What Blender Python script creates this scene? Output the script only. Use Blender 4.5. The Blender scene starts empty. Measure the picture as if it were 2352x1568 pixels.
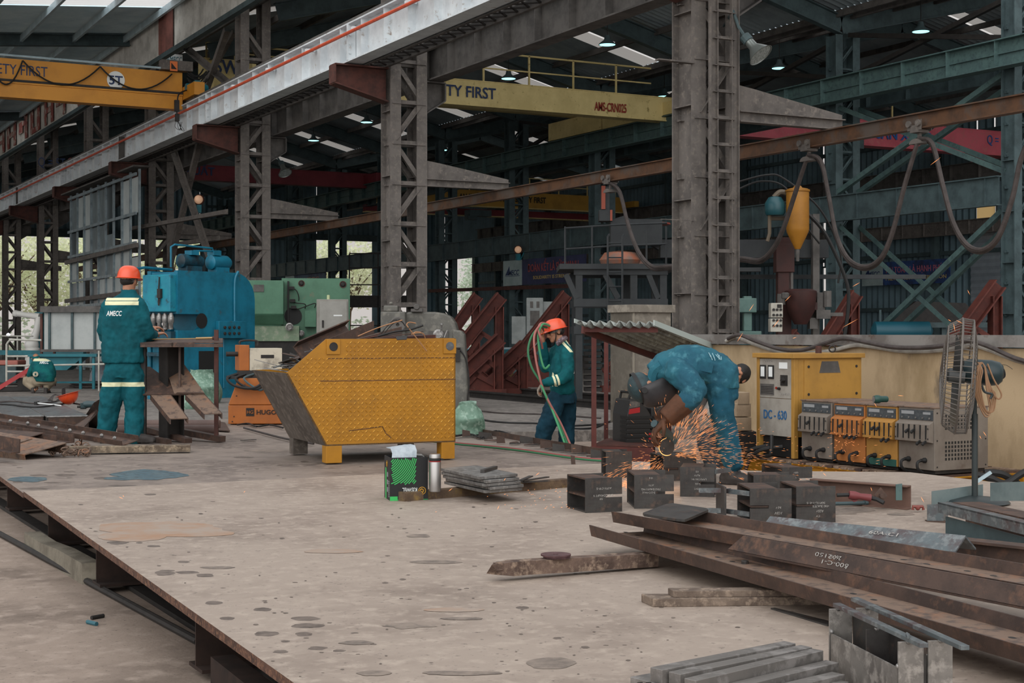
import bpy, math, random
from mathutils import Vector as V, Matrix, noise
random.seed(11)
SC = bpy.context.scene
COL = SC.collection
# ---------------- camera ----------------
F = 3410.0; HOR = 762.0; CZ = 1.48; TH = math.radians(28.0)
SN, CS = math.sin(TH), math.cos(TH)
cd = bpy.data.cameras.new('camera'); cam = bpy.data.objects.new('camera', cd); COL.objects.link(cam)
cam.location = (0, 0, CZ); cam.rotation_euler = (math.pi/2, 0, -TH)
cd.sensor_width = 36.0; cd.lens = F/2352*36; cd.shift_y = (HOR-784)/2352; cd.clip_start = .05; cd.clip_end = 600
SC.camera = cam
# ---------------- sky, sun-less overcast daylight, exposure ----------------
w = bpy.data.worlds.new('overcast_sky'); SC.world = w; w.use_nodes = True
nt = w.node_tree; nt.nodes.clear()
tc = nt.nodes.new('ShaderNodeTexCoord'); sp = nt.nodes.new('ShaderNodeSeparateXYZ'); rp = nt.nodes.new('ShaderNodeValToRGB')
bg = nt.nodes.new('ShaderNodeBackground'); wo = nt.nodes.new('ShaderNodeOutputWorld')
nt.links.new(tc.outputs['Generated'], sp.inputs[0]); nt.links.new(sp.outputs['Z'], rp.inputs[0])
rp.color_ramp.elements[0].position = 0.0; rp.color_ramp.elements[0].color = (.52, .485, .46, 1)
rp.color_ramp.elements[1].position = .8; rp.color_ramp.elements[1].color = (.84, .85, .87, 1)
lb = nt.nodes.new('ShaderNodeVectorMath'); lb.operation = 'DOT_PRODUCT'; nt.links.new(tc.outputs['Generated'], lb.inputs[0]); lb.inputs[1].default_value = V((-.62, -.72, .30)).normalized()   # bright lobe added to the sky behind the camera to light the bays
lr = nt.nodes.new('ShaderNodeValToRGB'); nt.links.new(lb.outputs['Value'], lr.inputs[0]); lr.color_ramp.interpolation = 'EASE'
lr.color_ramp.elements[0].position = .25; lr.color_ramp.elements[0].color = (0, 0, 0, 1); lr.color_ramp.elements[1].position = 1.0; lr.color_ramp.elements[1].color = (1.5, 1.48, 1.46, 1)
ad = nt.nodes.new('ShaderNodeMix'); ad.data_type = 'RGBA'; ad.blend_type = 'ADD'; ad.inputs[0].default_value = 1.0; nt.links.new(rp.outputs[0], ad.inputs[6]); nt.links.new(lr.outputs[0], ad.inputs[7])
nt.links.new(ad.outputs[2], bg.inputs[0]); bg.inputs[1].default_value = 1.6
nt.links.new(bg.outputs[0], wo.inputs[0])
SC.view_settings.view_transform = 'Standard'; SC.view_settings.look = 'None'; SC.view_settings.gamma = 1.0
SC.view_settings.use_curve_mapping = False; SC.view_settings.exposure = -0.5
SC.cycles.max_bounces = 5; SC.cycles.diffuse_bounces = 4; SC.cycles.glossy_bounces = 2; SC.cycles.transparent_max_bounces = 6
SC.cycles.caustics_reflective = False; SC.cycles.caustics_refractive = False
SC.cycles.sample_clamp_indirect = 4.0
# ---------------- image <-> place ----------------
FW = V((SN, CS, 0)); RT = V((CS, -SN, 0)); UP = V((0, 0, 1)); CAMP = V((0, 0, CZ))
PZ = .37                                   # top of the steel work platform
def P(px, py, d): return CAMP + FW*d + RT*((px-1176)/F*d) - UP*((py-HOR)/F*d)
def G(px, py, z=0.0): return P(px, py, (CZ-z)*F/(py-HOR))
def GP(px, py): return G(px, py, PZ)
def PX(px, py, X): return P(px, py, X/(SN+(px-1176)/F*CS))
def PY(px, py, Y): return P(px, py, Y/(CS-(px-1176)/F*SN))
def dep(p): return (p-CAMP).dot(FW)
# ---------------- mesh builder ----------------
def frame(ax, up=UP):
    z = ax.normalized(); x = z.cross(up)
    if x.length < 1e-5: x = z.cross(V((1, 0, 0)))
    x.normalize(); return x, x.cross(z), z
class MB:
    def __init__(s): s.v = []; s.f = []; s.m = []; s.cur = 0
    def add(s, vs, fs):
        n = len(s.v); s.v += [V(q) for q in vs]; s.f += [[i+n for i in f] for f in fs]; s.m += [s.cur]*len(fs); return s
    def box(s, c, sz, rz=0.0, M=None):
        c = V(c); R = Matrix.Rotation(rz, 3, 'Z') if M is None else M
        vs = [c + R @ V((sz[0]*i/2, sz[1]*j/2, sz[2]*k/2)) for k in (-1, 1) for j in (-1, 1) for i in (-1, 1)]
        return s.add(vs, [(0,2,3,1), (4,5,7,6), (0,1,5,4), (2,6,7,3), (0,4,6,2), (1,3,7,5)])
    def bx(s, x0, x1, y0, y1, z0, z1): return s.box(((x0+x1)/2, (y0+y1)/2, (z0+z1)/2), (x1-x0, y1-y0, z1-z0))
    def prof(s, pts, p0, p1, up=UP, caps=True):
        p0, p1 = V(p0), V(p1); x, y, z = frame(p1-p0, V(up)); n = len(pts)
        vs = [p0 + x*u + y*w_ for u, w_ in pts] + [p1 + x*u + y*w_ for u, w_ in pts]
        fs = [(i, (i+1) % n, n+(i+1) % n, n+i) for i in range(n)]
        if caps: fs += [tuple(range(n))[::-1], tuple(range(n, 2*n))]
        return s.add(vs, fs)
    def bar(s, p0, p1, w_, h, up=UP): return s.prof([(-w_/2, -h/2), (w_/2, -h/2), (w_/2, h/2), (-w_/2, h/2)], p0, p1, up)
    def loft(s, rings, caps=True):
        n = len(rings[0]); vs = [q for r in rings for q in r]; fs = []
        for k in range(len(rings)-1):
            a, b = k*n, (k+1)*n
            fs += [(a+i, a+(i+1) % n, b+(i+1) % n, b+i) for i in range(n)]
        if caps: fs += [tuple(range(n))[::-1], tuple(range(len(vs)-n, len(vs)))]
        return s.add(vs, fs)
    def tube(s, pts, r, n=8, caps=True):
        pts = [V(q) for q in pts]; rings = []; px = None
        for i, q in enumerate(pts):
            t = (pts[min(i+1, len(pts)-1)] - pts[max(i-1, 0)])
            if t.length < 1e-9: t = V((0, 0, 1))
            t.normalize()
            if px is None: x = frame(t)[0]
            else:
                x = px - t*px.dot(t); x = x.normalized() if x.length > 1e-6 else frame(t)[0]
            px = x; y = t.cross(x); rr = r[i] if isinstance(r, (list, tuple)) else r
            rings.append([q + x*(math.cos(2*math.pi*k/n)*rr) + y*(math.sin(2*math.pi*k/n)*rr) for k in range(n)])
        return s.loft(rings, caps)
    def lathe(s, prof, c, axis=UP, n=20, caps=True):
        c = V(c); x, y, z = frame(V(axis), V((0, 1, 0)) if abs(V(axis).normalized().z) > .9 else UP)
        return s.loft([[c + z*h + x*(math.cos(2*math.pi*k/n)*r) + y*(math.sin(2*math.pi*k/n)*r) for k in range(n)] for r, h in prof], caps)
    def prism(s, poly, vec):
        poly = [V(q) for q in poly]; n = len(poly); vec = V(vec)
        return s.add(poly + [q+vec for q in poly], [tuple(range(n))[::-1], tuple(range(n, 2*n))] + [(i, (i+1) % n, n+(i+1) % n, n+i) for i in range(n)])
    def ball(s, c, r, n=14, m=8, M=None):
        c = V(c); r = (r, r, r) if not isinstance(r, (tuple, list)) else r; rings = []
        for j in range(m+1):
            t = math.pi*(j+.02)/(m+.04)
            rg = [V((math.sin(t)*math.cos(2*math.pi*k/n)*r[0], math.sin(t)*math.sin(2*math.pi*k/n)*r[1], -math.cos(t)*r[2])) for k in range(n)]
            rings.append([c + (M @ q if M else q) for q in rg])
        return s.loft(rings)
    def sheet(s, grid):
        h, w_ = len(grid), len(grid[0])
        return s.add([q for r in grid for q in r], [(j*w_+i, j*w_+i+1, (j+1)*w_+i+1, (j+1)*w_+i) for j in range(h-1) for i in range(w_-1)])
def fI(h, b, tw, tf): return [(-b/2,-h/2),(b/2,-h/2),(b/2,-h/2+tf),(tw/2,-h/2+tf),(tw/2,h/2-tf),(b/2,h/2-tf),(b/2,h/2),(-b/2,h/2),(-b/2,h/2-tf),(-tw/2,h/2-tf),(-tw/2,-h/2+tf),(-b/2,-h/2+tf)]
def fU(w_, h, t): return [(-w_/2,0),(w_/2,0),(w_/2,h),(w_/2-t,h),(w_/2-t,t),(-w_/2+t,t),(-w_/2+t,h),(-w_/2,h)]      # channel, flanges up
def fL(a, b, t): return [(0,0),(a,0),(a,t),(t,t),(t,b),(0,b)]
# ---------------- objects ----------------
MW = {}
def props(o, label=None, cat=None, group=None, kind=None):
    if label: o['label'] = label
    if cat: o['category'] = cat
    if group: o['group'] = group
    if kind: o['kind'] = kind
    return o
def T(name, label, cat, loc, rz=0.0, group=None, kind=None):
    o = bpy.data.objects.new(name, None); COL.objects.link(o); o.empty_display_size = .1
    o.location = V(loc); o.rotation_euler = (0, 0, rz)
    MW[o.name] = Matrix.Translation(V(loc)) @ Matrix.Rotation(rz, 4, 'Z')
    return props(o, label, cat, group, kind)
def O(name, mb, mat, parent=None, label=None, cat=None, group=None, kind=None, smooth=False, bevel=0.0, local=False, solid=0.0):
    """one mesh object; vertices are in place coordinates unless local (then already in the parent's own frame)"""
    me = bpy.data.meshes.new(name)
    vs = mb.v
    if parent is not None:
        M = MW[parent.name]
        if not local: Mi = M.inverted(); vs = [Mi @ q for q in vs]
        org = None
    elif local: org = V((0, 0, 0))
    else:
        lo = [min(q[i] for q in vs) for i in range(3)]; hi = [max(q[i] for q in vs) for i in range(3)]
        org = V(((lo[0]+hi[0])/2, (lo[1]+hi[1])/2, lo[2])); vs = [q-org for q in vs]
    me.from_pydata([tuple(q) for q in vs], [], mb.f)
    for m in (mat if isinstance(mat, (list, tuple)) else [mat]): me.materials.append(m)
    if any(mb.m): me.polygons.foreach_set('material_index', mb.m)
    if smooth:
        me.polygons.foreach_set('use_smooth', [True]*len(me.polygons)); me.set_sharp_from_angle(angle=.7)
    me.update()
    o = bpy.data.objects.new(name, me); COL.objects.link(o)
    if parent is not None: o.parent = parent; MW[o.name] = MW[parent.name]
    else: o.location = org; MW[o.name] = Matrix.Translation(org)
    if bevel:
        b = o.modifiers.new('edge', 'BEVEL'); b.width = bevel; b.segments = 2; b.limit_method = 'ANGLE'; b.angle_limit = .6
    if solid:
        b = o.modifiers.new('thick', 'SOLIDIFY'); b.thickness = solid; b.offset = 0
    return props(o, label, cat, group, kind)
def DUP(root, loc, rz=None, **kw):
    def cp(o, par):
        c = o.copy(); COL.objects.link(c); MW[c.name] = MW[o.name]
        if par is not None: c.parent = par
        for ch in [q for q in bpy.data.objects if q.parent == o]: cp(ch, c)
        return c
    c = cp(root, None); c.location = V(loc)
    if rz is not None: c.rotation_euler = (0, 0, rz)
    MW[c.name] = Matrix.Translation(V(loc)) @ Matrix.Rotation(c.rotation_euler.z, 4, 'Z')
    return props(c, **kw)
# ---------------- materials ----------------
def lin(h):
    h = h.lstrip('#'); r = [int(h[i:i+2], 16)/255 for i in (0, 2, 4)]
    return tuple(c/12.92 if c < .04045 else ((c+.055)/1.055)**2.4 for c in r) + (1,)
def M(name, col, rough=.6, metal=0.0, alt=None, sc=4.0, lo=.42, hi=.62, alt2=None, sc2=30.0, lo2=.5, hi2=.62, alt3=None, bump=0.0, bsc=60.0, stretch=(1,1,1), emit=None, es=0.0, spec=.4, bstretch=(1,1,1), coat=0.0):
    m = bpy.data.materials.new(name); m.use_nodes = True; nt = m.node_tree; b = nt.nodes['Principled BSDF']
    b.inputs['Base Color'].default_value = lin(col); b.inputs['Roughness'].default_value = rough; b.inputs['Metallic'].default_value = metal
    b.inputs['Specular IOR Level'].default_value = spec
    if coat: b.inputs['Coat Weight'].default_value = coat; b.inputs['Coat Roughness'].default_value = .12
    if emit: b.inputs['Emission Color'].default_value = lin(emit); b.inputs['Emission Strength'].default_value = es
    tc = nt.nodes.new('ShaderNodeTexCoord')
    def nz(scale, st, det=6):
        mp = nt.nodes.new('ShaderNodeMapping'); mp.inputs['Scale'].default_value = st
        n = nt.nodes.new('ShaderNodeTexNoise'); n.inputs['Scale'].default_value = scale; n.inputs['Detail'].default_value = det; n.inputs['Roughness'].default_value = .65
        nt.links.new(tc.outputs['Object'], mp.inputs[0]); nt.links.new(mp.outputs[0], n.inputs['Vector']); return n
    last = None
    for a, s_, l, h, st in ((alt, sc, lo, hi, stretch), (alt2, sc2, lo2, hi2, stretch), (alt3, 34, .6, .72, stretch)):
        if not a: continue
        n = nz(s_, st); mr = nt.nodes.new('ShaderNodeMapRange'); mr.inputs[1].default_value = l; mr.inputs[2].default_value = h
        nt.links.new(n.outputs['Fac'], mr.inputs[0])
        mx = nt.nodes.new('ShaderNodeMix'); mx.data_type = 'RGBA'
        nt.links.new(mr.outputs[0], mx.inputs[0])
        if last is None: mx.inputs[6].default_value = lin(col)
        else: nt.links.new(last, mx.inputs[6])
        mx.inputs[7].default_value = lin(a); last = mx.outputs[2]
    if last is not None: nt.links.new(last, b.inputs['Base Color'])
    if bump:
        n = nz(bsc, bstretch, 4); bp = nt.nodes.new('ShaderNodeBump'); bp.inputs['Strength'].default_value = bump; bp.inputs['Distance'].default_value = .01
        nt.links.new(n.outputs['Fac'], bp.inputs['Height']); nt.links.new(bp.outputs[0], b.inputs['Normal'])
    return m
def glow(name, col, s):
    m = bpy.data.materials.new(name); m.use_nodes = True; nt = m.node_tree; nt.nodes.clear()
    e = nt.nodes.new('ShaderNodeEmission'); e.inputs[0].default_value = lin(col); e.inputs[1].default_value = s
    o = nt.nodes.new('ShaderNodeOutputMaterial'); nt.links.new(e.outputs[0], o.inputs[0]); return m
def translucent(name, col, mixf=.35, trans=0.0):
    m = bpy.data.materials.new(name); m.use_nodes = True; nt = m.node_tree; nt.nodes.clear()
    a = nt.nodes.new('ShaderNodeBsdfDiffuse'); t = nt.nodes.new('ShaderNodeBsdfTranslucent'); x = nt.nodes.new('ShaderNodeMixShader'); o = nt.nodes.new('ShaderNodeOutputMaterial')
    a.inputs[0].default_value = lin(col); t.inputs[0].default_value = lin(col); x.inputs[0].default_value = 1-mixf
    nt.links.new(a.outputs[0], x.inputs[1]); nt.links.new(t.outputs[0], x.inputs[2]); last = x
    if trans:
        q = nt.nodes.new('ShaderNodeBsdfTransparent'); x2 = nt.nodes.new('ShaderNodeMixShader'); x2.inputs[0].default_value = trans
        nt.links.new(x.outputs[0], x2.inputs[1]); nt.links.new(q.outputs[0], x2.inputs[2]); last = x2
    nt.links.new(last.outputs[0], o.inputs[0]); return m
C = {}
C['concrete'] = M('ground_concrete', '#928377', .85, alt3='#544a43', alt='#6d6056', sc=1.1, lo=.46, hi=.66, alt2='#a39488', sc2=7, lo2=.5, hi2=.7, bump=.25, bsc=40)
C['slab'] = M('slab_concrete', '#75706b', .85, alt='#5e5955', sc=1.5, alt2='#86807a', sc2=9, bump=.2)
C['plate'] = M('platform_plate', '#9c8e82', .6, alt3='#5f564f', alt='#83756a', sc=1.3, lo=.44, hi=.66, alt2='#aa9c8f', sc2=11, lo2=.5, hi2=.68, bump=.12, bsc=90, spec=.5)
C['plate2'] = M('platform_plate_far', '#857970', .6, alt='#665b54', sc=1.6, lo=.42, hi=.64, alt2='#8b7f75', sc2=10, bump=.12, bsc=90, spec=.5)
C['oil'] = M('oil_mark', '#524841', .5, alt='#766a61', sc=16, lo=.35, hi=.66)
C['oil2'] = M('oil_scuff', '#5d554f', .55, alt='#8a7d72', sc=12, lo=.32, hi=.6)
C['bluepaint'] = M('spilled_paint', '#46606b', .45, alt='#566a70', sc=6, alt2='#39454b', sc2=20)
C['rustmark'] = M('rust_bloom', '#9c7c64', .65, alt='#9c8e82', sc=4, lo=.38, hi=.62)
C['rustedge'] = M('rusty_cut_edge', '#5b4034', .75, alt='#38261f', sc=9, alt2='#7d5a45', sc2=50, bump=.4, bsc=50)
C['rust'] = M('rusty_steel', '#4d3c34', .62, alt='#392d28', sc=5, alt2='#64493a', sc2=16, lo2=.52, hi2=.7, bump=.12, spec=.4)
C['rustweb'] = M('rusty_web_dusty', '#746052', .7, alt='#8a5f44', sc=3.2, lo=.52, hi=.68, alt2='#544740', sc2=14, bump=.12)
C['millsteel'] = M('mill_scale_steel', '#43413f', .45, .25, alt='#33302f', sc=6, alt2='#5c4c43', sc2=14, lo2=.55, hi2=.72, bump=.08)
C['bluesteel'] = M('blue_mill_scale', '#5e676a', .4, .3, alt='#54494a', sc=7, alt2='#777d7e', sc2=22)
C['brightsteel'] = M('bright_cut_steel', '#8b8a88', .38, .55, alt='#6a6765', sc=8, alt2='#a3a19e', sc2=25)
C['dark'] = M('dark_steel', '#2b2826', .65, alt='#1f1d1c', sc=8)
C['col'] = M('painted_column_steel', '#66615d', .7, alt='#514d4a', sc=2.2, alt2='#777069', sc2=12, lo2=.52, hi2=.7, bump=.1)
C['white'] = M('white_girder_paint', '#d3dadd', .55, alt='#bfc6ca', sc=2.0, alt2='#96897f', sc2=5.5, lo2=.6, hi2=.72)
C['grime'] = M('grimy_girder', '#5d5a57', .7, alt='#474543', sc=3)
C['teal'] = M('teal_girder_paint', '#4f6866', .6, alt='#465c5c', sc=2.5, alt2='#3f5354', sc2=8)
C['tealdark'] = M('dark_teal_steel', '#46575a', .65, alt='#374548', sc=2.5)
C['corr'] = M('wall_sheet', '#67808a', .6, alt='#566c75', sc=.7)
C['corrwhite'] = M('fascia_sheet', '#c6c6c0', .6, alt='#a5a49e', sc=1.4)
C['roofin'] = M('roof_sheet', '#8f9ca1', .5, alt='#7b878c', sc=.8)
C['roofleft'] = M('left_roof_sheet', '#d4e9f0', .4, alt='#bcd6e0', sc=.9, spec=.6)
C['purlin'] = M('galvanised_purlin', '#b5cad2', .4, .15, alt='#9db2ba', sc=2)
C['corbel'] = M('red_oxide_bracket', '#55322b', .7, alt='#3f2722', sc=5)
C['redjig'] = M('red_oxide_jig', '#58281f', .7, alt='#451e18', sc=4, alt2='#66564d', sc2=10, lo2=.66, hi2=.75)
C['craneorange'] = M('orange_crane_paint', '#c98a2c', .5, alt='#b87c26', sc=1.2)
C['craneyellow'] = M('yellow_crane_paint', '#dcca8e', .55, alt='#cbb97f', sc=1.2, alt2='#9a8852', sc2=6, lo2=.6, hi2=.7)
C['craneyellow2'] = M('deep_yellow_crane_paint', '#b98f3c', .55, alt='#a37d35', sc=1.2)
C['cranered'] = M('red_crane_paint', '#7c3038', .55, alt='#6b2830', sc=1.2)
C['cranepink'] = M('faded_red_crane_paint', '#cc6672', .55, alt='#b95663', sc=1.0, alt2='#c06b70', sc2=4)
C['orangebar'] = M('orange_conductor', '#c9502e', .5, alt='#b3452a', sc=6)
C['black'] = M('black_rubber', '#1d1d1d', .6)
C['cable'] = M('dusty_cable', '#47403e', .65, alt='#383230', sc=9)
C['ink'] = M('dark_blue_lettering', '#26395e', .6)
C['inkred'] = M('red_lettering', '#8c2f24', .6)
C['inkblack'] = M('black_lettering', '#1f1b19', .6)
C['inkwhite'] = M('white_lettering', '#dfe3e2', .6)
C['inkblue'] = M('blue_lettering', '#2a5b9c', .6)
C['chalk'] = M('chalk_writing', '#a9a6a1', .9, alt='#5a5654', sc=90, lo=.5, hi=.6)
C['lampglow'] = glow('lamp_glow', '#a8f4f4', 2.6)
C['skylight_left'] = translucent('clear_skylight_sheet', '#f2f2f0', .2, .5)
C['skylight'] = translucent('skylight_sheet', '#9a9690', .3, .12)
C['wallglow'] = translucent('translucent_wall_sheet', '#f0dcae', .2, .12)
C['wood'] = M('weathered_timber', '#7d6a5a', .85, alt='#5b4a3e', sc=5, alt2='#94806d', sc2=18, stretch=(1,1,1), bump=.5, bsc=30)
def TXT(s, mat, parent, pos, xd, yd, h, wid=None, name='lettering', ext=.002, align='CENTER', shear=0.0, bold=0.0, mir=False):
    """lettering as thin raised geometry: h = cap height, wid = overall width, pos = baseline anchor"""
    cu = bpy.data.curves.new('txt', 'FONT'); cu.body = s; cu.size = 1.0; cu.align_x = 'LEFT'; cu.shear = shear; cu.offset = bold; cu.resolution_u = 3; cu.extrude = .01
    ob = bpy.data.objects.new('txt', cu); COL.objects.link(ob); bpy.context.view_layer.update()
    dg = bpy.context.evaluated_depsgraph_get(); me = bpy.data.meshes.new_from_object(ob.evaluated_get(dg)); bpy.data.objects.remove(ob)
    xs = [q.co.x for q in me.vertices]; x0, x1 = min(xs), max(xs); k = h/.72; kx = (wid/(x1-x0)) if wid else k
    W_ = (x1-x0)*kx; off = {'LEFT': 0, 'CENTER': -W_/2, 'RIGHT': -W_}[align]
    xd = V(xd).normalized(); yd = V(yd).normalized(); nd = xd.cross(yd); pos = V(pos)
    mb = MB(); mb.v = [pos + xd*((q.co.x-x0)*kx+off) + yd*(q.co.y*k) + nd*(q.co.z/.01*ext + ext) for q in me.vertices]
    mb.f = [list(p.vertices) for p in me.polygons]; mb.m = [0]*len(mb.f); bpy.data.meshes.remove(me); bpy.data.curves.remove(cu)
    return O(name, mb, mat, parent)
def sag(a, b, drop, n=14): return [a.lerp(b, i/n) - UP*(drop*4*(i/n)*(1-i/n)) for i in range(n+1)]
def spline(pts, k=6):
    pts = [V(q) for q in pts]; out = []
    for i in range(len(pts)-1):
        a, b, c, d = pts[max(i-1, 0)], pts[i], pts[i+1], pts[min(i+2, len(pts)-1)]
        for j in range(k):
            t = j/k; out.append(.5*((2*b) + (c-a)*t + (2*a-5*b+4*c-d)*t*t + (3*b-a-3*c+d)*t**3))
    out.append(pts[-1]); return out
# =====================================================================  THE SETTING
mb = MB(); mb.bx(-40, 130, -12, 190, -.3, 0); O('floor', mb, C['concrete'], kind='structure')
mb = MB(); mb.add([(9.0, 17.5, 0), (43, 11, 0), (43, 92, 0), (-2, 92, 0), (-2, 23, 0), (3, 21.5, 0), (9.0, 17.5, .15), (43, 11, .15), (43, 92, .15), (-2, 92, .15), (-2, 23, .15), (3, 21.5, .15)],
  [(6,7,8,9,10,11), (0,1,7,6), (5,0,6,11), (4,5,11,10)]); O('floor_slab', mb, C['slab'], kind='structure')
# --- roofs: corrugated sheet, gables over the middle and far bays, a low shed roof over the left bay
def corrug(x0, z0, x1, z1, ya, yb, per=.26, amp=.03):
    n = int((yb-ya)/(per/2)); return [[V((x, ya+(yb-ya)*i/n, z+(amp if i % 2 else -amp))) for x, z in ((x0, z0), (x1, z1))] for i in range(n+1)]
def roof(name, segs, ya, yb, lights, mat):
    mb = MB(); lm = MB(); y = ya
    for la, lb in lights+[(yb, yb)]:
        for s_ in segs:
            if la > y: mb.sheet(corrug(*s_, y, la))
            if lb > la: lm.sheet(corrug(*s_, la, lb))
        y = lb
    r = O(name, mb, mat, kind='structure')
    if lm.v: O('skylight', lm, C['skylight_left' if 'left' in name else 'skylight'], r)
roof('ceiling_middle_bay', [(12.0, 10.3, 19.7, 12.2), (19.7, 12.2, 27, 10.3)], 26, 92, [(40.5, 41.4), (47, 47.9), (54, 54.9), (60.5, 61.4), (67, 67.9), (74, 74.9)], C['roofin'])
roof('ceiling_far_bay', [(27, 10.3, 35, 12.2), (35, 12.2, 43.2, 10.3)], 26, 92, [(36, 36.7), (45, 45.7), (53.5, 54.2), (60, 60.8), (68, 68.8), (76, 76.8)], C['roofin'])
roof('ceiling_left_bay', [(-14, 8.75, 11.45, 10.95)], 33, 92, [(41.6, 42.9), (55, 56), (66, 67)], C['roofleft'])
def rafters(name, label, pts, ys, mat, h=.5, group=None):
    for i, y in enumerate(ys):
        mb = MB()
        for a, b in zip(pts[:-1], pts[1:]): mb.prof(fI(h, .22, .02, .03), (a[0], y, a[1]-h/2-.2), (b[0], y, b[1]-h/2-.2))
        O(name, mb, mat, label=label, cat='roof beam', group=group, kind='structure')
def purlins(name, segs, ya, yb, step, mat, h=.18):
    mb = MB()
    for x0, z0, x1, z1 in segs:
        n = int(abs(x1-x0)/step)
        for i in range(n+1):
            t = i/n; x = x0+(x1-x0)*t; z = z0+(z1-z0)*t-.12
            mb.prof(fL(.08, h, .012), (x, ya, z-h/2-.04), (x, yb, z-h/2-.04))
    O(name, mb, mat, kind='structure')
RY1 = [17.2, 26.9, 36.4, 45.9, 55.2, 64.3, 72.5, 82]
rafters('beam_roof_middle', 'dark I beam rafter under the middle bay roof', [(13.05, 10.45), (19.7, 12.2), (26.99, 10.3)], [31.6+6.3*i for i in range(10)], C['tealdark'])
rafters('beam_roof_far', 'dark I beam rafter under the far bay roof', [(27.01, 10.3), (35, 12.2), (43, 10.3)], [31.6+6.3*i for i in range(10)], C['tealdark'])
rafters('beam_roof_left', 'dark I beam rafter under the left bay roof', [(-14, 8.9), (11.4, 11.1)], [47.3, 56.5, 66, 75, 84], C['tealdark'], .36)
purlins('beam_purlins_middle', [(12.4, 10.3, 19.6, 12.1), (19.8, 12.1, 26.8, 10.3)], 26, 92, 1.5, C['grime'])
purlins('beam_purlins_far', [(27.3, 10.3, 34.9, 12.1), (35.1, 12.1, 43, 10.3)], 26, 92, 1.5, C['grime'])
purlins('beam_purlins_left', [(-14, 8.75, 11.2, 10.9)], 33, 92, 1.55, C['purlin'], .2)
# fascia of striped corrugated sheet hung under the left roof's edge, along the first column row
mb = MB(); n = 520; ya, yb = 33.5, 92
mb.sheet([[V((11.5+(.02 if i % 2 else -.02), ya+(yb-ya)*i/n, z)) for z in (9.66, 10.95)] for i in range(n+1)]); fas = O('wall_fascia', mb, C['corrwhite'], kind='structure')
mb = MB(); mb.bar((11.5, ya, 9.6), (11.5, yb, 9.6), .16, .14); mb.bar((11.42, ya, 10.9), (11.42, yb, 10.9), .1, .16); O('bottom_rail', mb, C['tealdark'], fas)
mb = MB(); mb.cur = 0
for y0, y1 in ((42.3, 43.9), (54.0, 55.3)): mb.sheet([[V((11.46+(.02 if i % 2 else -.02), y0+(y1-y0)*i/16, z)) for z in (9.7, 10.9)] for i in range(17)])
O('rust_red_sheet', mb, M('rust_red_sheet', '#7c4f47', .7, alt='#63403a', sc=2), fas, label='faded rust red corrugated strips')
mb = MB()   # remains of big red painted letters further down the fascia
for y0, y1, k in ((57.5, 59.2, 0), (59.8, 61.6, 1), (62.6, 64.6, 2), (65.4, 67.4, 3), (68.2, 70.4, 1), (71.2, 73.4, 0), (74.4, 77, 2)):
    for a, b, c, d in {0: ((0, .25, 0, 1), (.25, 1, .8, 1), (.25, 1, .4, .55)), 1: ((0, .25, 0, 1), (.75, 1, 0, 1), (.25, .75, .4, .6)), 2: ((0, .28, 0, 1), (.28, 1, 0, .2), (.72, 1, .2, 1)), 3: ((0, .3, 0, 1), (.3, .55, .55, 1), (.55, 1, .3, .75))}[k]:
        mb.bx(11.425, 11.445, y0+(y1-y0)*a, y0+(y1-y0)*b, 9.75+1.1*c, 9.75+1.1*d)
O('painted_letters', mb, M('faded_red_paint', '#8a4a44', .7, alt='#a99d94', sc=3, lo=.5, hi=.56), fas)
# --- walls with openings (far end wall, right side wall)
def wallgrid(fixed, axis, a0, a1, z0, z1, holes, mat, name, per=.34, amp=.035):
    cuts = sorted({a0, a1} | {h[0] for h in holes} | {h[1] for h in holes}); zc = sorted({z0, z1} | {h[2] for h in holes} | {h[3] for h in holes}); mb = MB()
    for a, b in zip(cuts[:-1], cuts[1:]):
        for c, d in zip(zc[:-1], zc[1:]):
            if any(h[0] <= a and b <= h[1] and h[2] <= c and d <= h[3] for h in holes): continue
            n = max(2, int((b-a)/(per/2))); f = lambda i, z: V((a+(b-a)*i/n, fixed+(amp if i % 2 else -amp), z)) if axis == 'x' else V((fixed+(amp if i % 2 else -amp), a+(b-a)*i/n, z))
            mb.sheet([[f(i, c), f(i, d)] for i in range(n+1)])
    return O(name, mb, mat, kind='structure')
EH = [(13.4, 26.6, 0, 7.3), (34.4, 38.3, 0, 7.5), (38.9, 41.6, 0, 7.5)]
wallgrid(92, 'x', 11.5, 43, 0, 12.3, EH, C['corr'], 'wall_end')
wallgrid(92, 'x', -14, 11.5, 4.5, 11, [], C['corr'], 'wall_end_left')
SH = [(85.6, 90.6, 0, 6.9), (57.4, 58.6, 8.1, 9.4), (57.4, 58.6, 7.55, 8.0), (57.4, 58.6, 6.0, 7.0), (57.4, 58.6, 3.5, 4.5), (49.5, 50.2, 8.2, 8.9), (49.5, 50.2, 6.9, 7.4), (49.5, 50.2, 5.4, 6.2), (50.9, 51.5, 8.0, 8.6), (50.9, 51.5, 5.0, 6.4), (50.9, 51.5, 3.2, 4.3),
      (41.5, 42.4, 2.0, 8.2), (70.3, 71.6, 2.5, 9.5)]
sw = wallgrid(43, 'y', 10, 92, 0, 12.3, SH, C['corr'], 'wall_right')
mb = MB()
for a, b, z0, z1 in SH[-2:]: mb.bx(42.98, 43.02, a, b, z0, z1)
O('translucent_strip', mb, C['wallglow'], sw, label='yellowish translucent wall strip')
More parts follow.
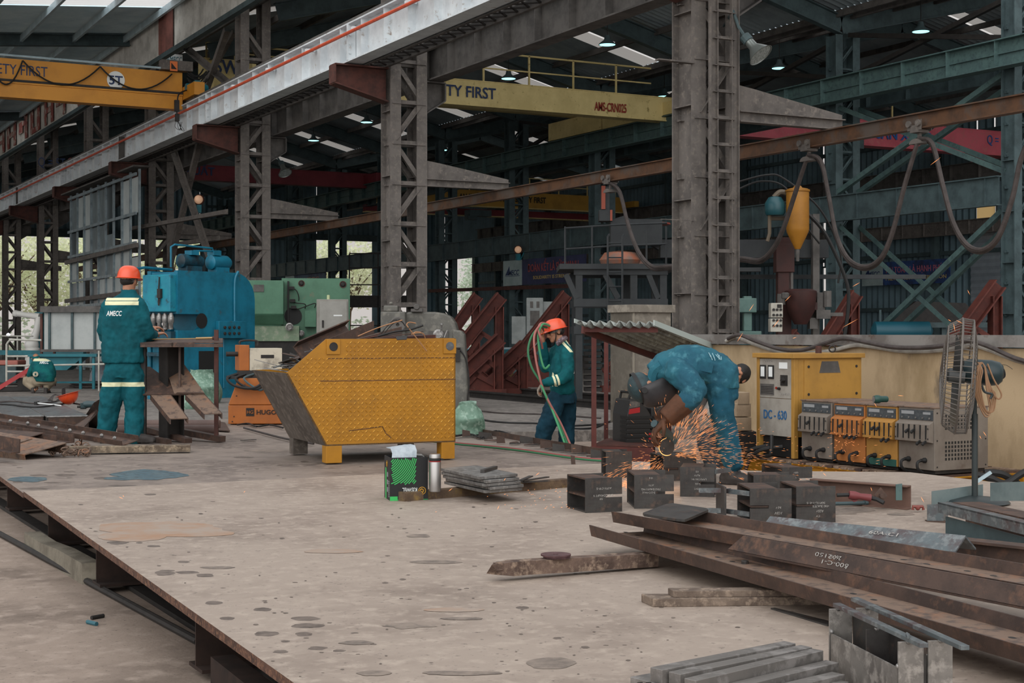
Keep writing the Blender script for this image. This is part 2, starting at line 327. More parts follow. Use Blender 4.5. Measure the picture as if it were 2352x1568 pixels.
for i, (a, b, z0, z1) in enumerate(SH[1:-2]):
    mb = MB(); mb.bx(42.93, 43.0, a-.06, b+.06, z0-.07, z0); mb.bx(42.93, 43.0, a-.06, b+.06, z1, z1+.07); mb.bx(42.93, 43.0, a-.06, a, z0, z1); mb.bx(42.93, 43.0, b, b+.06, z0, z1)
    if i == 0:
        for k in range(6): mb.bx(42.95, 43.0, a, b, z0+.12+k*.2, z0+.2+k*.2)
    O(f'window_{i+1}', mb, C['tealdark'], kind='structure')
# wall rails and posts behind the far bay
mb = MB()
for z in (2.4, 4.6, 7.3, 9.2): mb.bar((42.8, 12, z), (42.8, 85, z), .12, .16); mb.bar((27, 91.8, z+.2), (34.2, 91.8, z+.2), .12, .16)
O('wall_girts', mb, C['tealdark'], kind='structure')
mb = MB()
for y in [25.3+6.3*i for i in range(11)]:
    if 85 < y < 91: continue
    mb.prof(fI(.4, .2, .02, .02), (42.6, y, 0), (42.6, y, 10.2), (1, 0, 0))
O('column_wall_posts', mb, C['tealdark'], kind='structure')
mb = MB(); mb.bx(13.0, 27, 91.7, 92.0, 7.2, 7.7); mb.bx(34, 42, 91.7, 92, 7.5, 7.9); O('beam_door_lintels', mb, C['tealdark'], kind='structure')
# big door frame on the side wall opening
mb = MB(); mb.bx(42.75, 42.95, 85.5, 85.9, 0, 6.9); mb.bx(42.75, 42.95, 90.3, 90.7, 0, 6.9); mb.bx(42.75, 42.95, 85.5, 90.7, 6.8, 7.1); O('door_1', mb, C['teal'], kind='structure')
# roller door seen at the far right, with a pale lattice post
p = PX(2232, 680, 42.9); q = PX(2300, 545, 42.9)
mb = MB(); n = 40
mb.sheet([[V((42.85+(.02 if i % 2 else -.02), y, .1+(5.2)*i/n)) for y in (min(p.y, q.y), max(p.y, q.y))] for i in range(n+1)]); dr = O('door_2', mb, M('roller_door_sheet', '#8d969d', .5, alt='#7c868e', sc=1), kind='structure')
mb = MB(); mb.bx(42.7, 42.84, min(p.y, q.y), max(p.y, q.y), 5.3, 5.5); O('light_slot', mb, C['wallglow'], dr)

# =====================================================================  COLUMN ROW BETWEEN LEFT AND MIDDLE BAY
def lattice(name, label, x0, x1, y, zt, mat, w, hd, pitch, group, zb=0.0, odd=False, bw=.09):
    t = T(name, label, 'column', ((x0+x1)/2, y, zb), group=group, kind='thing')
    for x in (x0, x1):
        mb = MB(); mb.prof(fI(hd, w, .02, .028), (x, y, zb), (x, y, zt), (0, 1, 0))
        z = zb+.7
        while z < zt-.5:
            mb.bx(x-w/2+.01, x-.01, y-hd/2+.03, y+hd/2-.03, z, z+.016); mb.bx(x+.01, x+w/2-.01, y-hd/2+.03, y+hd/2-.03, z, z+.016); z += pitch*1.6
        O('chord', mb, mat, t)
    for sgn in (-1, 1):
        yy = y+sgn*(hd/2-.07); mb = MB(); z = zb+.35; k = 0
        a, b = x0+.02, x1-.02
        while z+pitch < zt-.1:
            mb.prof(fL(bw, bw, .012), (a-.1, yy, z), (b+.1, yy, z)); mb.prof(fL(bw, bw, .012), (a, yy, z+.08), (b, yy, z+pitch-.04)) if (k % 2) ^ odd else mb.prof(fL(bw, bw, .012), (b, yy, z+.08), (a, yy, z+pitch-.04))
            z += pitch; k += 1
        O('lattice', mb, mat, t)
    return t
XL, XR = 12.0, 12.58
row1px = [1582, 898, 556, 345, 203, 93, 12]
where1 = ['beside the concrete wall carrying a ladder', 'behind the yellow scrap skip and grey milling machine', 'between the blue press and the green shear', 'behind the head of the standing worker in teal',
          'hidden in part by the glazed panel frame', 'standing alone before bright trees near left edge', 'cut by the left edge of the picture']
RY = []
for i, px in enumerate(row1px):
    y = PX(px, 600, XL).y; RY.append(y)
    t = lattice('lattice_column', 'brown grey steel lattice column '+where1[i], XL, XR, y, 10.2, C['col'], .23, .5, .82, 'lattice columns under the white runway girder', odd=(i % 2 == 1))
    for sx, nm in ((-1, 'left'), (1, 'right')):
        mb = MB(); xa = XL-.115 if sx < 0 else XR+.115; xb = xa+(-1.15 if sx < 0 else .46); zt = 6.8 if sx < 0 else 6.6
        mb.prism([(xa, y-.01, zt), (xa, y-.01, zt-.65), (xb, y-.01, zt-.35), (xb, y-.01, zt)], (0, .02, 0))
        mb.bx(min(xa, xb), max(xa, xb), y-.16, y+.16, zt-.01, zt+.02)
        mb.prism([(xa, y-.16, zt-.65), (xb, y-.16, zt-.35), (xb, y-.16, zt-.38), (xa, y-.16, zt-.68)], (0, .32, 0)); mb.bx(xb-.015, xb+.015, y-.16, y+.16, zt-.36, zt)
        O('corbel', mb, C['corbel'] if sx < 0 else C['grime'], t, label='dark red bracket under the girder' if sx < 0 else None)
    # triangular arm that carries the brown monorail
    mb = MB(); xa = XR+.115; xb = 14.6; mb.prism([(xa, y-.2, 4.6), (xa, y-.2, 4.98), (xa+.3, y-.2, 4.94), (xb, y-.2, 4.68), (xb, y-.2, 4.6)], (0, .016, 0)); mb.prof(fI(.16, .16, .012, .018), (xa, y-.2, 4.53), (xb, y-.2, 4.53))
    O('monorail_arm', mb, C['col'], t)
    if i == 0:   # cable ladder fixed to the near face
        mb = MB(); yy = y-.42; x0, x1 = 12.1, 12.46
        for x in (x0, x1): mb.prof(fU(.13, .06, .01), (x, yy, 0), (x, yy, 10.1), (0, -1, 0))
        O('ladder_rail', mb, C['col'], t); mb = MB(); z = 1.1
        while z < 10: mb = MB(); mb.prof(fL(.06, .05, .008), (x0, yy, z), (x1, yy, z)); z += .37; O('ladder_rung', mb, C['col'], t)
        mb = MB(); mb.bx(11.35, 11.9, y-.27, y-.25, 3.02, 3.03); mb.bx(11.3, 11.9, y-.3, y-.2, 5.2, 5.22); O('flat_tab', mb, C['col'], t)
# second row: darker teal columns between the middle and far bays
R2 = [25.3+6.3*i for i in range(11)]
for i, y in enumerate(R2):
    lattice('teal_lattice_column', 'dark teal lattice column in the row between middle and far bays', 26.75, 27.35, y, 9.55, C['tealdark'], .24, .42, .75, 'dark teal lattice columns of the second row', bw=.06)

# =====================================================================  RUNWAY GIRDERS
def girder(name, label, x, z0, z1, ya, yb, mat, step, bw=.36, mid=False):
    t = T(name, label, 'girder', (x, (ya+yb)/2, z0)); h = z1-z0
    mb = MB(); mb.prof(fI(h, bw, .02, .03), (x, ya, (z0+z1)/2), (x, yb, (z0+z1)/2)); O('beam', mb, mat, t)
    y = ya+.4
    while y < yb: mb = MB(); mb.bx(x-bw/2+.02, x+bw/2-.02, y-.008, y+.008, z0+.03, z1-.03); y += step; O('web_rib', mb, mat, t)
    if mid: mb = MB(); mb.bx(x-.06, x+.06, ya, yb, (z0+z1)/2-.01, (z0+z1)/2+.01); O('long_rib', mb, mat, t)
    return t
gw = girder('runway_girder', 'long pale grey crane runway girder with orange conductor rail above the yellow skip', 11.15, 6.85, 7.62, 7.5, 92, C['white'], 1.12)
mb = MB(); mb.bar((11.15, 7.5, 7.69), (11.15, 92, 7.69), .07, .13); O('crane_rail', mb, C['grime'], gw)
mb = MB(); mb.tube([(10.9, 7.5, 7.38), (10.9, 92, 7.38)], .035, 8); O('conductor_rail', mb, C['orangebar'], gw, label='thin orange conductor rail')
mb = MB(); y = 9.
while y < 92: mb.bx(10.9, 11.1, y-.05, y+.05, 7.42, 7.47); y += 2.6
O('conductor_bracket', mb, C['white'], gw)
for i, y in enumerate(RY[:6]):
    mb = MB(); mb.bx(10.955, 11.13, y-.25, y-.2, 6.88, 7.6)
    for k in range(3): mb.lathe([(.025, 0), (.025, .03)], (11.0, y-.25, 7.02+k*.18), (0, -1, 0), 6)
    O('splice_plate', mb, C['grime'] if i in (3, 5) else C['white'], gw)
g2 = girder('runway_girder', 'dark runway girder on the far side of the column row above monorail', 12.95, 6.63, 7.4, 12, 92, C['grime'], 1.2)
mb = MB(); mb.bar((12.95, 12, 7.465), (12.95, 92, 7.465), .07, .13); O('crane_rail', mb, C['grime'], g2)
# narrow grating walkway hung between the girders
t = T('girder_walkway', 'narrow dark grating walkway running beside the pale runway girder', 'walkway', (11.6, 50, 6.84))
mb = MB(); mb.prof(fU(.16, .07, .01), (11.42, 10, 6.9), (11.42, 92, 6.9), (-1, 0, 0)); mb.prof(fU(.16, .07, .01), (11.8, 10, 6.9), (11.8, 92, 6.9), (1, 0, 0)); O('side_channel', mb, C['grime'], t)
mb = MB(); y = 10.
while y < 90: mb.bar((11.42, y, 6.86), (11.8, y+.4, 6.86), .04, .02); mb.bar((11.8, y, 6.86), (11.42, y+.4, 6.86), .04, .02); y += .4
O('grating', mb, C['dark'], t)
g3 = girder('runway_girder', 'teal painted runway girder of the second column row below roof', 26.3, 7.62, 8.28, 14, 91.5, C['teal'], 1.55, mid=True)
g4 = girder('runway_girder', 'dark teal runway girder on the far bay side of second row', 27.9, 7.62, 8.2, 14, 91.5, C['tealdark'], 1.55)
g5 = girder('runway_girder', 'pale grey runway girder along the far right wall', 42.2, 7.3, 7.95, 14, 84, C['grime'], 1.5)
# lower tie girders along the second row
girder('tie_girder', 'dark teal tie girder crossing behind the banner at mid height', 26.46, 4.45, 5.15, 25.4, 88, C['tealdark'], 1.5, .18)
girder('tie_girder', 'grey ribbed tie girder low along the far right wall', 41.8, 5.2, 5.75, 40, 84, C['col'], 1.2, .2)
# brown monorail with festoon cable trolleys
mono = T('monorail_beam', 'brown rusty monorail beam carrying looped cable trolleys', 'beam', (14.3, 45, 4.22))
mb = MB(); mb.prof(fI(.22, .14, .012, .018), (14.3, 11, 4.33), (14.3, 70, 4.33)); O('beam', mb, M('brown_monorail', '#61442f', .65, alt='#4a3629', sc=4, alt2='#564c45', sc2=1.2, lo2=.5, hi2=.6), mono)
mb = MB()
for y in [u+.02 for u in RY[:6]]: mb.bx(14.25, 14.35, y-.24, y-.16, 4.43, 4.47)
O('hanger', mb, C['col'], mono)
TR = []
for px in (1402, 1858, 2112, 2420):
    y = PX(px, 330, 14.3).y; TR.append(y)
    t = T('cable_trolley', {1402: 'small dark cable trolley on the brown monorail left of ladder column', 1858: 'cable trolley on the monorail just right of the ladder column', 2112: 'cable trolley on the monorail above the hanging loop pair at right', 2420: 'cable trolley on the monorail past right edge'}[px], 'trolley', (14.3, y, 3.98), group='cable trolleys on the brown monorail')
    mb = MB()
    for sx in (-1, 1): mb.prism([(14.3+sx*.085, y-.13, 4.2), (14.3+sx*.085, y+.13, 4.2), (14.3+sx*.085, y+.13, 4.34), (14.3+sx*.085, y+.05, 4.27), (14.3+sx*.085, y-.05, 4.27), (14.3+sx*.085, y-.13, 4.34)], (sx*.012, 0, 0)); [mb.lathe([(.045, 0), (.045, .03)], (14.3+sx*.1, y+sy*.09, 4.29), (sx, 0, 0), 10) for sy in (-1, 1)]
    mb.bx(14.2, 14.4, y-.08, y+.08, 4.17, 4.21); O('wheel_plate', mb, C['col'], t)
    mb = MB(); mb.prof([(.12*math.cos(math.pi*k/8), .07*math.sin(math.pi*k/8)) for k in range(9)], (14.22, y, 4.02), (14.38, y, 4.02)); mb.bx(14.28, 14.32, y-.02, y+.02, 4.06, 4.18); O('saddle', mb, C['col'], t)
def loop(name, label, pts, r=.03):
    for dx, dp in ((-.05, 0), (.05, 6)):
        q = [PX(a, b+(dp if 0 < i < len(pts)-1 else 0), 14.3+dx) for i, (a, b) in enumerate(pts)]
        mb = MB(); mb.tube(spline(q, 5), r, 7); O('festoon_cable', mb, C['cable'], label=label[0 if dp == 0 else 1], cat='cable', group='looped festoon cables', smooth=True)
loop('c', ('upper cable of loop left of ladder column', 'lower cable of loop left of ladder column'), [(1402, 420), (1424, 440), (1442, 510), (1466, 575), (1496, 610), (1524, 612), (1580, 606), (1640, 596), (1700, 592), (1745, 596), (1775, 570), (1800, 520), (1830, 430), (1856, 356)])
loop('c', ('upper cable of big loop behind yellow hopper', 'lower cable of big loop behind yellow hopper'), [(1858, 356), (1886, 370), (1904, 450), (1922, 540), (1950, 595), (1988, 612), (2024, 590), (2050, 530), (2076, 430), (2110, 318)])
loop('c', ('upper cable of loop nearest the right edge', 'lower cable of loop nearest the right edge'), [(2112, 318), (2142, 330), (2165, 420), (2190, 510), (2222, 562), (2258, 572), (2294, 540), (2326, 450), (2352, 345), (2420, 250)])
# =====================================================================  OVERHEAD CRANES
def box_girder(mb, y, x0, x1, z0, z1, b=.34):
    mb.bx(x0, x1, y-b/2+.03, y+b/2-.03, z0+.03, z1-.03); mb.bx(x0, x1, y-b/2, y+b/2, z0, z0+.03); mb.bx(x0, x1, y-b/2, y+b/2, z1-.03, z1)
def rail_fence(t, mat, x0, x1, y, z, h=.8, step=1.7):
    x = x0
    while x <= x1+.01: mb = MB(); mb.bar((x, y, z), (x, y, z+h), .05, .05); O('railing_post', mb, mat, t); x += step
    mb = MB(); mb.bar((x0, y, z+h), (x1, y, z+h), .05, .05); mb.bar((x0, y, z+h*.5), (x1, y, z+h*.5), .04, .04); O('railing', mb, mat, t)
# 5T crane of the left bay
Y5 = 39.9
t = T('overhead_crane', 'orange five tonne bridge crane under the left bay roof, rail end on the pale girder', 'crane', (3.5, Y5, 7.5))
mb = MB(); mb.bx(-6, 11.0, Y5-.18, Y5+.18, 7.92, 8.5); mb.bx(-6, 11.0, Y5-.24, Y5+.24, 7.86, 7.92); mb.bx(-6, 11.0, Y5-.2, Y5+.2, 7.5, 7.86); gb = O('bridge_girder', mb, C['craneorange'], t)
mb = MB(); mb.bx(-6, 11.0, Y5-.26, Y5-.2, 7.9, 7.96); O('ledge_strip', mb, C['dark'], t)
mb = MB(); mb.tube([(-6, Y5-.3, 8.56), (11.0, Y5-.3, 8.56)], .03, 6); O('cable_track', mb, C['purlin'], t)
mb = MB(); mb.box((11.15, Y5, 7.93), (.28, 2.6, .34)); O('end_truck', mb, C['craneorange'], t)
mb = MB(); [mb.lathe([(.11, -.05), (.13, -.05), (.13, .05), (.11, .05)], (11.15, Y5+k, 7.87), (1, 0, 0), 14) for k in (-1, 1)]; O('track_wheel', mb, C['dark'], t)
mb = MB(); a = PY(452, 203, Y5-.5); mb.lathe([(.12, -.3), (.13, -.28), (.13, .22), (.09, .3)], a, (1, 0, .05), 14); mb.box(a+V((0, 0, .15)), (.16, .2, .1)); O('drive_motor', mb, C['teal2'] if 'teal2' in C else M('teal_motor', '#1f6b78', .5), t, smooth=True)
a = PY(404, 152, Y5-.25); mb = MB(); mb.box(a, (.85, .3, .26)); O('control_box', mb, C['col'], t)
mb = MB(); b = PY(399, 152, Y5-.43); mb.box(b, (.2, .02, .26)); O('warning_sign', mb, M('warning_orange', '#d9743a', .5), t); mb = MB(); mb.prism([b+V((-.07, -.015, -.08)), b+V((.08, -.015, -.08)), b+V((-.07, -.015, .09))], (0, -.004, 0)); O('warning_mark', mb, C['inkblack'], t)
for (ax, ay, bx_, by, dr) in ((-20, 150, 52, 139, .55), (52, 139, 230, 153, .55), (230, 153, 395, 170, .5)):
    p, q = PY(ax, ay, Y5-.3), PY(bx_, by, Y5-.3); mb = MB(); mb.tube(sag(p, q, dr), .022, 6); O('supply_cable', mb, C['black'], t)
mb = MB(); random.seed(3)
for k in range(9): a = PY(425+random.random()*20, 165+random.random()*25, Y5-.3); mb.tube(sag(a, a+V((.35+.2*random.random(), 0, .15*random.random())), .15, 6), .022, 5)
O('cable_bundle', mb, C['black'], t)
mb = MB(); a = PY(405, 225, Y5-.9); mb.tube(spline([PY(437, 205, Y5-.5), PY(412, 215, Y5-.8), PY(407, 240, Y5-.9), PY(406, 275, Y5-.9)]), .02, 6); mb.box(PY(406, 243, Y5-.9), (.12, .1, .3)); mb.box(PY(407, 270, Y5-.9), (.1, .1, .2))
for k in range(4): mb.tube(spline([PY(406, 275, Y5-.9), PY(402+k*7, 290+k*3, Y5-.9), PY(412+k*2, 298, Y5-.9), PY(418-k*3, 280, Y5-.9)], 4), .006, 4)
O('current_collector', mb, C['dark'], t)
fy = Y5-.19; s5 = V((1, 0, 0))
TXT('SAFETY FIRST', C['ink'], gb, PY(109, 177, fy), s5, UP, .27, 1.72, align='RIGHT')
mb = MB(); c = PY(266, 184, fy); mb.lathe([(.235, 0), (.235, .012)], c, (0, -1, 0), 28); O('white_disc', mb, C['inkwhite'], t); TXT('5T', C['ink'], t, c+V((0, -.014, -.12)), s5, UP, .24, .36, bold=.02)
# double girder yellow crane of the middle bay
YA = 39.3
t = T('overhead_crane', 'pale yellow crane bridge lettered in blue and red behind the second lattice column', 'crane', (20, YA, 8.05))
mb = MB(); box_girder(mb, YA, 12.9, 26.5, 8.12, 8.88, .5); gb = O('bridge_girder', mb, C['craneyellow'], t)
for q in (((12.95, YA+1.2, 7.83), (.3, 4.4, .6)), ((26.3, YA+1.2, 8.5), (.3, 4.4, .4))): mb = MB(); mb.box(*q); O('end_truck', mb, C['craneyellow'], t)
rail_fence(t, C['craneyellow'], 15.4, 26.0, YA+.22, 8.88, .95, 1.55)
TXT('SAFETY FIRST', C['ink'], gb, PY(1139, 228, YA-.26), s5, UP, .33, 2.5, align='RIGHT', bold=.015); TXT('AMS-CRN025', C['inkred'], gb, PY(1439, 259, YA-.26), s5, UP, .27, 1.16, align='RIGHT', bold=.02)
YB = 44.6
t = T('overhead_crane', 'upper yellow crane beam seen behind the sloping fascia, half hidden by a lattice column', 'crane', (18, YB, 8.75))
mb = MB(); box_girder(mb, YB, 12.9, 26.2, 8.95, 9.85, .45); gb = O('bridge_girder', mb, C['craneyellow'], t)
for q in (((12.95, YB, 8.24), (.3, 3.6, 1.4)), ((26.3, YB, 8.62), (.3, 3.6, .62))): mb = MB(); mb.box(*q); O('end_truck', mb, C['craneyellow'], t)
rail_fence(t, C['craneyellow'], 13.1, 16.5, YB, 9.85, .5, .9)
TXT('SWL 10T', C['ink'], gb, PY(494, 166, YB-.25), s5, UP, .42, 1.95, align='LEFT', bold=.02)
mb = MB(); a, b = PY(380, 160, YB-.26), PY(419, 126, YB-.26); mb.bx(a.x, b.x, YB-.27, YB-.24, a.z, b.z); O('logo_panel', mb, C['inkwhite'], t); TXT('AMECC', M('logo_teal', '#2e6f80', .6), t, V(((a.x+b.x)/2, YB-.28, a.z+.25)), s5, UP, .17, .48, shear=.2)
# dark red crane far down the middle bay
YR = 64
t = T('overhead_crane', 'dark red crane bridge deep in the middle bay behind the row of columns', 'crane', (20, YR, 8.1))
mb = MB(); box_girder(mb, YR, 12.9, 26.6, 8.12, 8.8, .5); gb = O('bridge_girder', mb, C['cranered'], t)
for q in (((12.95, YR, 7.83), (.3, 3.4, .6)), ((26.3, YR, 8.5), (.3, 3.4, .4))): mb = MB(); mb.box(*q); O('end_truck', mb, C['cranered'], t)
TXT('SẢN XUẤT', C['ink'], gb, PY(493, 403, YR-.26), s5, UP, .36, 2.4, align='RIGHT', bold=.02); TXT('Q = 5T', C['ink'], gb, PY(150, 385, YR-.26), s5, UP, .4, 1.1, align='RIGHT')
# faded red crane of the far bay
YP = 40
t = T('overhead_crane', 'faded red crane bridge with blue lettering seen below the teal girder at right', 'crane', (35, YP, 8))
mb = MB(); box_girder(mb, YP, 27.7, 42.4, 8.0, 8.85, .5); gb = O('bridge_girder', mb, C['cranepink'], t)
for q in (((27.95, YP, 8.37), (.3, 3.6, .36)), ((42.2, YP, 8.13), (.3, 3.6, .36))): mb = MB(); mb.box(*q); O('end_truck', mb, C['cranepink'], t)
mb = MB(); mb.bx(27.7, 42.4, YP-.28, YP+.28, 7.95, 8.0); O('bottom_flange', mb, C['cranepink'], t)
TXT('VẤN ĐỀ SẢN XUẤT', C['inkblue'], gb, PY(2138, 327, YP-.26), s5, UP, .34, 4.6, align='RIGHT', bold=.02); TXT('Q = 10T', C['inkblue'], gb, PY(2268, 330, YP-.26), s5, UP, .34, 1.25, align='LEFT')
mb = MB(); a = PY(1955, 325, YP-.6); mb.box(a, (.7, .5, .5)); O('hoist_motor', mb, C['tealdark'], t)
mb = MB(); mb.bar(PY(2049, 282, YP+.2), PY(2049, 236, YP+.2), .05, .05); O('railing_post', mb, C['craneyellow'], t)
# yellow and red crane far down the far bay
YF = 66
t = T('overhead_crane', 'distant deep yellow crane bridge with black lettering and red girder beneath', 'crane', (35, YF, 7.4))
mb = MB(); box_girder(mb, YF, 27.8, 41.6, 7.72, 8.5, .4); gb = O('bridge_girder', mb, C['craneyellow2'], t)
mb = MB(); mb.bx(27.8, 41.4, YF+1.5, YF+1.9, 7.4, 7.72); O('lower_girder', mb, C['cranered'], t, label='dark red lower girder'); mb = MB(); mb.bx(27.8, 41.6, YF-.22, YF+.22, 7.68, 7.72); mb.bx(27.8, 41.4, YF+1.45, YF+1.95, 7.36, 7.4); O('bottom_flange', mb, C['craneyellow'], t)
for q in (((27.95, YF+.8, 8.1), (.3, 4, .3)), ((41.75, YF+.8, 8.1), (.3, 4, .3))): mb = MB(); mb.box(*q); O('end_truck', mb, C['craneyellow2'], t)
rail_fence(t, C['craneyellow'], 31, 41.2, YF, 8.5, .75, 1.7)
TXT('AN TOÀN TRÊN HẾT - SAFETY FIRST', C['inkblack'], gb, PY(1254, 467, YF-.22), s5, UP, .3, 4.9, align='RIGHT', bold=.02)
mb = MB(); a = PY(1098, 490, YF-.3); mb.box(a, (1.2, .6, .3)); mb.box(a+V((-.4, 0, -.2)), (.5, .4, .25)); O('hoist_trolley', mb, C['tealdark'], t)

# =====================================================================  BRACING
def strut(name, label, pts, mat, w=.1, group=None):
    mb = MB(); [mb.prof(fL(w, w, .012), a, b) for a, b in pts]; return O(name, mb, mat, label=label, cat='brace', group=group)
for X, n in ((26.72, 'nearer'), (27.4, 'farther')):
    y0, y1 = R2[0]+.2, R2[1]-.2
    for za, zb, lv in ((5.2, 7.5, 'upper'), (.4, 4.3, 'lower')):
        strut('cross_brace', f'{lv} {n} teal brace rising away between the two right teal columns', [(V((X, y0, za)), V((X, y1, zb)))], C['teal'], .13); strut('cross_brace', f'{lv} {n} teal brace falling away between the two right teal columns', [(V((X-.06, y0, zb)), V((X-.06, y1, za)))], C['teal'], .13)
for k in range(4):
    y0, y1 = R2[k]+.2, R2[k+1]-.2
    strut('roof_brace', 'dark brace above the teal girder under the roof', [(V((27.05, y0, 8.4)), V((27.05, y1, 9.5)))], C['dark'], .12, 'dark braces above the teal girder'); strut('roof_brace', 'dark brace above the teal girder under the roof', [(V((27.2, y0, 9.5)), V((27.2, y1, 8.4)))], C['dark'], .12, 'dark braces above the teal girder')
X = 12.44
strut('cross_brace', 'long brown brace leaning left behind the blue press top', [(PX(456, 318, X), PX(383, 625, X))], C['col'], .16); strut('cross_brace', 'long brown brace leaning right behind the blue press top', [(PX(396, 330, X-.15), PX(492, 612, X-.15))], C['col'], .16)
strut('row_strut', 'horizontal brown strut between two lattice columns above the blue press', [(PX(302, 530, 11.75), PX(524, 492, 11.75))], C['col'], .14); strut('row_strut', 'lower brown strut behind the blue press pump', [(PX(410, 565, 12.6), PX(505, 552, 12.6))], C['col'], .14)
strut('cross_brace', 'upper brown brace crossing in front of the yellow crane', [(PX(423, 108, X), PX(535, 203, X))], C['col'], .16); strut('cross_brace', 'upper brown brace leaning right in front of the yellow crane', [(PX(516, 72, X-.2), PX(470, 205, X-.2))], C['col'], .16); strut('cross_brace', 'thin upper brace beside column in front of the yellow crane', [(PX(535, 75, X+.2), PX(466, 195, X+.2))], C['col'], .12)

# =====================================================================  GLAZED PANEL FRAME
XF = 11.2
ya, yb = PX(318, 500, XF).y, PX(161, 500, XF).y
t = T('glazed_partition', 'tall galvanised stud frame with pale glazed panels behind the standing worker', 'partition', (XF, (ya+yb)/2, .15))
n = 9; ys = [ya+(yb-ya)*i/n for i in range(n+1)]; zs = [.3, 1.4, 2.4, 3.3, 4.2, 5.1, 6.3]
mb = MB(); [mb.prof(fU(.12, .06, .01), (XF, y, .15), (XF, y, 6.45), (1, 0, 0)) for y in ys]; gs = M('galvanised_stud', '#8e9da3', .45, .35, alt='#717e84', sc=3)
for y in ys: mb = MB(); mb.prof(fU(.12, .06, .01), (XF, y, .15), (XF, y, 6.45), (1, 0, 0)); O('stud', mb, gs, t)
for z in zs: mb = MB(); mb.bar((XF-.07, ya, z), (XF-.07, yb, z), .05, .09); O('rail', mb, gs, t)
for z in (4.0, 2.6): mb = MB(); mb.bar((XF-.16, ya-.5, z+.1), (XF-.16, yb, z), .08, .14); O('timber_rail', mb, C['col'], t)
random.seed(5); pm = [M('pale_panel', '#b9c2c2', .4, alt='#a5b0b1', sc=1), M('grey_panel', '#6f7b7e', .35, alt='#5d686b', sc=2), M('dark_panel', '#3d4548', .3)]
for i in range(n):
    for j in range(len(zs)-1):
        r = random.random()
        if r < .22: continue
        k = 0 if i < 3 and r < .85 or r > .8 else (1 if r < .6 else 2); mb = MB(); h = random.choice((1, 1, .6)); mb.bx(XF+.06, XF+.08, ys[i]+.05, ys[i+1]-.05, zs[j]+.05, zs[j]+(zs[j+1]-zs[j])*h-.05); O('panel', mb, pm[k], t)
mb = MB(); mb.bar((XF, ya-.4, 6.5), (XF, yb+.4, 6.5), .5, .05); O('cover_strip', mb, C['grime'], t)

# =====================================================================  LAMPS
def pendant(px, py, label, z=9.6, s=1.0):
    d = (z-CZ)*F/(HOR-py); c = P(px, py, d)
    t = T('pendant_lamp', label, 'lamp', c, group='round high bay lamps under the roof')
    mb = MB(); mb.lathe([(.02, .28), (.07, .27), (.1, .14), (.24*s, .03), (.25*s, .0), (.235*s, .0), (.09, .13)], c, n=20); O('shade', mb, C['tealdark'], t, smooth=True)
    mb = MB(); mb.lathe([(.225*s, .01), (.225*s, .0)], c, n=20); O('lamp_glass', mb, C['lampglow'], t)
    zr = 12.15-1.9*abs(c.x-19.7)/7.5 if c.x < 27 else 12.15-1.9*abs(c.x-35)/8; mb = MB(); mb.tube([c+UP*.28, V((c.x, c.y, zr))], .012, 5); O('hanging_rod', mb, C['dark'], t)
for px, py, l in ((1395, 103, 'lit round lamp high above the pale yellow crane railing'), (2115, 73, 'lit round lamp above the teal girder near right edge'), (1790, 157, 'lit round lamp beside the big flood lamp on the ladder column'), (842, 281, 'lit round lamp just left of the second lattice column'),
                  (720, 323, 'lit round lamp left of and below the one near second lattice column'), (1020, 345, 'lit round lamp just right of the second lattice column'), (1168, 181, 'unlit looking round lamp behind the yellow crane top'), (1526, 222, 'small lit lamp beside the end of the pale yellow crane'), (626, 352, 'tiny far lit lamp right of the third lattice column')):
    pendant(px, py, l)
def flood(c, aim, r, label, dark):
    t = T('flood_lamp', label, 'lamp', c); aim = V(aim).normalized(); m = M('brushed_reflector', '#7f8683', .35, .6)
    mb = MB(); mb.lathe([(r*.28, -r*1.5), (r*.34, -r*1.45), (r*.36, -r*.9), (r*.6, -r*.55), (r*.95, 0), (r, 0), (r*.92, -.01), (r*.55, -r*.5), (.01, -r*.6)], c, aim, 22); O('reflector', mb, m, t, smooth=True)
    mb = MB(); mb.lathe([(r*.9, -.015), (r*.9, -.01)], c, aim, 22); O('lamp_glass', mb, M('lamp_glass_grey', '#9aa3a1', .15, alt='#6e7775', sc=30), t)
    mb = MB(); mb.lathe([(r*.42, -r*2.0), (r*.42, -r*1.45)], c, aim, 12); mb.tube([c-aim*r*1.8, c-aim*r*1.8+UP*r*.8+RT*(-.1), c-aim*r*1.8+UP*r*2+RT*(-.18), V((12.6, min(RY, key=lambda q: abs(q-c.y)), c.z+.5))], .025, 6); O('ballast_bracket', mb, C['tealdark'], t)
flood(P(1748, 127, 20.6), RT*.55-UP*.75-FW*.35, .19, 'large metal flood lamp hung beside the ladder column', True)
flood(PX(655, 398, 13.35), RT*.35-UP*.8-FW*.4, .19, 'metal flood lamp beside the third lattice column', True)
for px, py, d, l in ((456, 458, 44, 'small round work lamp hanging above the blue press'), (1190, 573, 50, 'small round work lamp above the solidarity banner')):
    c = P(px, py, d) if px < 1000 else PX(px, py, 26.15); t = T('work_lamp', l, 'lamp', c); mb = MB(); mb.ball(c, .13, 14, 8); O('lamp_globe', mb, M('warm_globe', '#caa58a', .3, emit='#ffc9a0', es=.3), t, smooth=True)
    mb = MB(); mb.lathe([(.1, -.1), (.16, -.02), (.16, .0)], c-FW*-.05, -FW, 14, False); O('lamp_rim', mb, C['corbel'], t); mb = MB(); mb.box(c-UP*.28, (.14, .14, .24)); mb.tube([c-UP*.35, c-UP*.9], .02, 5) if px < 1000 else mb.tube([c-UP*.3, c-UP*.36+RT*.1, V((26.42, c.y, c.z-.05))], .02, 5); O('lamp_holder', mb, M('teal_holder', '#1f6b78', .5), t)

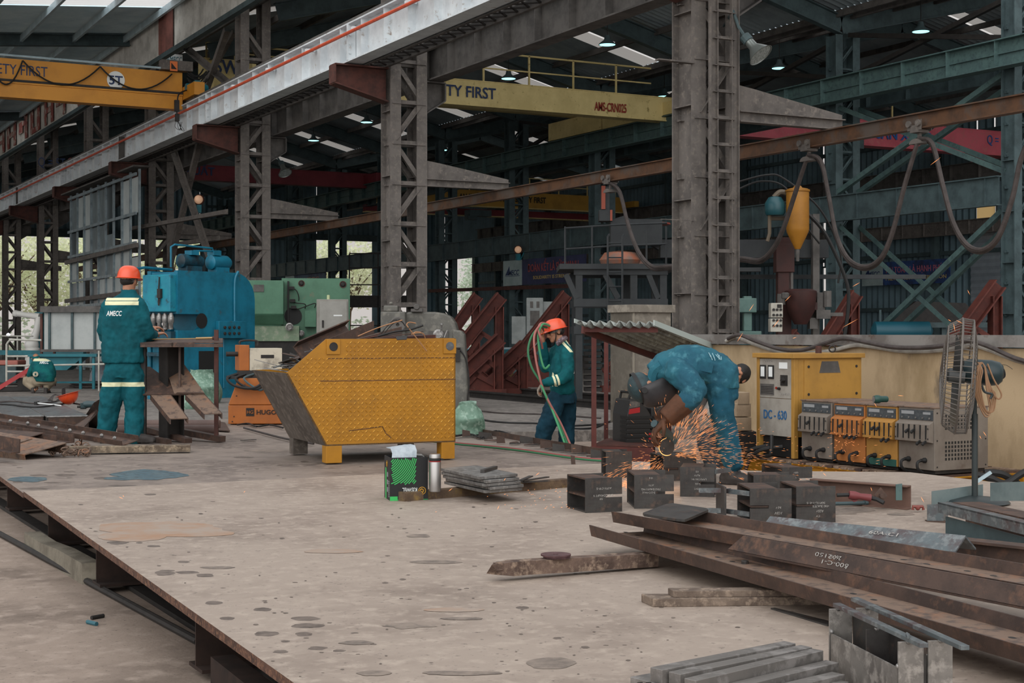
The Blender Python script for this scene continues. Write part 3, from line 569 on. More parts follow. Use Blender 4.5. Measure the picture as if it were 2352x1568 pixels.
# =====================================================================  BANNERS
def banner(X, px0, px1, pyt, pyb, pxlogo, label, lines, name='banner', logo='AMECC', col='#343a5c'):
    a, b, l = PX(px0, pyb, X), PX(px1, pyb, X), PX(pxlogo, pyb, X); zt = PX(px0, pyt, X).z; zb = a.z
    t = T(name, label, 'banner', V((X, (a.y+b.y)/2, zb)))
    mb = MB(); mb.bx(X, X+.03, min(b.y, l.y), max(b.y, l.y), zb, zt); O('sign_board', mb, M('banner_blue', col, .6, alt='#2a2f4c', sc=2), t)
    mb = MB(); mb.bx(X-.005, X+.03, min(a.y, l.y), max(a.y, l.y), zb, zt); O('logo_board', mb, M('banner_pale', '#9fb0b0', .6, alt='#8ea0a0', sc=2), t)
    xd = V((0, -1, 0)); H = zt-zb
    TXT(logo, C['ink'], t, V((X-.01, (a.y+l.y)/2, zb+H*.42)), xd, UP, H*.2, abs(a.y-l.y)*.72, shear=.25, bold=.02)
    mb = MB(); mb.bx(X-.012, X-.006, (a.y+l.y)/2-abs(a.y-l.y)*.38, (a.y+l.y)/2+abs(a.y-l.y)*.38, zb+H*.37, zb+H*.39); mb.prism([V((X-.012, a.y-abs(a.y-l.y)*.12, zb+H*.42)), V((X-.012, a.y-abs(a.y-l.y)*.34, zb+H*.78)), V((X-.012, a.y-abs(a.y-l.y)*.36, zb+H*.42))], (.005, 0, 0)); O('logo_mark', mb, C['ink'], t)
    for s, m, f, h, wd in lines: TXT(s, m, t, V((X-.01, (l.y+b.y)/2, zb+H*f)), xd, UP, H*h, abs(b.y-l.y)*wd, bold=.01)
ry = M('banner_red', '#9c4a48', .6); yl = M('banner_yellow', '#b9a468', .6)
banner(26.6, 1156, 1345, 600, 657, 1199, 'dark blue banner about solidarity with pale logo panel hung across a teal column', [('ĐOÀN KẾT LÀ SỨC MẠNH', ry, .5, .3, .8), ('SOLIDARITY IS STRENGTH', yl, .2, .13, .62)])
banner(42.3, 1980, 2182, 605, 657, 2028, 'blue safety banner with pale logo panel low on the far right wall', [('AN TOÀN LÀ HẠNH PHÚC', M('banner_pink', '#b56a7c', .6), .52, .26, .9), ('PREVENTION OF EXPLOSION', yl, .2, .16, .9)], col='#2d4f86')
banner(26.6, 655, 748, 629, 672, 676, 'small blue sign board peeking above the green shear', [('AMECC', M('sign_orange', '#b06a50', .6), .5, .2, .6)], col='#3d566e')
mb = MB(); mb.bar(PX(985, 668, 26.6), PX(1322, 656, 26.6), .06, .14); O('cable_rail', mb, C['corbel'], label='dark red horizontal rail below the solidarity banner', cat='rail')

# =====================================================================  TREES OUTSIDE
lf = [translucent('leaf_light', '#e9edcd', .6), translucent('leaf_pale', '#dfe6c4', .6), translucent('leaf_bluish', '#c9d8c4', .6)]
bark = M('tree_bark', '#6d5c4c', .9)
def tree_meshes(seed, h, r, nleaf, k):
    rnd = random.Random(seed); mb = MB()
    tr = MB(); pts = [V((0, 0, 0)), V((.1, .1, h*.25)), V((-.1, .2, h*.5)), V((0, 0, h*.8))]; tr.tube(spline(pts, 4), [.2-.012*i for i in range(13)], 7)
    blobs = [(V((rnd.uniform(-1, 1)*r*.75, rnd.uniform(-1, 1)*r*.75, h*rnd.uniform(.32, .95))), rnd.uniform(.28, .5)*r) for _ in range(16)]
    for c, s in blobs: tr.tube([V((0, 0, h*.3)), (V((0, 0, h*.35))+c)/2+UP*.3, c], [.09, .06, .02], 5)
    for _ in range(nleaf):
        c, s = rnd.choice(blobs); u = V((rnd.gauss(0, 1), rnd.gauss(0, 1), rnd.gauss(0, 1))).normalized(); p = c+u*s*rnd.uniform(.5, 1.05); n_ = V((rnd.gauss(0, 1), rnd.gauss(0, 1), rnd.gauss(.4, 1))).normalized(); x, y, _z = frame(n_); e = rnd.uniform(.07, .17)
        mb.add([p-x*e-y*e*.5, p+x*e*.2-y*e*.7, p+x*e+y*e*.4, p-x*e*.2+y*e*.7], [(0, 1, 2, 3)])
    return mb, tr
protos = []
for i, (sx, sy, h, r, nl, lb) in enumerate(((16.5, 106, 9.5, 4.2, 3000, 'tall pale leafy tree outside beyond the open middle bay end'), (36.5, 107, 8.5, 3.8, 3000, 'broad pale tree outside seen left of the second lattice column'), (50.5, 97.0, 7.2, 3.0, 3000, 'slim bluish green tree outside the tall side doorway'))):
    t = T('tree', lb, 'tree', (sx, sy, 0), group='trees outside the hall'); a, b = tree_meshes(i+2, h, r, nl, i)
    O('crown', a, lf[i], t, local=True); O('trunk', b, bark, t, local=True); protos.append(t)
for i, (k, x, y, rz, lb) in enumerate(((0, 23.5, 105, 1.3, 'pale tree outside glimpsed above the blue press'), (1, 20.5, 112, 2.2, 'broad tree outside behind the leftmost lattice columns'), (1, 27.5, 103, .4, 'broad tree outside mostly hidden by the glazed panel frame'), (0, 41.5, 104, 3.3, 'tall pale tree outside seen through the second lattice column'), (2, 34.0, 101, 1.0, 'slim bluish tree outside by the left edge of the end doorway'),
                                    (1, 44, 112, 4.0, 'broad tree far outside behind the end doorway'), (2, 55, 106, 2.4, 'bluish tree farther out through the tall side doorway'), (0, 13.0, 103, 4.4, 'tall tree outside at the left edge of the picture'), (0, 31, 112, 5.1, 'tall tree far outside the end doorway left part'), (1, 24, 115, 0.2, 'broad tree far outside the middle bay end'))):
    DUP(protos[k], (x, y, 0), rz, label=lb)
mb = MB(); random.seed(8)
for i in range(3200):
    x = random.uniform(10, 60); y = random.uniform(100, 122); z = random.random()**1.5*2.6; e = random.uniform(.12, .3); u = V((random.gauss(0, 1), random.gauss(0, 1), random.gauss(0, 1))).normalized(); a, b, _ = frame(u); p = V((x, y, z+.05))
    mb.add([p-a*e, p+b*e*.6, p+a*e, p-b*e*.6], [(0, 1, 2, 3)])
O('undergrowth', mb, lf[2], label='pale green undergrowth outside the hall end', cat='bushes', kind='stuff')
# =====================================================================  MACHINES AND MIDDLE DISTANCE
def VF(x, d, z): return FW*d + RT*x + UP*z
def TV(name, label, cat, px, d, z, deg, **k):          # a thing standing at image column px, distance d, turned deg from the view's right
    return T(name, label, cat, VF((px-1176)/F*d, d, z), math.radians(deg)-TH, **k)
def rbox(mb, x0, x1, y0, y1, z0, z1): mb.bx(x0, x1, y0, y1, z0, z1)
SZ = .15
def knob(mb, c, r, h, ax=(0, -1, 0), n=14): mb.lathe([(r, 0), (r, h*.8), (r*.85, h)], c, ax, n)
# --- blue press
pb = M('blue_press_paint', '#18708a', .45, alt='#135c72', sc=2.2, alt2='#3a4b50', sc2=5, lo2=.6, hi2=.72, bump=.05)
pbd = M('blue_press_oily', '#17495a', .5, alt='#1c2c33', sc=5)
t = TV('hydraulic_press', 'big blue C frame press with pumps on top behind the standing worker', 'press', 408, 28.9, SZ, 55)
arc = [(2.1-.55+.55*math.cos(math.radians(a)), 1.98+.55*math.sin(math.radians(a))) for a in range(0, 91, 15)]
poly = [(0, 0), (2.1, 0)] + arc + [(0, 2.53), (0, 1.68), (.55, 1.68), (.6, 1.6), (.6, 1.42), (.5, 1.36), (0, 1.36)]
for y0, y1 in ((0, .1), (.77, .87)):
    mb = MB(); mb.prism([(x, y0, z) for x, z in poly], (0, y1-y0, 0)); O('side_plate', mb, pb, t, local=True)
mb = MB(); mb.bx(0.02, .9, .1, .77, 1.68, 2.5); mb.bx(.03, .45, .12, .75, 0, 1.3); mb.bx(.6, 2.05, .1, .77, .05, 2.0); O('frame_body', mb, pb, t, local=True)
mb = MB(); mb.bx(-.16, .02, .04, .83, 1.72, 2.45); O('ram_head', mb, M('lit_press_blue', '#1f8496', .45, alt='#18728a', sc=3, alt2='#274a52', sc2=6, lo2=.58, hi2=.7), t, local=True, bevel=.02)  # head coloured lighter than the frame to show the light falling on it
mb = MB(); mb.bx(-.12, .0, .06, .8, 1.05, 1.34); mb.bx(-.3, .0, .02, .85, .86, .93); O('bolster', mb, pbd, t, local=True)
for k in range(5):
    mb = MB(); mb.lathe([(.045, 1.38), (.045, 1.5), (.06, 1.52), (.06, 1.62), (.03, 1.7)], (-.08, .1+.165*k, 0), UP, 10); O('punch_tool', mb, C['brightsteel'], t, local=True, smooth=True)
mb = MB(); mb.bx(1.0, 1.75, -.1, 0, 1.2, 1.55); O('control_box', mb, pb, t, local=True, bevel=.01)
mb = MB(); [knob(mb, (1.15+.13*i, -.1, 1.3+.12*j), .03, .03, n=8) for i in range(4) for j in range(2)]; O('button', mb, C['dark'], t, local=True)
mb = MB(); mb.tube(spline([(1.6, -.03, 2.55), (1.56, -.03, 2.5), (1.5, -.03, 2.3), (1.5, -.03, 1.55)]), .03, 7); mb.tube([(1.2, -.02, 1.2), (1.2, -.02, .2)], .015, 5); O('conduit', mb, pb, t, local=True)
for xa, xb, r, nm in ((.35, .95, .14, 'pump'), (1.15, 1.7, .15, 'motor')):
    mb = MB(); mb.lathe([(r*.6, 0), (r, .04), (r, xb-xa-.08), (r*.7, xb-xa)], (xa, .35, 2.74), (1, 0, 0), 16); mb.bx(xa+.1, xb-.1, .22, .48, 2.53, 2.64); O(nm, mb, pbd if nm == 'pump' else pb, t, local=True, smooth=True)
mb = MB(); mb.tube([(.1, .3, 2.6), (.1, .3, 3.0), (.2, .3, 3.05), (1.2, .3, 3.02), (1.25, .3, 2.85)], .022, 6); mb.tube([(.3, .5, 2.56), (-.4, .5, 2.58), (-.6, .5, 2.55)], .03, 6); mb.tube([(.7, .3, 2.85), (.7, .3, 2.95), (1.4, .3, 2.97)], .02, 6); mb.bx(.55, .75, .2, .4, 2.86, 2.95); mb.bx(1.2, 1.4, .25, .45, 2.88, 2.98); O('oil_pipe', mb, pb, t, local=True)
mb = MB(); mb.tube(spline([(-.17, .33, 2.4), (-.19, .33, 2.1), (-.2, .32, 1.85), (-.19, .3, 1.95), (-.18, .3, 2.1)]), .014, 5); mb.box((-.19, .3, 2.08), (.05, .1, .18)); O('hand_switch', mb, C['dark'], t, local=True)
mb = MB(); mb.bx(.58, .62, -.005, .0, 1.4, 1.65); mb.lathe([(.15, 0), (.15, .01)], (.62, -.002, 1.55), (0, -1, 0), 18); O('throat_recess', mb, C['black'], t, local=True)
mb = MB(); mb.bx(.55, .95, -.015, 0, .35, .95); O('open_hatch', mb, C['black'], t, local=True)
# --- green plate shear
gg = M('machine_green', '#4f7a62', .5, alt='#446b55', sc=1.8, alt2='#6d6a58', sc2=4, lo2=.62, hi2=.75); gl = M('pale_machine_green', '#7c9076', .55, alt='#6b7f69', sc=2.4, alt2='#8f9784', sc2=8)
t = TV('plate_shear', 'green plate shear machine with round lugs behind the orange welder', 'machine', 652, 34.0, SZ, 8)
k = 34.0/F
def gp(px, py): return (px-652)*k, (895-py)*k
mb = MB(); a = gp(553, 645); b = gp(652, 722); mb.bx(a[0], 0, -.5, .2, b[1], a[1]); x0, z0 = gp(575, 745); mb.prism([(a[0], -.5, b[1]), (0, -.5, b[1]), (0, -.3, z0), (x0, -.3, z0)], (0, .5, 0)); O('front_hood', mb, gg, t, local=True, bevel=.015)
mb = MB(); x0, z1 = gp(572, 748); x1, z0 = gp(690, 783); mb.bx(x0, .35, -.25, .4, z0, z1); O('lower_beam', mb, gl, t, local=True, bevel=.01); mb = MB(); mb.bx(x0+.05, .4, -.2, .5, 0, z0); O('plinth', mb, C['dark'], t, local=True)
mb = MB(); x1, z1 = gp(803, 638); mb.bx(-.05, x1, .05, .25, 0, z1); mb.bx(-.9, x1, 1.2, 1.35, 0, z1-.1); mb.bx(x1-.12, x1, .1, 1.3, .3, z1-.05); O('side_frame', mb, gg, t, local=True)
for px, py, r in ((692, 650, .06), (787, 652, .065)):
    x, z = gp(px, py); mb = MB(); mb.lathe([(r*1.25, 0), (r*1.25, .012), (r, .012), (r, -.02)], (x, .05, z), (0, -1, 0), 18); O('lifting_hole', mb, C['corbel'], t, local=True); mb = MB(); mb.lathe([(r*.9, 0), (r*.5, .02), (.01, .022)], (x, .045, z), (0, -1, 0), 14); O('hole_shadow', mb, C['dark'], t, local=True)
for px, py, r in ((665, 750, .09), (692, 765, .07)):
    x, z = gp(px, py); mb = MB(); mb.lathe([(r*.5, 0), (r*.5, .1), (r, .1), (r, .16), (r*.7, .17), (r*.6, .13), (r*.2, .13), (.02, .16)], (x, -.25 if px < 680 else .05, z), (0, -1, 0), 20); O('hand_dial', mb, C['brightsteel'], t, local=True, smooth=True)
mb = MB(); x, z = gp(660, 645); x2, z2 = gp(664, 745); mb.bx(x, x2, -.05, .06, z2, z); x, z = gp(683, 725); mb.lathe([(.2, 0), (.2, .02)], (x-.1, .05, z), (0, -1, 0), 18); O('slide_way', mb, C['black'], t, local=True)
mb = MB(); x, z = gp(700, 713); x2, z2 = gp(725, 750); mb.bx(x, x2, -.15, .05, z2, z); O('valve_box', mb, gg, t, local=True)
mb = MB()
for a, b in (((668, 661), (686, 690)), ((668, 690), (700, 708)), ((672, 704), (722, 706))):
    p, q = gp(*a), gp(*b); mb.tube(spline([(p[0], -.02, p[1]), (p[0]+.12, -.06, p[1]-.05), (q[0], -.06, q[1]+.1), (q[0], -.02, q[1])]), .012, 5)
for px, py in ((670, 661), (672, 690), (674, 705)): p = gp(px, py); mb.box((p[0], -.04, p[1]), (.12, .12, .07))
O('limit_switch', mb, C['dark'], t, local=True)
mb = MB(); x, z = gp(585, 655); x2, z2 = gp(608, 671); mb.bx(x, x2, -.515, -.5, z2, z); O('name_plate', mb, C['grime'], t, local=True)
# grey electrical cabinet in front of it
t = TV('electrical_cabinet', 'grey electrical cabinet with label strip in front of the green shear', 'cabinet', 729, 32.5, SZ, 6); k = 32.5/F
w_ = (800-729)*k; h = (762+1.33/k-687)*k
mb = MB(); mb.bx(-.02, w_, 0, .4, 0, h); O('cabinet_body', mb, M('cabinet_grey', '#8f8d86', .5, alt='#807e77', sc=2), t, local=True, bevel=.01); mb = MB(); mb.bx(.05, w_-.03, -.02, 0, .1, h-.05); O('door', mb, M('cabinet_door_grey', '#979690', .5, alt='#8a8983', sc=2), t, local=True, bevel=.005)
mb = MB(); mb.bx(.1, .14, -.04, -.02, h-.62, h-.46); O('handle', mb, C['dark'], t, local=True); mb = MB(); mb.bx(w_*.52, w_*.8, -.025, -.02, h-.37, h-.34); O('label_strip', mb, C['inkwhite'], t, local=True)
mb = MB(); mb.lathe([(.035, 0), (.035, .09), (.02, .1)], (w_*.35, .2, h), UP, 10); O('bottle', mb, M('pale_bottle', '#b9c49a', .4), None, 'small pale bottle standing on the grey cabinet by the shear', 'bottle', local=True); 
o = bpy.data.objects['bottle']; o.matrix_world = MW[t.name]
# --- grey milling machine
t = TV('milling_machine', 'grey rounded milling machine right behind the yellow scrap skip', 'machine', 975, 25.5, SZ, 0); k = 25.5/F
gp2 = lambda px, py: ((px-975)*k, (762+1.33/k-py)*k)
gm = M('machine_grey', '#63625c', .5, alt='#54534e', sc=2.5, alt2='#737169', sc2=9)
pl = [(885, 940), (1050, 940), (1050, 757), (1046, 742), (1036, 727), (1020, 719), (1000, 716), (936, 716), (930, 722), (885, 722)]
mb = MB(); mb.prism([(gp2(*q)[0], 0, gp2(*q)[1] if q[1] < 935 else 0) for q in pl], (0, .9, 0)); O('column_body', mb, gm, t, local=True, bevel=.03)
pl = [(1040, 940), (1077, 940), (1072, 830), (1067, 768), (1060, 759), (1040, 756)]; mb = MB(); mb.prism([(gp2(*q)[0], -.05, gp2(*q)[1] if q[1] < 935 else 0) for q in pl], (0, .7, 0)); O('motor_cover', mb, gm, t, local=True, bevel=.03)
mb = MB(); a, b = gp2(878, 716), gp2(934, 775); mb.bx(a[0], b[0], -.35, 0, b[1], a[1]); a, b = gp2(884, 702), gp2(917, 716); mb.bx(a[0], b[0], -.3, .0, b[1], a[1]); a = gp2(900, 700); mb.bx(a[0]-.03, a[0]+.03, -.2, -.14, a[1], a[1]+.05); O('gear_head', mb, gm, t, local=True, bevel=.02)
mb = MB(); x, z = gp2(919, 746); mb.lathe([(.06, .14), (.1, .15), (.12, .17), (.135, .17), (.135, .2), (.12, .21), (.03, .19), (.03, 0)], (x, -.35, z), (0, -1, 0), 22); O('hand_wheel', mb, C['grime'], t, local=True, smooth=True)
mb = MB(); x, z = gp2(958, 705); mb.lathe([(.04, 0), (.055, .02), (.055, .06), (.04, .08)], (x, -.04, z), (0, -1, 0), 14); mb.bx(x-.1, x+.1, -.1, .1, z-.08, z-.03); O('eye_bolt', mb, C['grime'], t, local=True)
mb = MB(); x, z = gp2(1007, 768); mb.lathe([(.09, 0), (.09, .05), (.06, .06)], (x, -.0, z), (0, -1, 0), 16); mb.tube([(x+.04, -.1, z+.05), (x+.06, -.12, z+.16)], .012, 5); mb.ball((x+.06, -.12, z+.17), .025, 8, 5); O('speed_lever', mb, C['brightsteel'], t, local=True)
mb = MB(); a, b = gp2(985, 760), gp2(1030, 780); mb.bx(a[0], b[0], -.03, 0, b[1], a[1]); O('dial_plate', mb, C['grime'], t, local=True)
mb = MB(); x, z = gp2(1055, 800); mb.tube(spline([(x, -.07, z), (x+.12, -.1, z-.2), (x+.17, -.1, z-.6), (x+.12, -.08, 0.02)]), .014, 5); mb.box((x-.03, -.08, z-.12), (.09, .04, .2)); mb.bx(x-.07, x+.02, -.12, -.05, z+.0, z+.02); O('supply_lead', mb, C['dark'], t, local=True)
# --- orange welding power source and wire feeder
go = M('welder_orange', '#a55f28', .5, alt='#955526', sc=3, alt2='#8b5a38', sc2=8, lo2=.62, hi2=.74)
t = TV('welding_machine', 'orange welding power source beside the scrap skip', 'welder', 524, 17.9, PZ, 2); k = 17.9/F
w_ = .66; h1 = (973-930)*k; h2 = (973-868)*k
mb = MB(); mb.bx(0, w_, 0, .6, 0, h1); O('lower_case', mb, go, t, local=True, bevel=.008); mb = MB(); mb.prism([(0, .0, h1+.004), (w_, 0, h1+.004), (w_-.06, .0, h2), (.12, 0, h2)], (0, .6, 0)); O('upper_case', mb, go, t, local=True, bevel=.008)
mb = MB(); mb.bx(-.02, .12, -.02, .62, h2-.01, h2+.03); mb.bx(.1, w_-.1, .05, .55, h2, h2+.09); O('swivel_tray', mb, C['dark'], t, local=True)
mb = MB(); [mb.lathe([(.008, 0), (.008, .008)], p, (0, -1, 0), 6) for p in ((.07, 0, h1*.4), (.1, 0, h1*1.5), (.2, 0, h2*.85), (.05, 0, .03))]; O('screw', mb, C['dark'], t, local=True)
mb = MB(); x = (565-524)*k; z = (973-955)*k; mb.bx(x, x+.098, -.004, 0, z, z+.098); O('logo_block', mb, C['inkblack'], t, local=True)
xw = V((math.cos(math.radians(2)-TH), math.sin(math.radians(2)-TH), 0))
TXT('HG', go, t, MW[t.name] @ V((x+.049, -.006, z+.03)), xw, UP, .04, .075); TXT('HUGONG', C['inkblack'], t, MW[t.name] @ V(((589-524)*k, -.003, z+.022)), xw, UP, .055, .36, align='LEFT', bold=.02)
t2 = TV('wire_feeder', 'orange and white wire feeder on top of the orange welding power source', 'wire feeder', 550, 17.95, PZ+h2+.09, 20)
mb = MB(); mb.bx(0, .12, .0, .32, 0, .31); O('orange_side', mb, go, t2, local=True, bevel=.006); mb = MB(); mb.bx(.125, .52, .0, .32, 0, .27); O('white_side', mb, M('dirty_white_case', '#c0b8a6', .6, alt='#8f877a', sc=5, lo=.5, hi=.66), t2, local=True, bevel=.006)
mb = MB(); mb.tube(spline([(.02, .1, .32), (.04, .1, .36), (.22, .1, .36), (.24, .1, .3)]), .014, 6); mb.lathe([(.03, 0), (.03, .14)], (0, .12, .2), (-1, 0, 0), 10); O('handle', mb, C['dark'], t2, local=True)
mb = MB(); mb.bx(.26, .42, -.004, 0, .15, .19); O('name_strip', mb, C['inkblack'], t2, local=True)
for i, (a, r, m) in enumerate((((.12, -.1, .1), .018, 'black'), ((.2, -.13, .02), .016, 'black'), ((.3, -.1, .06), .014, 'tealdark'))):
    mb = MB(); p = MW[t.name] @ V((.1+.1*i, .05, h2+.05)); q = MW[t.name] @ V((.5, -.05, h2-.02-.02*i)); mb.tube(spline([p, p+RT*-.1-UP*.05-FW*.1, p+RT*.0-UP*.14-FW*.12, p.lerp(q, .6)-UP*.12-FW*.1, q+UP*.05]), r, 6); O('welder_cable', mb, C[m], label=['thick black cable looping off the orange welder', 'lower black cable looping off the orange welder', 'thin dark green cable on the orange welder'][i], cat='cable', smooth=True)
# --- left background: panel box, teal table, railing, robot
t = TV('panel_box', 'long grey box with pale panels and rusty corner post behind the workers at left', 'box', 92, 35.5, SZ, 0); k = 35.5/F
X = lambda px: (px-92)*k
Z = lambda py: (762+1.33/k-py)*k
mb = MB(); mb.bx(X(100), X(322), .05, 1.1, Z(803), Z(712)); O('box_core', mb, M('pale_panel_grey', '#a9adab', .5, alt='#989d9c', sc=1.5), t, local=True)
for px in (113, 165, 217, 270): mb = MB(); mb.bx(X(px-2.5), X(px+2.5), 0, .06, Z(803), Z(716)); O('divider', mb, C['tealdark'], t, local=True)
mb = MB(); mb.bx(X(94), X(325), -.06, 1.15, Z(717), Z(703)); mb.bx(X(94), X(325), -.02, 1.12, Z(808), Z(802)); O('rim', mb, C['grime'], t, local=True)
for xx, yy in ((92, 0), (318, 0), (92, 1.0), (318, 1.0)): mb = MB(); mb.bx(X(xx), X(xx+5), yy, yy+.06, 0, Z(720)); O('leg', mb, C['corbel'], t, local=True)
tl = M('teal_bench_paint', '#1c6a75', .5, alt='#175761', sc=2)
t = TV('hopper_bench', 'teal steel bench with tapered hopper under the panel box', 'bench', 63, 34.5, SZ, 0); k = 34.5/F; X = lambda px: (px-63)*k; Z = lambda py: (762+1.33/k-py)*k
mb = MB(); mb.bx(X(63), X(222), 0, .8, Z(819), Z(813)); O('bench_top', mb, tl, t, local=True); mb = MB(); mb.prism([(X(66), .1, Z(819)), (X(190), .1, Z(819)), (X(150), .1, Z(850)), (X(100), .1, Z(850))], (0, .5, 0)); O('hopper', mb, tl, t, local=True)
for px in (66, 180, 210): mb = MB(); mb.bx(X(px), X(px+6), .05, .11, 0, Z(819)); O('leg', mb, tl, t, local=True)
mb = MB(); mb.bx(X(115), X(213), .05, .1, Z(880), Z(876)); O('foot_rail', mb, tl, t, local=True)
mb = MB(); mb.bar(P(-30, 809, 38.5), P(195, 811, 38.5), .3, .12); O('conveyor_beam', mb, tl, label='long teal beam behind the railing at the left edge', cat='beam')
mb = MB(); mb.bx(0, 0, 0, 0, 0, 0) if False else None
pr = M('railing_paint', '#b3b3aa', .5, alt='#9c9c94', sc=4)
t = TV('pipe_railing', 'pale pipe railing with a rounded corner at the left edge', 'railing', 15, 33.5, SZ, 0); k = 33.5/F; X = lambda px: (px-15)*k; Z = lambda py: (762+1.33/k-py)*k
mb = MB(); mb.tube(spline([(0, 0, 0), (0, 0, Z(800)), (X(16), 0, Z(790)), (X(22), 0, Z(782)), (X(30), 0, Z(780)), (X(60), 0, Z(780.5)), (X(95), 0, Z(781))], 5), .024, 8); O('top_rail', mb, pr, t, local=True, smooth=True)
for a, b, y0, y1 in ((15, 240, 840, 836), (15, 64, 818, 818), (15, 64, 853, 853)): mb = MB(); mb.tube([(X(a), 0, Z(y0)), (X(b), 0, Z(y1))], .022, 7); O('rail', mb, pr, t, local=True)
mb = MB(); mb.tube([(X(227), 0, 0), (X(227), 0, Z(805))], .022, 7); O('post', mb, pr, t, local=True)
mb = MB(); mb.tube([P(-20, 771, 40), P(76, 772, 40)], .022, 6); mb.tube([P(40, 771, 40), P(40, 862, 40)], .022, 6); O('pipe_railing', mb, pr, label='second pale pipe rail farther back at the left edge', cat='railing')
t = TV('welding_robot', 'white jointed welding robot arm at the left edge', 'robot', 75, 42, SZ, 0); k = 42/F; X = lambda px: (px-75)*k; Z = lambda py: (762+1.33/k-py)*k
rw = M('robot_white', '#cfcfca', .4); mb = MB(); mb.tube([(X(34), 0, Z(719)), (X(60), 0, Z(723)), (X(90), 0, Z(727))], [.09, .08, .1], 10); mb.ball((X(36), 0, Z(720)), .1, 12, 8); O('forearm', mb, rw, t, local=True, smooth=True)
mb = MB(); mb.tube([(X(90), 0, Z(727)), (X(84), 0, Z(760)), (X(74), 0, Z(790))], [.1, .09, .15], 10); mb.ball((X(73), 0, Z(792)), .2, 14, 8); O('upper_arm', mb, rw, t, local=True, smooth=True)
mb = MB(); mb.lathe([(.22, 0), (.2, Z(800)), (.12, Z(795))], (X(75), 0, 0), UP, 14); O('base', mb, rw, t, local=True, smooth=True); mb = MB(); mb.tube([(X(35), 0, Z(722)), (X(33), 0, Z(735)), (X(34), 0, Z(752))], [.06, .05, .02], 8); O('torch', mb, C['dark'], t, local=True)
mb = MB(); mb.bx(X(72), X(90), .3, .5, 0, Z(716)); O('mast', mb, tl, t, local=True)
mb = MB(); mb.tube([P(35, 750, 42), P(24, 762, 41.7), P(19, 768, 41.5)], .012, 5); O('electrode', mb, C['dark'], t); mb = MB(); mb.ball(P(19, 769, 41.5), .05, 10, 6); O('welding_arc', mb, glow('arc_glow', '#e8e4ff', 14), t, label='tiny bluish white arc point')
def sack(name, label, px, py, z, r, h, mat, seed, lean=0):
    c = G(px, py, z); rnd = random.Random(seed); mb = MB(); n, m = 22, 12; rings = []
    for j in range(m+1):
        t_ = j/m; rr = r*(1.0-.15*(1-t_)**3-.62*max(0, t_-.45)**1.1/.52 + (.12 if t_ > .93 else 0)); rings.append([c+V((math.cos(2*math.pi*i/n)*rr*(1+.22*noise.noise(V((math.cos(2*math.pi*i/n)*1.6, math.sin(2*math.pi*i/n)*1.6, t_*2.4+seed))))+lean*t_*h, math.sin(2*math.pi*i/n)*rr*.8*(1+.22*noise.noise(V((math.sin(6.28*i/n)*2, seed, t_*3)))), h*t_+.03*noise.noise(V((i*.5, t_*4, seed))) if j else 0)) for i in range(n)])
    mb.loft(rings); o = O(name, mb, mat, label=label, cat='sack', smooth=True); return o
sg = M('green_sack', '#6d8c7b', .55, alt='#577564', sc=7, alt2='#8da697', sc2=16, bump=.5, bsc=9)
sack('plastic_sack', 'pale green plastic sack slumped at right end of the yellow skip', 1074, 996, PZ, .21, .34, sg, 1)
sack('plastic_sack', 'tied pale green sack behind the slanted steel channels', 462, 925, SZ, .42, .62, sg, 2); sack('plastic_sack', 'low pale green sack on the floor behind the work stand', 438, 938, SZ, .34, .38, sg, 5)
sack('plastic_sack', 'white sack beside the teal bench and railing', 232, 886, SZ, .3, .6, M('white_sack', '#aab0b8', .6, alt='#8e949c', sc=5, bump=.4, bsc=8), 7)
mb = MB(); random.seed(2)
for kk in range(9): c = G(190+random.random()*30, 890, SZ); r = .3+.2*random.random(); mb.tube([c+V((math.cos(a*.42)*r, math.sin(a*.42)*r, .03+.03*kk*.4)) for a in range(16)], .02, 5)
O('coiled_cable', mb, C['cable'], label='dark coiled cable on the floor beside the white sack', cat='cable')
t = TV('red_trolley', 'low red and grey trolley with tools by the crouching worker', 'trolley', 30, 33, SZ, 20); mb = MB(); mb.bar((-.3, 0, .08), (.55, 0, .62), .06, .08); mb.bar((-.3, .25, .08), (.55, .25, .62), .06, .08); O('frame', mb, M('trolley_red', '#a83c3e', .5), t, local=True); mb = MB(); mb.bx(-.5, .5, .0, .4, .02, .1); mb.bx(.1, .4, .05, .35, .1, .3); O('tray', mb, C['dark'], t, local=True)
t = TV('engine_unit', 'faded red and green machine unit at the left edge behind the railing', 'machine', 14, 37, SZ, 0); mb = MB(); mb.bx(-.5, .25, 0, .6, .05, .5); O('case', mb, C['tealdark'], t, local=True, bevel=.03); mb = MB(); mb.bx(-.55, .3, -.03, .63, .5, .62); mb.bx(.3, .45, .1, .5, .1, .3); O('cover', mb, M('faded_red_cover', '#a5655a', .6), t, local=True, bevel=.03)

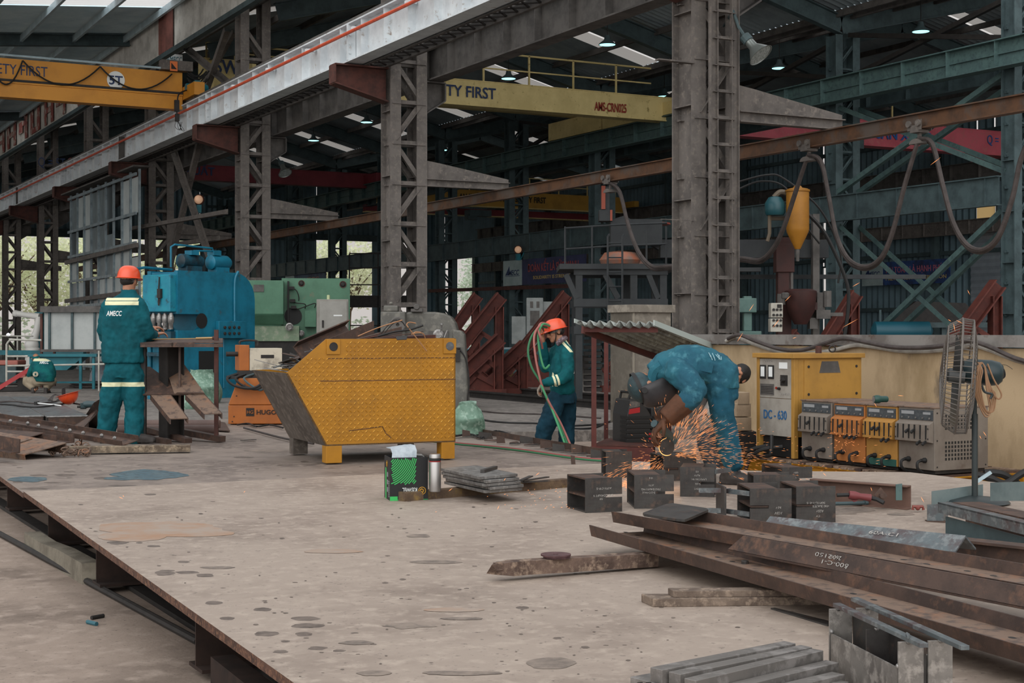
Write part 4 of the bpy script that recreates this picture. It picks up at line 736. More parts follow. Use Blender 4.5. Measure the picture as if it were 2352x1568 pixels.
# --- rails, jigs, gantry welder behind the middle worker
for X_, l in ((14.9, 'farther'), (13.45, 'nearer')):
    mb = MB(); mb.prof(fI(.14, .1, .02, .03), (X_, 13, SZ+.07), (X_, 60, SZ+.07)); O('floor_rail', mb, C['dark'], label=f'{l} dark steel floor rail running past the red jigs', cat='rail')
def jig(px, d, w_, h, label, deg=0, inner=True):
    t = TV('jig_frame', label, 'jig', px, d, SZ, deg, group='red triangular assembly jigs'); z0 = .12
    mb = MB(); mb.prof(fI(.28, .3, .025, .03), (-w_, 0, z0+.25), (0, 0, h), (0, 1, 0) if False else UP); O('sloped_beam', mb, C['redjig'], t, local=True)
    mb = MB(); mb.prof(fI(.2, .26, .02, .025), (-.06, 0, z0), (-.06, 0, h-.25), (1, 0, 0)); O('upright', mb, C['redjig'], t, local=True)
    mb = MB(); mb.bx(-w_-.1, .1, -.16, .16, 0, .14); mb.prism([(-w_, -.01, z0), (-.1, -.01, z0), (-.1, -.01, h*.45), (-w_*.35, -.01, h*.3), (-w_*.6, -.01, h*.32)], (0, .02, 0)); O('base_beam', mb, C['redjig'], t, local=True)
    if inner:
        for a, b in (((-w_*.6, h*.38), (-.1, z0+.1)), ((-w_*.85, z0+.05), (-w_*.3, h*.6)), ((-w_*.35, h*.62), (-.1, h*.5))): mb = MB(); mb.bar((a[0], 0, a[1]), (b[0], 0, b[1]), .12, .1); O('web_brace', mb, C['redjig'], t, local=True)
for px, d, w_, h, l in ((1098, 37.5, 1.35, 2.25, 'red triangular jig left of all, by the tall bright doorway'), (1152, 34, 1.45, 2.15, 'red triangular jig nearest behind the milling machine'), (1302, 36, 1.5, 2.25, 'red triangular jig behind the head of the hose carrying worker'), (1206, 31.5, .75, 1.05, 'small red jig low behind the hose loops'), (1150, 31, .9, 1.2, 'small red jig low between the milling machine and worker'),
                        (1462, 33, .7, 1.0, 'small red jig behind the dark gantry ladder'), (1966, 33.5, 1.2, 2.2, 'red jig standing behind the concrete wall left of hanging loop'), (2292, 30, 1.5, 2.3, 'red jig standing behind the concrete wall at right of the fan'), (1835, 34, .9, 1.3, 'low red jig behind the concrete wall under hopper')):
    jig(px, d, w_, h, l, 8)
t = TV('teal_machine_bed', 'low teal machine bed between the red jigs', 'machine', 1110, 41, SZ, 0); mb = MB(); mb.bx(-.9, 1.7, 0, .8, .5, .85); O('bed', mb, tl, t, local=True, bevel=.03); mb = MB(); mb.bx(-.9, 1.7, .05, .75, .85, .9); O('way_cover', mb, C['purlin'], t, local=True)
for i in range(4): mb = MB(); mb.bx(-.8+i*.75, -.65+i*.75, 0.1, .7, 0, .5); O('leg', mb, M('ochre_leg', '#7a6a3a', .6), t, local=True) if i == 0 else O('leg', mb, bpy.data.materials['ochre_leg'], t, local=True)
t = TV('control_cabinet', 'pale grey control cabinet with panel doors behind the hose carrying worker', 'cabinet', 1222, 40, SZ, 0); cg = M('control_cabinet_grey', '#8b9190', .5, alt='#7b8180', sc=3)
mb = MB(); mb.bx(-.15, .3, 0, .5, .9, 2.25); O('tall_case', mb, cg, t, local=True, bevel=.015); mb = MB(); mb.bx(-.55, -.16, .05, .5, 1.0, 1.75); mb.bx(.3, .62, .1, .5, 1.3, 2.15); O('side_case', mb, cg, t, local=True, bevel=.015); mb = MB(); mb.bx(-.5, .6, .1, .45, 0, .9); O('stand', mb, C['tealdark'], t, local=True)
mb = MB(); mb.bx(-.05, .03, -.01, 0, 1.98, 2.15); mb.bx(.12, .2, -.01, 0, 1.98, 2.15); mb.bx(-.05, .2, -.01, 0, 1.5, 1.9); O('panel_door', mb, C['grime'], t, local=True)
# dark gantry welding station with platform, ladder and railings
D = 27.5
t = TV('gantry_station', 'dark gantry welding station with ladder and railed platform behind the grey cabinet', 'gantry', 1420, D, SZ, 0); k = D/F; X = lambda px: (px-1420)*k; Z = lambda py: (762+1.33/k-py)*k
gd = M('gantry_dark', '#2d3133', .6, alt='#23272a', sc=3)
for px in (1322, 1448, 1516):
    for yy in (0, 1.6): mb = MB(); mb.bx(X(px), X(px+16), yy, yy+.16, 0, Z(620)); O('leg', mb, gd, t, local=True)
for py in (622, 695, 758): mb = MB(); mb.bx(X(1318), X(1534), -.02, .1, Z(py+9), Z(py-9)); mb.bx(X(1318), X(1534), 1.62, 1.74, Z(py+9), Z(py-9)); O('cross_beam', mb, gd, t, local=True)
mb = MB(); mb.bx(X(1285), X(1560), -.1, 1.8, Z(618), Z(606)); O('platform', mb, gd, t, local=True)
for a, b in ((1390, 1420), (1490, 1512), (1300, 1325)): mb = MB(); mb.bar((X(a), .05, Z(630)), (X(b), .05, Z(685)), .12, .1); O('knee_brace', mb, gd, t, local=True)
for px in (1298, 1360, 1485, 1530): mb = MB(); mb.tube([(X(px), 0, Z(606)), (X(px), 0, Z(520))], .02, 6); O('railing_post', mb, gd, t, local=True)
for py in (520, 568): mb = MB(); mb.tube([(X(1298), 0, Z(py+4)), (X(1420), 0, Z(py-4)), (X(1532), 0, Z(py-8))], .02, 6); O('railing', mb, gd, t, local=True)
mb = MB(); [mb.tube([(X(px), -.25, 0.3), (X(px), -.25, Z(545)), (X(px+4), -.15, Z(540))], .022, 6) for px in (1394, 1427)]; O('ladder_rail', mb, gd, t, local=True)
for py in range(560, 860, 33): mb = MB(); mb.tube([(X(1394), -.25, Z(py)), (X(1427), -.25, Z(py))], .014, 5); O('ladder_rung', mb, gd, t, local=True)
mb = MB(); mb.bx(X(1378), X(1408), .2, .6, Z(505), Z(480)); mb.bx(X(1382), X(1402), .25, .5, Z(480), Z(425)); mb.bx(X(1405), X(1525), .3, .7, Z(560), Z(500)); mb.prism([(X(1405), .5, Z(500)), (X(1520), .5, Z(570)), (X(1520), .5, Z(540)), (X(1440), .5, Z(490))], (0, .3, 0)); O('boom_carriage', mb, gd, t, local=True)
mb = MB(); mb.bx(X(1383), X(1392), .2, .26, Z(478), Z(424)); mb.bx(X(1403), X(1408), .18, .2, Z(505), Z(480)); O('orange_mark', mb, M('dull_orange', '#8a4433', .6), t, local=True)
mb = MB(); mb.lathe([(.12, 0), (.36, .02), (.4, .1), (.3, .24), (.05, .28)], (X(1430), .6, Z(606)), UP, 18); mb.lathe([(.1, 0), (.2, .02), (.2, .14), (.1, .16)], (X(1466), .7, Z(606)), UP, 14); O('wire_spool', mb, M('copper_spool', '#7e6a60', .4, alt='#a5654c', sc=5), t, local=True, smooth=True)
mb = MB(); mb.lathe([(.25, 0), (.5, .03), (.5, .06), (.1, .09)], (X(1490), .9, Z(512)), UP, 18); O('red_tray', mb, M('red_tray', '#8a3f33', .5), t, local=True)
mb = MB(); [mb.bx(X(1345), X(1385), .3, .8, Z(900-14*i), Z(892-14*i)) for i in range(12)]; O('step_stack', mb, C['dark'], t, local=True)
mb = MB(); mb.bx(X(1465), X(1520), .1, .9, Z(735), Z(698)); mb.prism([(X(1465), .1, Z(698)), (X(1465), .1, Z(690)), (X(1520), .1, Z(706)), (X(1520), .1, Z(735))], (0, .8, 0)); mb.bx(X(1470), X(1515), .15, .85, 0, Z(735)); O('flux_box', mb, C['dark'], t, local=True)
# boom, red mast and yellow flux hopper behind the ladder column
D = 28.0
t = TV('welding_boom', 'dark welding boom with red mast behind the ladder column', 'boom', 1800, D, SZ, 0); k = D/F; X = lambda px: (px-1800)*k; Z = lambda py: (762+1.33/k-py)*k
mb = MB(); mb.bx(X(1520), X(1910), .25, .65, Z(590), Z(548)); mb.bx(X(1600), X(1752), .2, .5, Z(622), Z(613)); mb.bx(X(1690), X(2150), .7, .85, Z(637), Z(627)); O('boom_beam', mb, gd, t, local=True)
rm = M('mast_red', '#3c1d19', .6, alt='#2f1714', sc=3); mb = MB(); mb.bx(X(1787), X(1818), 0, .25, 0, Z(545)); mb.bx(X(1782), X(1824), -.05, .28, Z(625), Z(560)); O('mast', mb, rm, t, local=True, bevel=.01)
mb = MB(); mb.bx(X(1870), X(1885), .1, .3, 0, Z(490)); mb.bx(X(1812), X(1822), .0, .1, Z(700), Z(570)); O('guide_post', mb, C['grime'], t, local=True)
mb = MB(); mb.lathe([(.12, .0), (.26, .25), (.3, .55), (.3, .62), (.2, .66)], (X(1832), -.3, Z(745)), UP, 16); mb.bx(X(1845), X(1870), -.3, .1, Z(712), Z(695)); O('red_tank', mb, rm, t, local=True, smooth=True)
mb = MB(); mb.bx(X(1868), X(1900), -.3, .05, Z(732), Z(712)); mb.bx(X(1872), X(1890), -.2, .05, Z(712), Z(672)); mb.lathe([(.08, 0), (.08, .3)], (X(1895), -.2, Z(705)), UP, 10); mb.bx(X(1854), X(1872), -.25, 0, Z(755), Z(730)); mb.bx(X(1872), X(1930), -.25, -.1, Z(726), Z(718)); O('welding_head', mb, C['grime'], t, local=True)
for px, py0, py1 in ((1758, 697, 730), (1757, 732, 762)): mb = MB(); mb.bx(X(px), X(px+27), -.6, -.35, Z(py1), Z(py0)); O('control_box', mb, M('control_box_white', '#b4b1a6', .5, alt='#9c998f', sc=4) if py0 < 700 else bpy.data.materials['control_box_white'], t, local=True, bevel=.01)
mb = MB(); [mb.lathe([(.025, 0), (.025, .02)], (X(1764+8*i), -.6, Z(712+12*j)), (0, -1, 0), 8) for i in range(3) for j in range(4)]; mb.bx(X(1772), X(1782), -.61, -.6, Z(708), Z(700)); O('switch', mb, C['dark'], t, local=True)
mb = MB(); mb.lathe([(.06, 0), (.075, .02), (.075, .1), (.05, .12)], (X(1790), -.6, Z(688)), UP, 10); mb.lathe([(.08, 0), (.08, .2)], (X(1788), -.3, Z(700)), UP, 12); O('small_motor', mb, C['grime'], t, local=True)
mb = MB(); mb.tube(spline([(X(1848), -.2, Z(490)), (X(1890), -.25, Z(540)), (X(1935), -.25, Z(640)), (X(1942), -.25, Z(700)), (X(1930), -.25, Z(790))]), .035, 7); mb.tube(spline([(X(1700), .2, Z(415)), (X(1760), 0, Z(402)), (X(1800), 0, Z(410)), (X(1880), -.1, Z(480)), (X(1930), 0, Z(580)), (X(1925), 0, Z(650))]), .02, 6); mb.tube(spline([(X(1700), .2, Z(432)), (X(1750), .1, Z(415)), (X(1805), 0, Z(432)), (X(1850), -.1, Z(520)), (X(1880), -.1, Z(560))]), .02, 6); O('hose', mb, C['black'], t, local=True, smooth=True)
hy = M('hopper_yellow', '#9a681b', .5, alt='#895c18', sc=3, alt2='#4a3a22', sc2=6, lo2=.66, hi2=.76)
t2 = TV('flux_hopper', 'tall yellow flux hopper with cone bottom hanging behind the ladder column', 'hopper', 1832, D-.7, 2.9, 0); k = (D-.7)/F; zb = lambda py: (HOR-py)*k+CZ-2.9
mb = MB(); mb.lathe([(.05, zb(572)), (.2, zb(533)), (.21, zb(525)), (.21, zb(440)), (.19, zb(434)), (.12, zb(432))], (0, 0, 0), UP, 20); O('tank', mb, hy, t2, local=True, smooth=True)
mb = MB(); mb.lathe([(.215, zb(441)), (.225, zb(440)), (.225, zb(436)), (.1, zb(433)), (.06, zb(427)), (.02, zb(425))], (0, 0, 0), UP, 20); O('lid', mb, hy, t2, local=True, smooth=True); mb = MB(); mb.lathe([(.03, zb(600)), (.04, zb(572))], (0, 0, 0), UP, 10); mb.bx(-.02, .02, .15, .5, zb(480), zb(460)); mb.bx(-.02, .02, .1, .5, zb(525), zb(515)); O('outlet', mb, C['grime'], t2, local=True)
t3 = TV('vacuum_unit', 'dark teal vacuum motor beside the yellow flux hopper', 'motor', 1780, D-.6, 3.6, 0); mb = MB(); mb.lathe([(.16, 0), (.19, .05), (.19, .22), (.12, .33), (.05, .35)], (0, 0, .03), UP, 16); O('motor_shell', mb, M('vacuum_teal', '#1c4a52', .35), t3, local=True, smooth=True)
mb = MB(); mb.tube(spline([(-.02, 0, .36), (.1, 0, .46), (.25, 0, .42), (.35, 0, .34)]), .05, 8); mb.tube([(-.1, 0, .05), (-.1, 0, -.3), (-.14, 0, -.45)], .035, 7); mb.bx(-.05, .35, .1, .2, -.05, .02); O('duct', mb, M('tan_duct', '#5e5446', .6), t3, local=True, smooth=True)
# far right bay furniture behind the concrete wall
t = TV('steel_bench', 'dark covered steel bench far behind the fan', 'bench', 2190, 42, SZ, 0); mb = MB(); mb.bx(-1.9, 2.5, 0, 1.0, 1.45, 1.6); O('bench_top', mb, C['tealdark'], t, local=True)
for x in (-1.7, -.3, 1.2, 2.3): mb = MB(); mb.bx(x, x+.12, .1, .22, 0, 1.45); O('leg', mb, C['tealdark'], t, local=True)
mb = MB(); mb.prism([(-1.8, .2, 1.6), (.9, .2, 1.6), (.4, .2, 2.15), (-1.0, .2, 2.2)], (0, .7, 0)); mb.prism([(1.2, .2, 1.6), (2.5, .2, 1.6), (2.3, .2, 2.1), (1.5, .2, 2.15)], (0, .7, 0)); O('cover', mb, C['dark'], t, local=True)
t = TV('air_tank', 'blue air tank lying behind the concrete wall near the fan', 'tank', 2060, 38, SZ, 0); mb = MB(); mb.lathe([(.05, -.8), (.25, -.7), (.25, .7), (.05, .8)], (.2, .3, 1.35), (1, 0, 0), 16); O('vessel', mb, M('tank_blue', '#17505f', .45), t, local=True, smooth=True); mb = MB(); mb.bx(-.4, .8, .1, .5, 0, 1.12); mb.tube([(-.35, .3, 1.1), (-.35, .3, 1.9)], .03, 6); O('stand', mb, C['tealdark'], t, local=True)
t = TV('drill_press', 'pale green drill press seen between ladder column and control boxes', 'machine', 1710, 36, SZ, 0); pg = M('pale_green_machine', '#57736d', .5, alt='#4a645f', sc=3)
mb = MB(); mb.bx(-.25, .3, 0, .5, 0, 1.1); O('base', mb, tl, t, local=True); mb = MB(); mb.bx(-.35, .4, -.1, .6, 1.1, 1.35); mb.bx(.0, .2, .1, .35, 1.35, 2.2); mb.bx(-.3, .3, .0, .4, 1.8, 2.15); O('head', mb, pg, t, local=True, bevel=.02)
t = TV('scaffold_frame', 'low railing frame seen against bright trees left of the second lattice column', 'frame', 830, 62, SZ, 0); mb = MB(); [mb.bar((x, 0, 0), (x, 0, 4.6), .05, .05) for x in (-.5, .7, 1.9)]; O('post', mb, C['dark'], t, local=True)
mb = MB(); [mb.bar((-.5, 0, z), (1.9, 0, z), .05, .05 if z != 2.6 else .5) for z in (1.6, 2.6, 3.3, 4.0, 4.6)]; O('rail', mb, C['dark'], t, local=True)
# =====================================================================  STEEL WORK PLATFORM
def VX(q, z=None): return V((q[0], q[1], q[2] if z is None else z))
lf0 = lambda y: 1.415+.0405*y
t = T('work_platform', 'wide dusty steel plate platform raised on I beams filling the foreground', 'platform', (4.5, 8, 0))
def blob(mb, px, py, rx, ry, seed, z):
    n = 22; rnd = random.Random(seed); c = G(px, py, z); ph = rnd.random()*9; ring = []
    for i in range(n):
        a = 2*math.pi*i/n; k = 1+.28*noise.noise(V((math.cos(a)*1.3+ph, math.sin(a)*1.3, seed)))+.12*noise.noise(V((math.cos(a)*4, math.sin(a)*4, seed)))
        ring.append(G(px+rx*k*math.cos(a), py+ry*k*math.sin(a), z))
    mb.add([c]+ring, [(0, 1+(i+1) % n, 1+i) for i in range(n)])
SEAM = 10.72
near = [(lf0(-6), -6), (8.3, -6), (8.3, 8.9), (7.25, 9.6), (6.95, SEAM), (lf0(SEAM), SEAM)]
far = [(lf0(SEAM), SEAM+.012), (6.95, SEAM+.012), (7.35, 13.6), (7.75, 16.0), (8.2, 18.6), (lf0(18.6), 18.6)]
def plate(name, poly, mat, marks, zoff=0.0):
    mb = MB(); n = len(poly); zt = PZ+zoff
    mb.add([(x, y, zt) for x, y in poly], [tuple(range(n))]); mb.cur = 1; mb.add([(x, y, zt) for x, y in poly]+[(x, y, zt-.035) for x, y in poly], [(i, n+i, n+(i+1) % n, (i+1) % n) for i in range(n)]+[tuple(range(n, 2*n))[::-1]])
    for mi, lst in marks:
        mb.cur = mi
        for j, m in enumerate(lst):
            if min((G(m[0]+sx*m[2]*.85, m[1]+sy*m[3]*.85, zt).x-lf0(G(m[0]+sx*m[2]*.85, m[1]+sy*m[3]*.85, zt).y)) for sx in (-1, 1) for sy in (-1, 1)) < .015: continue
            blob(mb, *m, j*7+mi, zt+.0004*mi+.00004*j if mi != 2 else zt+.0002+.000006*j)
    return O(name, mb, [mat, C['rustedge'], C['oil'], C['oil2'], C['rustmark'], C['bluepaint']], t)
rnd = random.Random(4)
sm = [(270, 1246, 26, 4), (262, 1258, 22, 4), (353, 1254, 15, 2.5), (320, 1246, 8, 2), (430, 1314, 28, 3.6), (378, 1316, 24, 5), (470, 1321, 20, 4), (385, 1310, 18, 2), (422, 1290, 14, 2.5), (492, 1384, 20, 4.5), (604, 1399, 20, 4.5), (522, 1420, 18, 4), (700, 1420, 32, 5), (708, 1436, 38, 5.5), (612, 1455, 28, 6), (698, 1456, 20, 5), (645, 1496, 17, 4), (180, 1209, 9, 2), (345, 1135, 14, 2), (648, 1236, 6, 2), (730, 1488, 22, 4), (780, 1494, 14, 3), (655, 1472, 10, 2.5), (1200, 1395, 14, 3.5), (890, 1276, 6, 1.5), (885, 1338, 7, 2), (925, 1330, 8, 2), (1280, 1465, 10, 2.5), (1345, 1486, 10, 3), (858, 1479, 8, 1.6), (815, 1453, 9, 1.6), (1150, 1290, 12, 1.5)]
sm += [(rnd.uniform(150, 1700), rnd.uniform(1150, 1560), rnd.uniform(2, 6), rnd.uniform(.6, 1.6)) for _ in range(170)]
sc = [(1265, 1522, 55, 14), (930, 1436, 34, 7), (940, 1437, 60, 3), (960, 1230, 26, 4), (500, 1303, 40, 3), (1000, 1290, 60, 4), (1960, 1170, 55, 6), (2040, 1164, 40, 5), (1930, 1178, 40, 3), (2070, 1180, 30, 3), (820, 1475, 40, 5), (860, 1545, 40, 6), (1060, 1545, 90, 5), (640, 1505, 60, 4), (1060, 1420, 50, 3)]
pn = plate('near_plate', near, C['plate'], [(2, [m for m in sm]), (3, sc), (4, [(370, 1213, 150, 16), (300, 1232, 70, 12), (430, 1222, 110, 10), (1040, 1400, 70, 5), (760, 1265, 70, 5)]), (5, [])])
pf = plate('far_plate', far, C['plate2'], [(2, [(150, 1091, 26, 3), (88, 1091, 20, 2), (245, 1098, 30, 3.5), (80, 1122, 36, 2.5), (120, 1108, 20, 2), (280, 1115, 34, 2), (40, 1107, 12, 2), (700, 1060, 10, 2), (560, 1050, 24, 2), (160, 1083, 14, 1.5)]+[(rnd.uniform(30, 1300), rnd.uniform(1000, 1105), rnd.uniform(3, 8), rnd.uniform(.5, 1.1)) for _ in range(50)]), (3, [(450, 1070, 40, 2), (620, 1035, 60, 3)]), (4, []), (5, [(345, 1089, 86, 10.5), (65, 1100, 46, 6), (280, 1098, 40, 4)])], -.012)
for i, y in enumerate((2.0, 4.0, 6.25, 8.6, 10.4, 12.6, 14.6, 16.6, 18.3)):
    mb = MB(); mb.prof(fI(.30, .2, .012, .016), (lf0(y)+.12, y, .185), (7.0 if y > 9 else 8.1, y, .185)); O('cross_beam', mb, M('shaded_rusty_beam', '#33251f', .8, alt='#251b17', sc=9) if i == 0 else bpy.data.materials['shaded_rusty_beam'], t)  # rust colour darkened to give the shade under the platform
for x in (2.1, 4.6, 6.7): mb = MB(); mb.bx(x-.05, x+.05, -5.5, 18, .005, .03); O('sole_bar', mb, C['dark'], t)
mb = MB(); p = P(452, 1484, 6.9); mb.prof(fU(.24, .1, .012), V((1.78, 6.0, .02)), V((1.72, 4.55, .02)), (1, 0, 0)); mb.bx(1.66, 1.86, 4.55, 6.0, .0, .02)
O('channel_offcut', mb, bpy.data.materials['shaded_rusty_beam'], label='dark channel offcut standing under the near edge of the platform', cat='channel')
mb = MB(); a, b = G(0, 1232), G(455, 1482); e = (a-b).normalized(); mb.tube([a+e*3+UP*.02, a.lerp(b, .5)+UP*.02, b+UP*.02], .02, 8); O('round_bar', mb, C['dark'], label='long thin round bar on the ground beside the platform edge', cat='bar')
mb = MB(); a, b = G(72, 1260), G(208, 1342); mb.loft([[q+V((0, 0, z))+RT*x for x, z in ((-.05, 0), (.06, 0), (.06, h), (-.05, h*.95))] for q, h in ((a, .12), (a.lerp(b, .3), .11), (a.lerp(b, .6), .13), (b, .13))]); O('timber_block', mb, M('grey_timber', '#7d776a', .85, alt='#655f54', sc=6, bump=.3), label='pale timber block lying on the ground beneath the platform edge', cat='timber')
for a, b, m, l in (((210, 1423), (238, 1418), 'dark', 'short black rod on the ground left of the platform'), ((201, 1432), (222, 1437), 'bluesteel', 'short bluish rod on the ground left of the platform')):
    mb = MB(); mb.tube([G(*a)+UP*.01, G(*b)+UP*.01], .011, 8); O('rod', mb, C[m] if m == 'dark' else M('blue_rod', '#2f5f6a', .5), label=l, cat='rod')

# =====================================================================  YELLOW SCRAP SKIP
yw = M('skip_yellow', '#a97518', .5, alt='#966718', sc=2.6, alt2='#7d5d28', sc2=5, lo2=.6, hi2=.75, bump=.03)
yw2 = M('skip_tread_highlight', '#d2a64c', .4, alt='#b58228', sc=6, lo=.4, hi=.6)  # lighter yellow puts the highlights of the raised tread into its colour
ch = M('worn_chute_steel', '#5c554e', .6, alt='#4a433d', sc=3, alt2='#6d655d', sc2=14, bump=.06)
phi = 24.0; o = GP(749, 1064); t = T('scrap_skip', 'yellow chequer plate scrap skip full of offcuts in the middle of the platform', 'skip', V((o.x, o.y, PZ)), math.radians(phi)-TH)
ft, L, H, Wd, tx, tz = .147, 1.175, 1.055, 1.15, -.345, .765
prof_ = [(0, ft), (L, ft), (L, H), (0.0, H-.005), (tx, tz)]
for nm, y0 in (('near_side', 0), ('far_side', Wd-.012)):
    mb = MB(); mb.prism([(x, y0, z) for x, z in (prof_ if y0 == 0 else [(0, ft), (L, ft), (L, H), (.5, H-.01), (.3, tz+.02), (tx, tz)])], (0, .012, 0)); sd = O(nm, mb, yw, t, local=True)
    if y0 == 0: side = sd
mb = MB(); mb.prism([(tx, .0, tz), (0, .0, ft), (.015, 0, ft), (tx+.015, 0, tz)], (0, Wd, 0)); O('chute_plate', mb, ch, t, local=True)
mb = MB(); mb.bx(0, L, 0, Wd, ft, ft+.012); O('bottom_plate', mb, ch, t, local=True); mb = MB(); mb.bx(L-.012, L, 0, Wd, ft, H); O('back_plate', mb, yw, t, local=True)
for x, y, m in ((.0, .0, yw), (L-.13, .0, yw), (.0, Wd-.12, ch), (L-.13, Wd-.12, ch)): mb = MB(); mb.bx(x, x+.14 if x == 0 else x+.125, y, y+.12, 0, ft); O('foot', mb, m, t, local=True, bevel=.004)
def inside(x, z):
    if z < ft+.02 or z > H-.02 or x > L-.02: return False
    xl = tx*(z-ft)/(tz-ft)+.03 if z < tz else tx+(0-tx)*(z-tz)/(H-tz)+.03
    return x > xl and not (x < .16 and z > H-.14) and not (x > L-.13 and z > H-.14)
mb = MB(); s_ = .0345; r_ = int(H/s_)
for j in range(r_):
    for i in range(-11, 36):
        x, z = i*s_+.01, j*s_+.02
        if not inside(x, z): continue
        a = math.radians(45 if (i+j) % 2 else -45); u = V((math.cos(a), 0, math.sin(a))); v_ = V((-math.sin(a), 0, math.cos(a))); c = V((x, 0, z))
        mb.add([c-u*.0155, c-v_*.0042, c+u*.0155, c+v_*.0042, c+V((0, -.008, 0))-u*.009, c+V((0, -.008, 0))+u*.009], [(0, 1, 4), (1, 5, 4), (1, 2, 5), (2, 3, 5), (3, 4, 5), (3, 0, 4)])
O('tread_pattern', mb, yw2, side, local=True)
for x0, z0, hole in ((.0, H-.135, C['dark']), (L-.118, H-.135, C['bluesteel'])):
    mb = MB(); mb.bx(x0+.002, x0+.122, -.012, 0, z0, z0+.128); lg = O('lifting_lug', mb, yw, side, local=True, bevel=.003)
    mb = MB(); mb.lathe([(.034, 0), (.034, .0025)], (x0+.062, -.012, z0+.065), (0, -1, 0), 20); mb.lathe([(.038, 0), (.036, .004), (.033, .004)], (x0+.062, -.012, z0+.065), (0, -1, 0), 20, False); O('lug_hole', mb, hole, side, local=True)
mb = MB(); rnd = random.Random(5)
for z in (H-.17, H-.36): mb.tube([(x/20*L*1.1-.05, -.002, z+.0015*rnd.uniform(-1, 1)) for x in range(1 if z > .8 else 0, 20)], .003, 4)
mb.tube([(.2, -.002, .27), (.36, -.003, .285), (.5, -.003, .3)], .003, 4); mb.tube([(.5, -.003, .3), (.53, -.003, .24), (.58, -.003, .2)], .003, 4); O('weld_seam', mb, C['rustedge'], side, local=True)
MS = MW[t.name]
def S(x, y, z): return MS @ V((x, y, z))
def item(name, mb, mat, label, cat, group=None, **k): return O(name, mb, mat, label=label, cat=cat, group=group, **k)
mb = MB(); mb.prof(fU(.3, .1, .01), S(-.12, .3, .86), S(.42, .55, 1.05), (-.2, -.8, .3)); item('channel_offcut', mb, C['rust'], 'wide rusty channel offcut sticking up out of the skip', 'offcut')
mb = MB(); mb.prism([S(-.06, .12, .74), S(.6, .5, 1.0), S(.6, .52, 1.21), S(-.06, .14, 1.0)], S(0, .012, 0)-S(0, 0, 0)); item('web_plate', mb, C['rust'], 'long rusty plate leaning over the left rim of the skip', 'offcut')
mb = MB(); mb.prism([S(.25, .62, .75), S(.95, .75, .95), S(.95, .76, 1.16), S(.25, .63, 1.0)], S(0, .01, 0)-S(0, 0, 0)); item('web_plate', mb, C['rust'], 'second rusty plate standing behind the first in the skip', 'offcut')
mb = MB(); mb.bar(S(.3, .35, 1.02), S(1.14, .6, 1.07), .25, .03); item('flat_plate', mb, C['corbel'], 'flat dark red plate lying level with the skip rim', 'offcut')
rnd = random.Random(9)
for i in range(34):
    x = rnd.uniform(-.22, .0); y = rnd.uniform(.1, 1.05); z = .77+rnd.random()*.09+max(0, x+.12)*.9; a = rnd.uniform(0, 3.1); l = rnd.uniform(.05, .14)
    mb = MB(); p = V((x, y, z)); q = V((math.cos(a)*l, math.sin(a)*l, rnd.uniform(-.02, .05))); mb.bar(MS @ (p-q), MS @ (p+q), rnd.uniform(.02, .07), .006)
    item('scrap_strip', mb, [C['rust'], C['bluesteel'], C['brightsteel'], C['millsteel']][i % 4], 'small steel scrap strip in the open chute end of the skip', 'scrap', 'scrap strips in the skip chute')
for i in range(9):
    x = rnd.uniform(.4, 1.0); y = rnd.uniform(.15, .9); a = rnd.uniform(-.5, .5); l = rnd.uniform(.15, .3); mb = MB(); p = V((x, y, H-.0+rnd.uniform(0, .03))); q = V((math.cos(a)*l, math.sin(a)*l, rnd.uniform(.0, .04))); mb.bar(MS @ (p-q), MS @ (p+q), rnd.uniform(.02, .05), .008)
    item('scrap_bar', mb, [C['rust'], C['corbel'], C['millsteel']][i % 3], 'steel scrap bar lying across the top of the skip load', 'scrap', 'scrap bars on the skip load')
cu = M('copper_wire', '#a57a58', .4, .5); MSi = MS.inverted()
def wires(name, lst, mat, label, d, r=.005):
    mb = MB(); [mb.tube(spline([P(x, y, d+.02*i) for i, (x, y) in enumerate(l)]), r, 5) for l in lst]; item(name, mb, mat, label, 'wire', smooth=True)
wires('copper_wire', [[(822, 772), (870, 752), (924, 735)]], cu, 'straight copper wire rising from the skip rim', 12.9)
wires('copper_wire', [[(938, 752), (934, 745), (940, 740), (955, 742)], [(940, 755), (958, 778), (980, 806)]], cu, 'bent copper wire hanging over the skip rim', 12.75)
wires('copper_wire', [[(950, 766), (960, 764), (972, 766), (977, 777)], [(945, 768), (955, 762), (966, 763)]], cu, 'looped copper wire ends beside the black rod', 12.8)
wires('steel_rod', [[(868, 772), (905, 762), (940, 757), (972, 747)]], C['black'], 'long black rod lying over the skip load', 12.85, .009)
wires('grey_cable', [[(875, 766), (890, 748), (905, 735), (922, 738), (930, 748)], [(880, 768), (900, 745), (918, 733)]], C['dark'], 'loop of grey cable standing on the skip load', 13.0)
wires('thin_rod', [[(1020, 775), (1027, 758)]], C['brightsteel'], 'thin bright rod sticking up at right end of the skip', 13.0, .004)
mb = MB(); c = P(930, 779, 12.55); mb.prism([P(908, 774, 12.6), P(936, 772, 12.8), P(934, 780, 12.48), P(912, 781, 12.45)], UP*.006); item('dark_rag', mb, C['black'], 'dark cloth scrap draped over the skip rim', 'cloth')

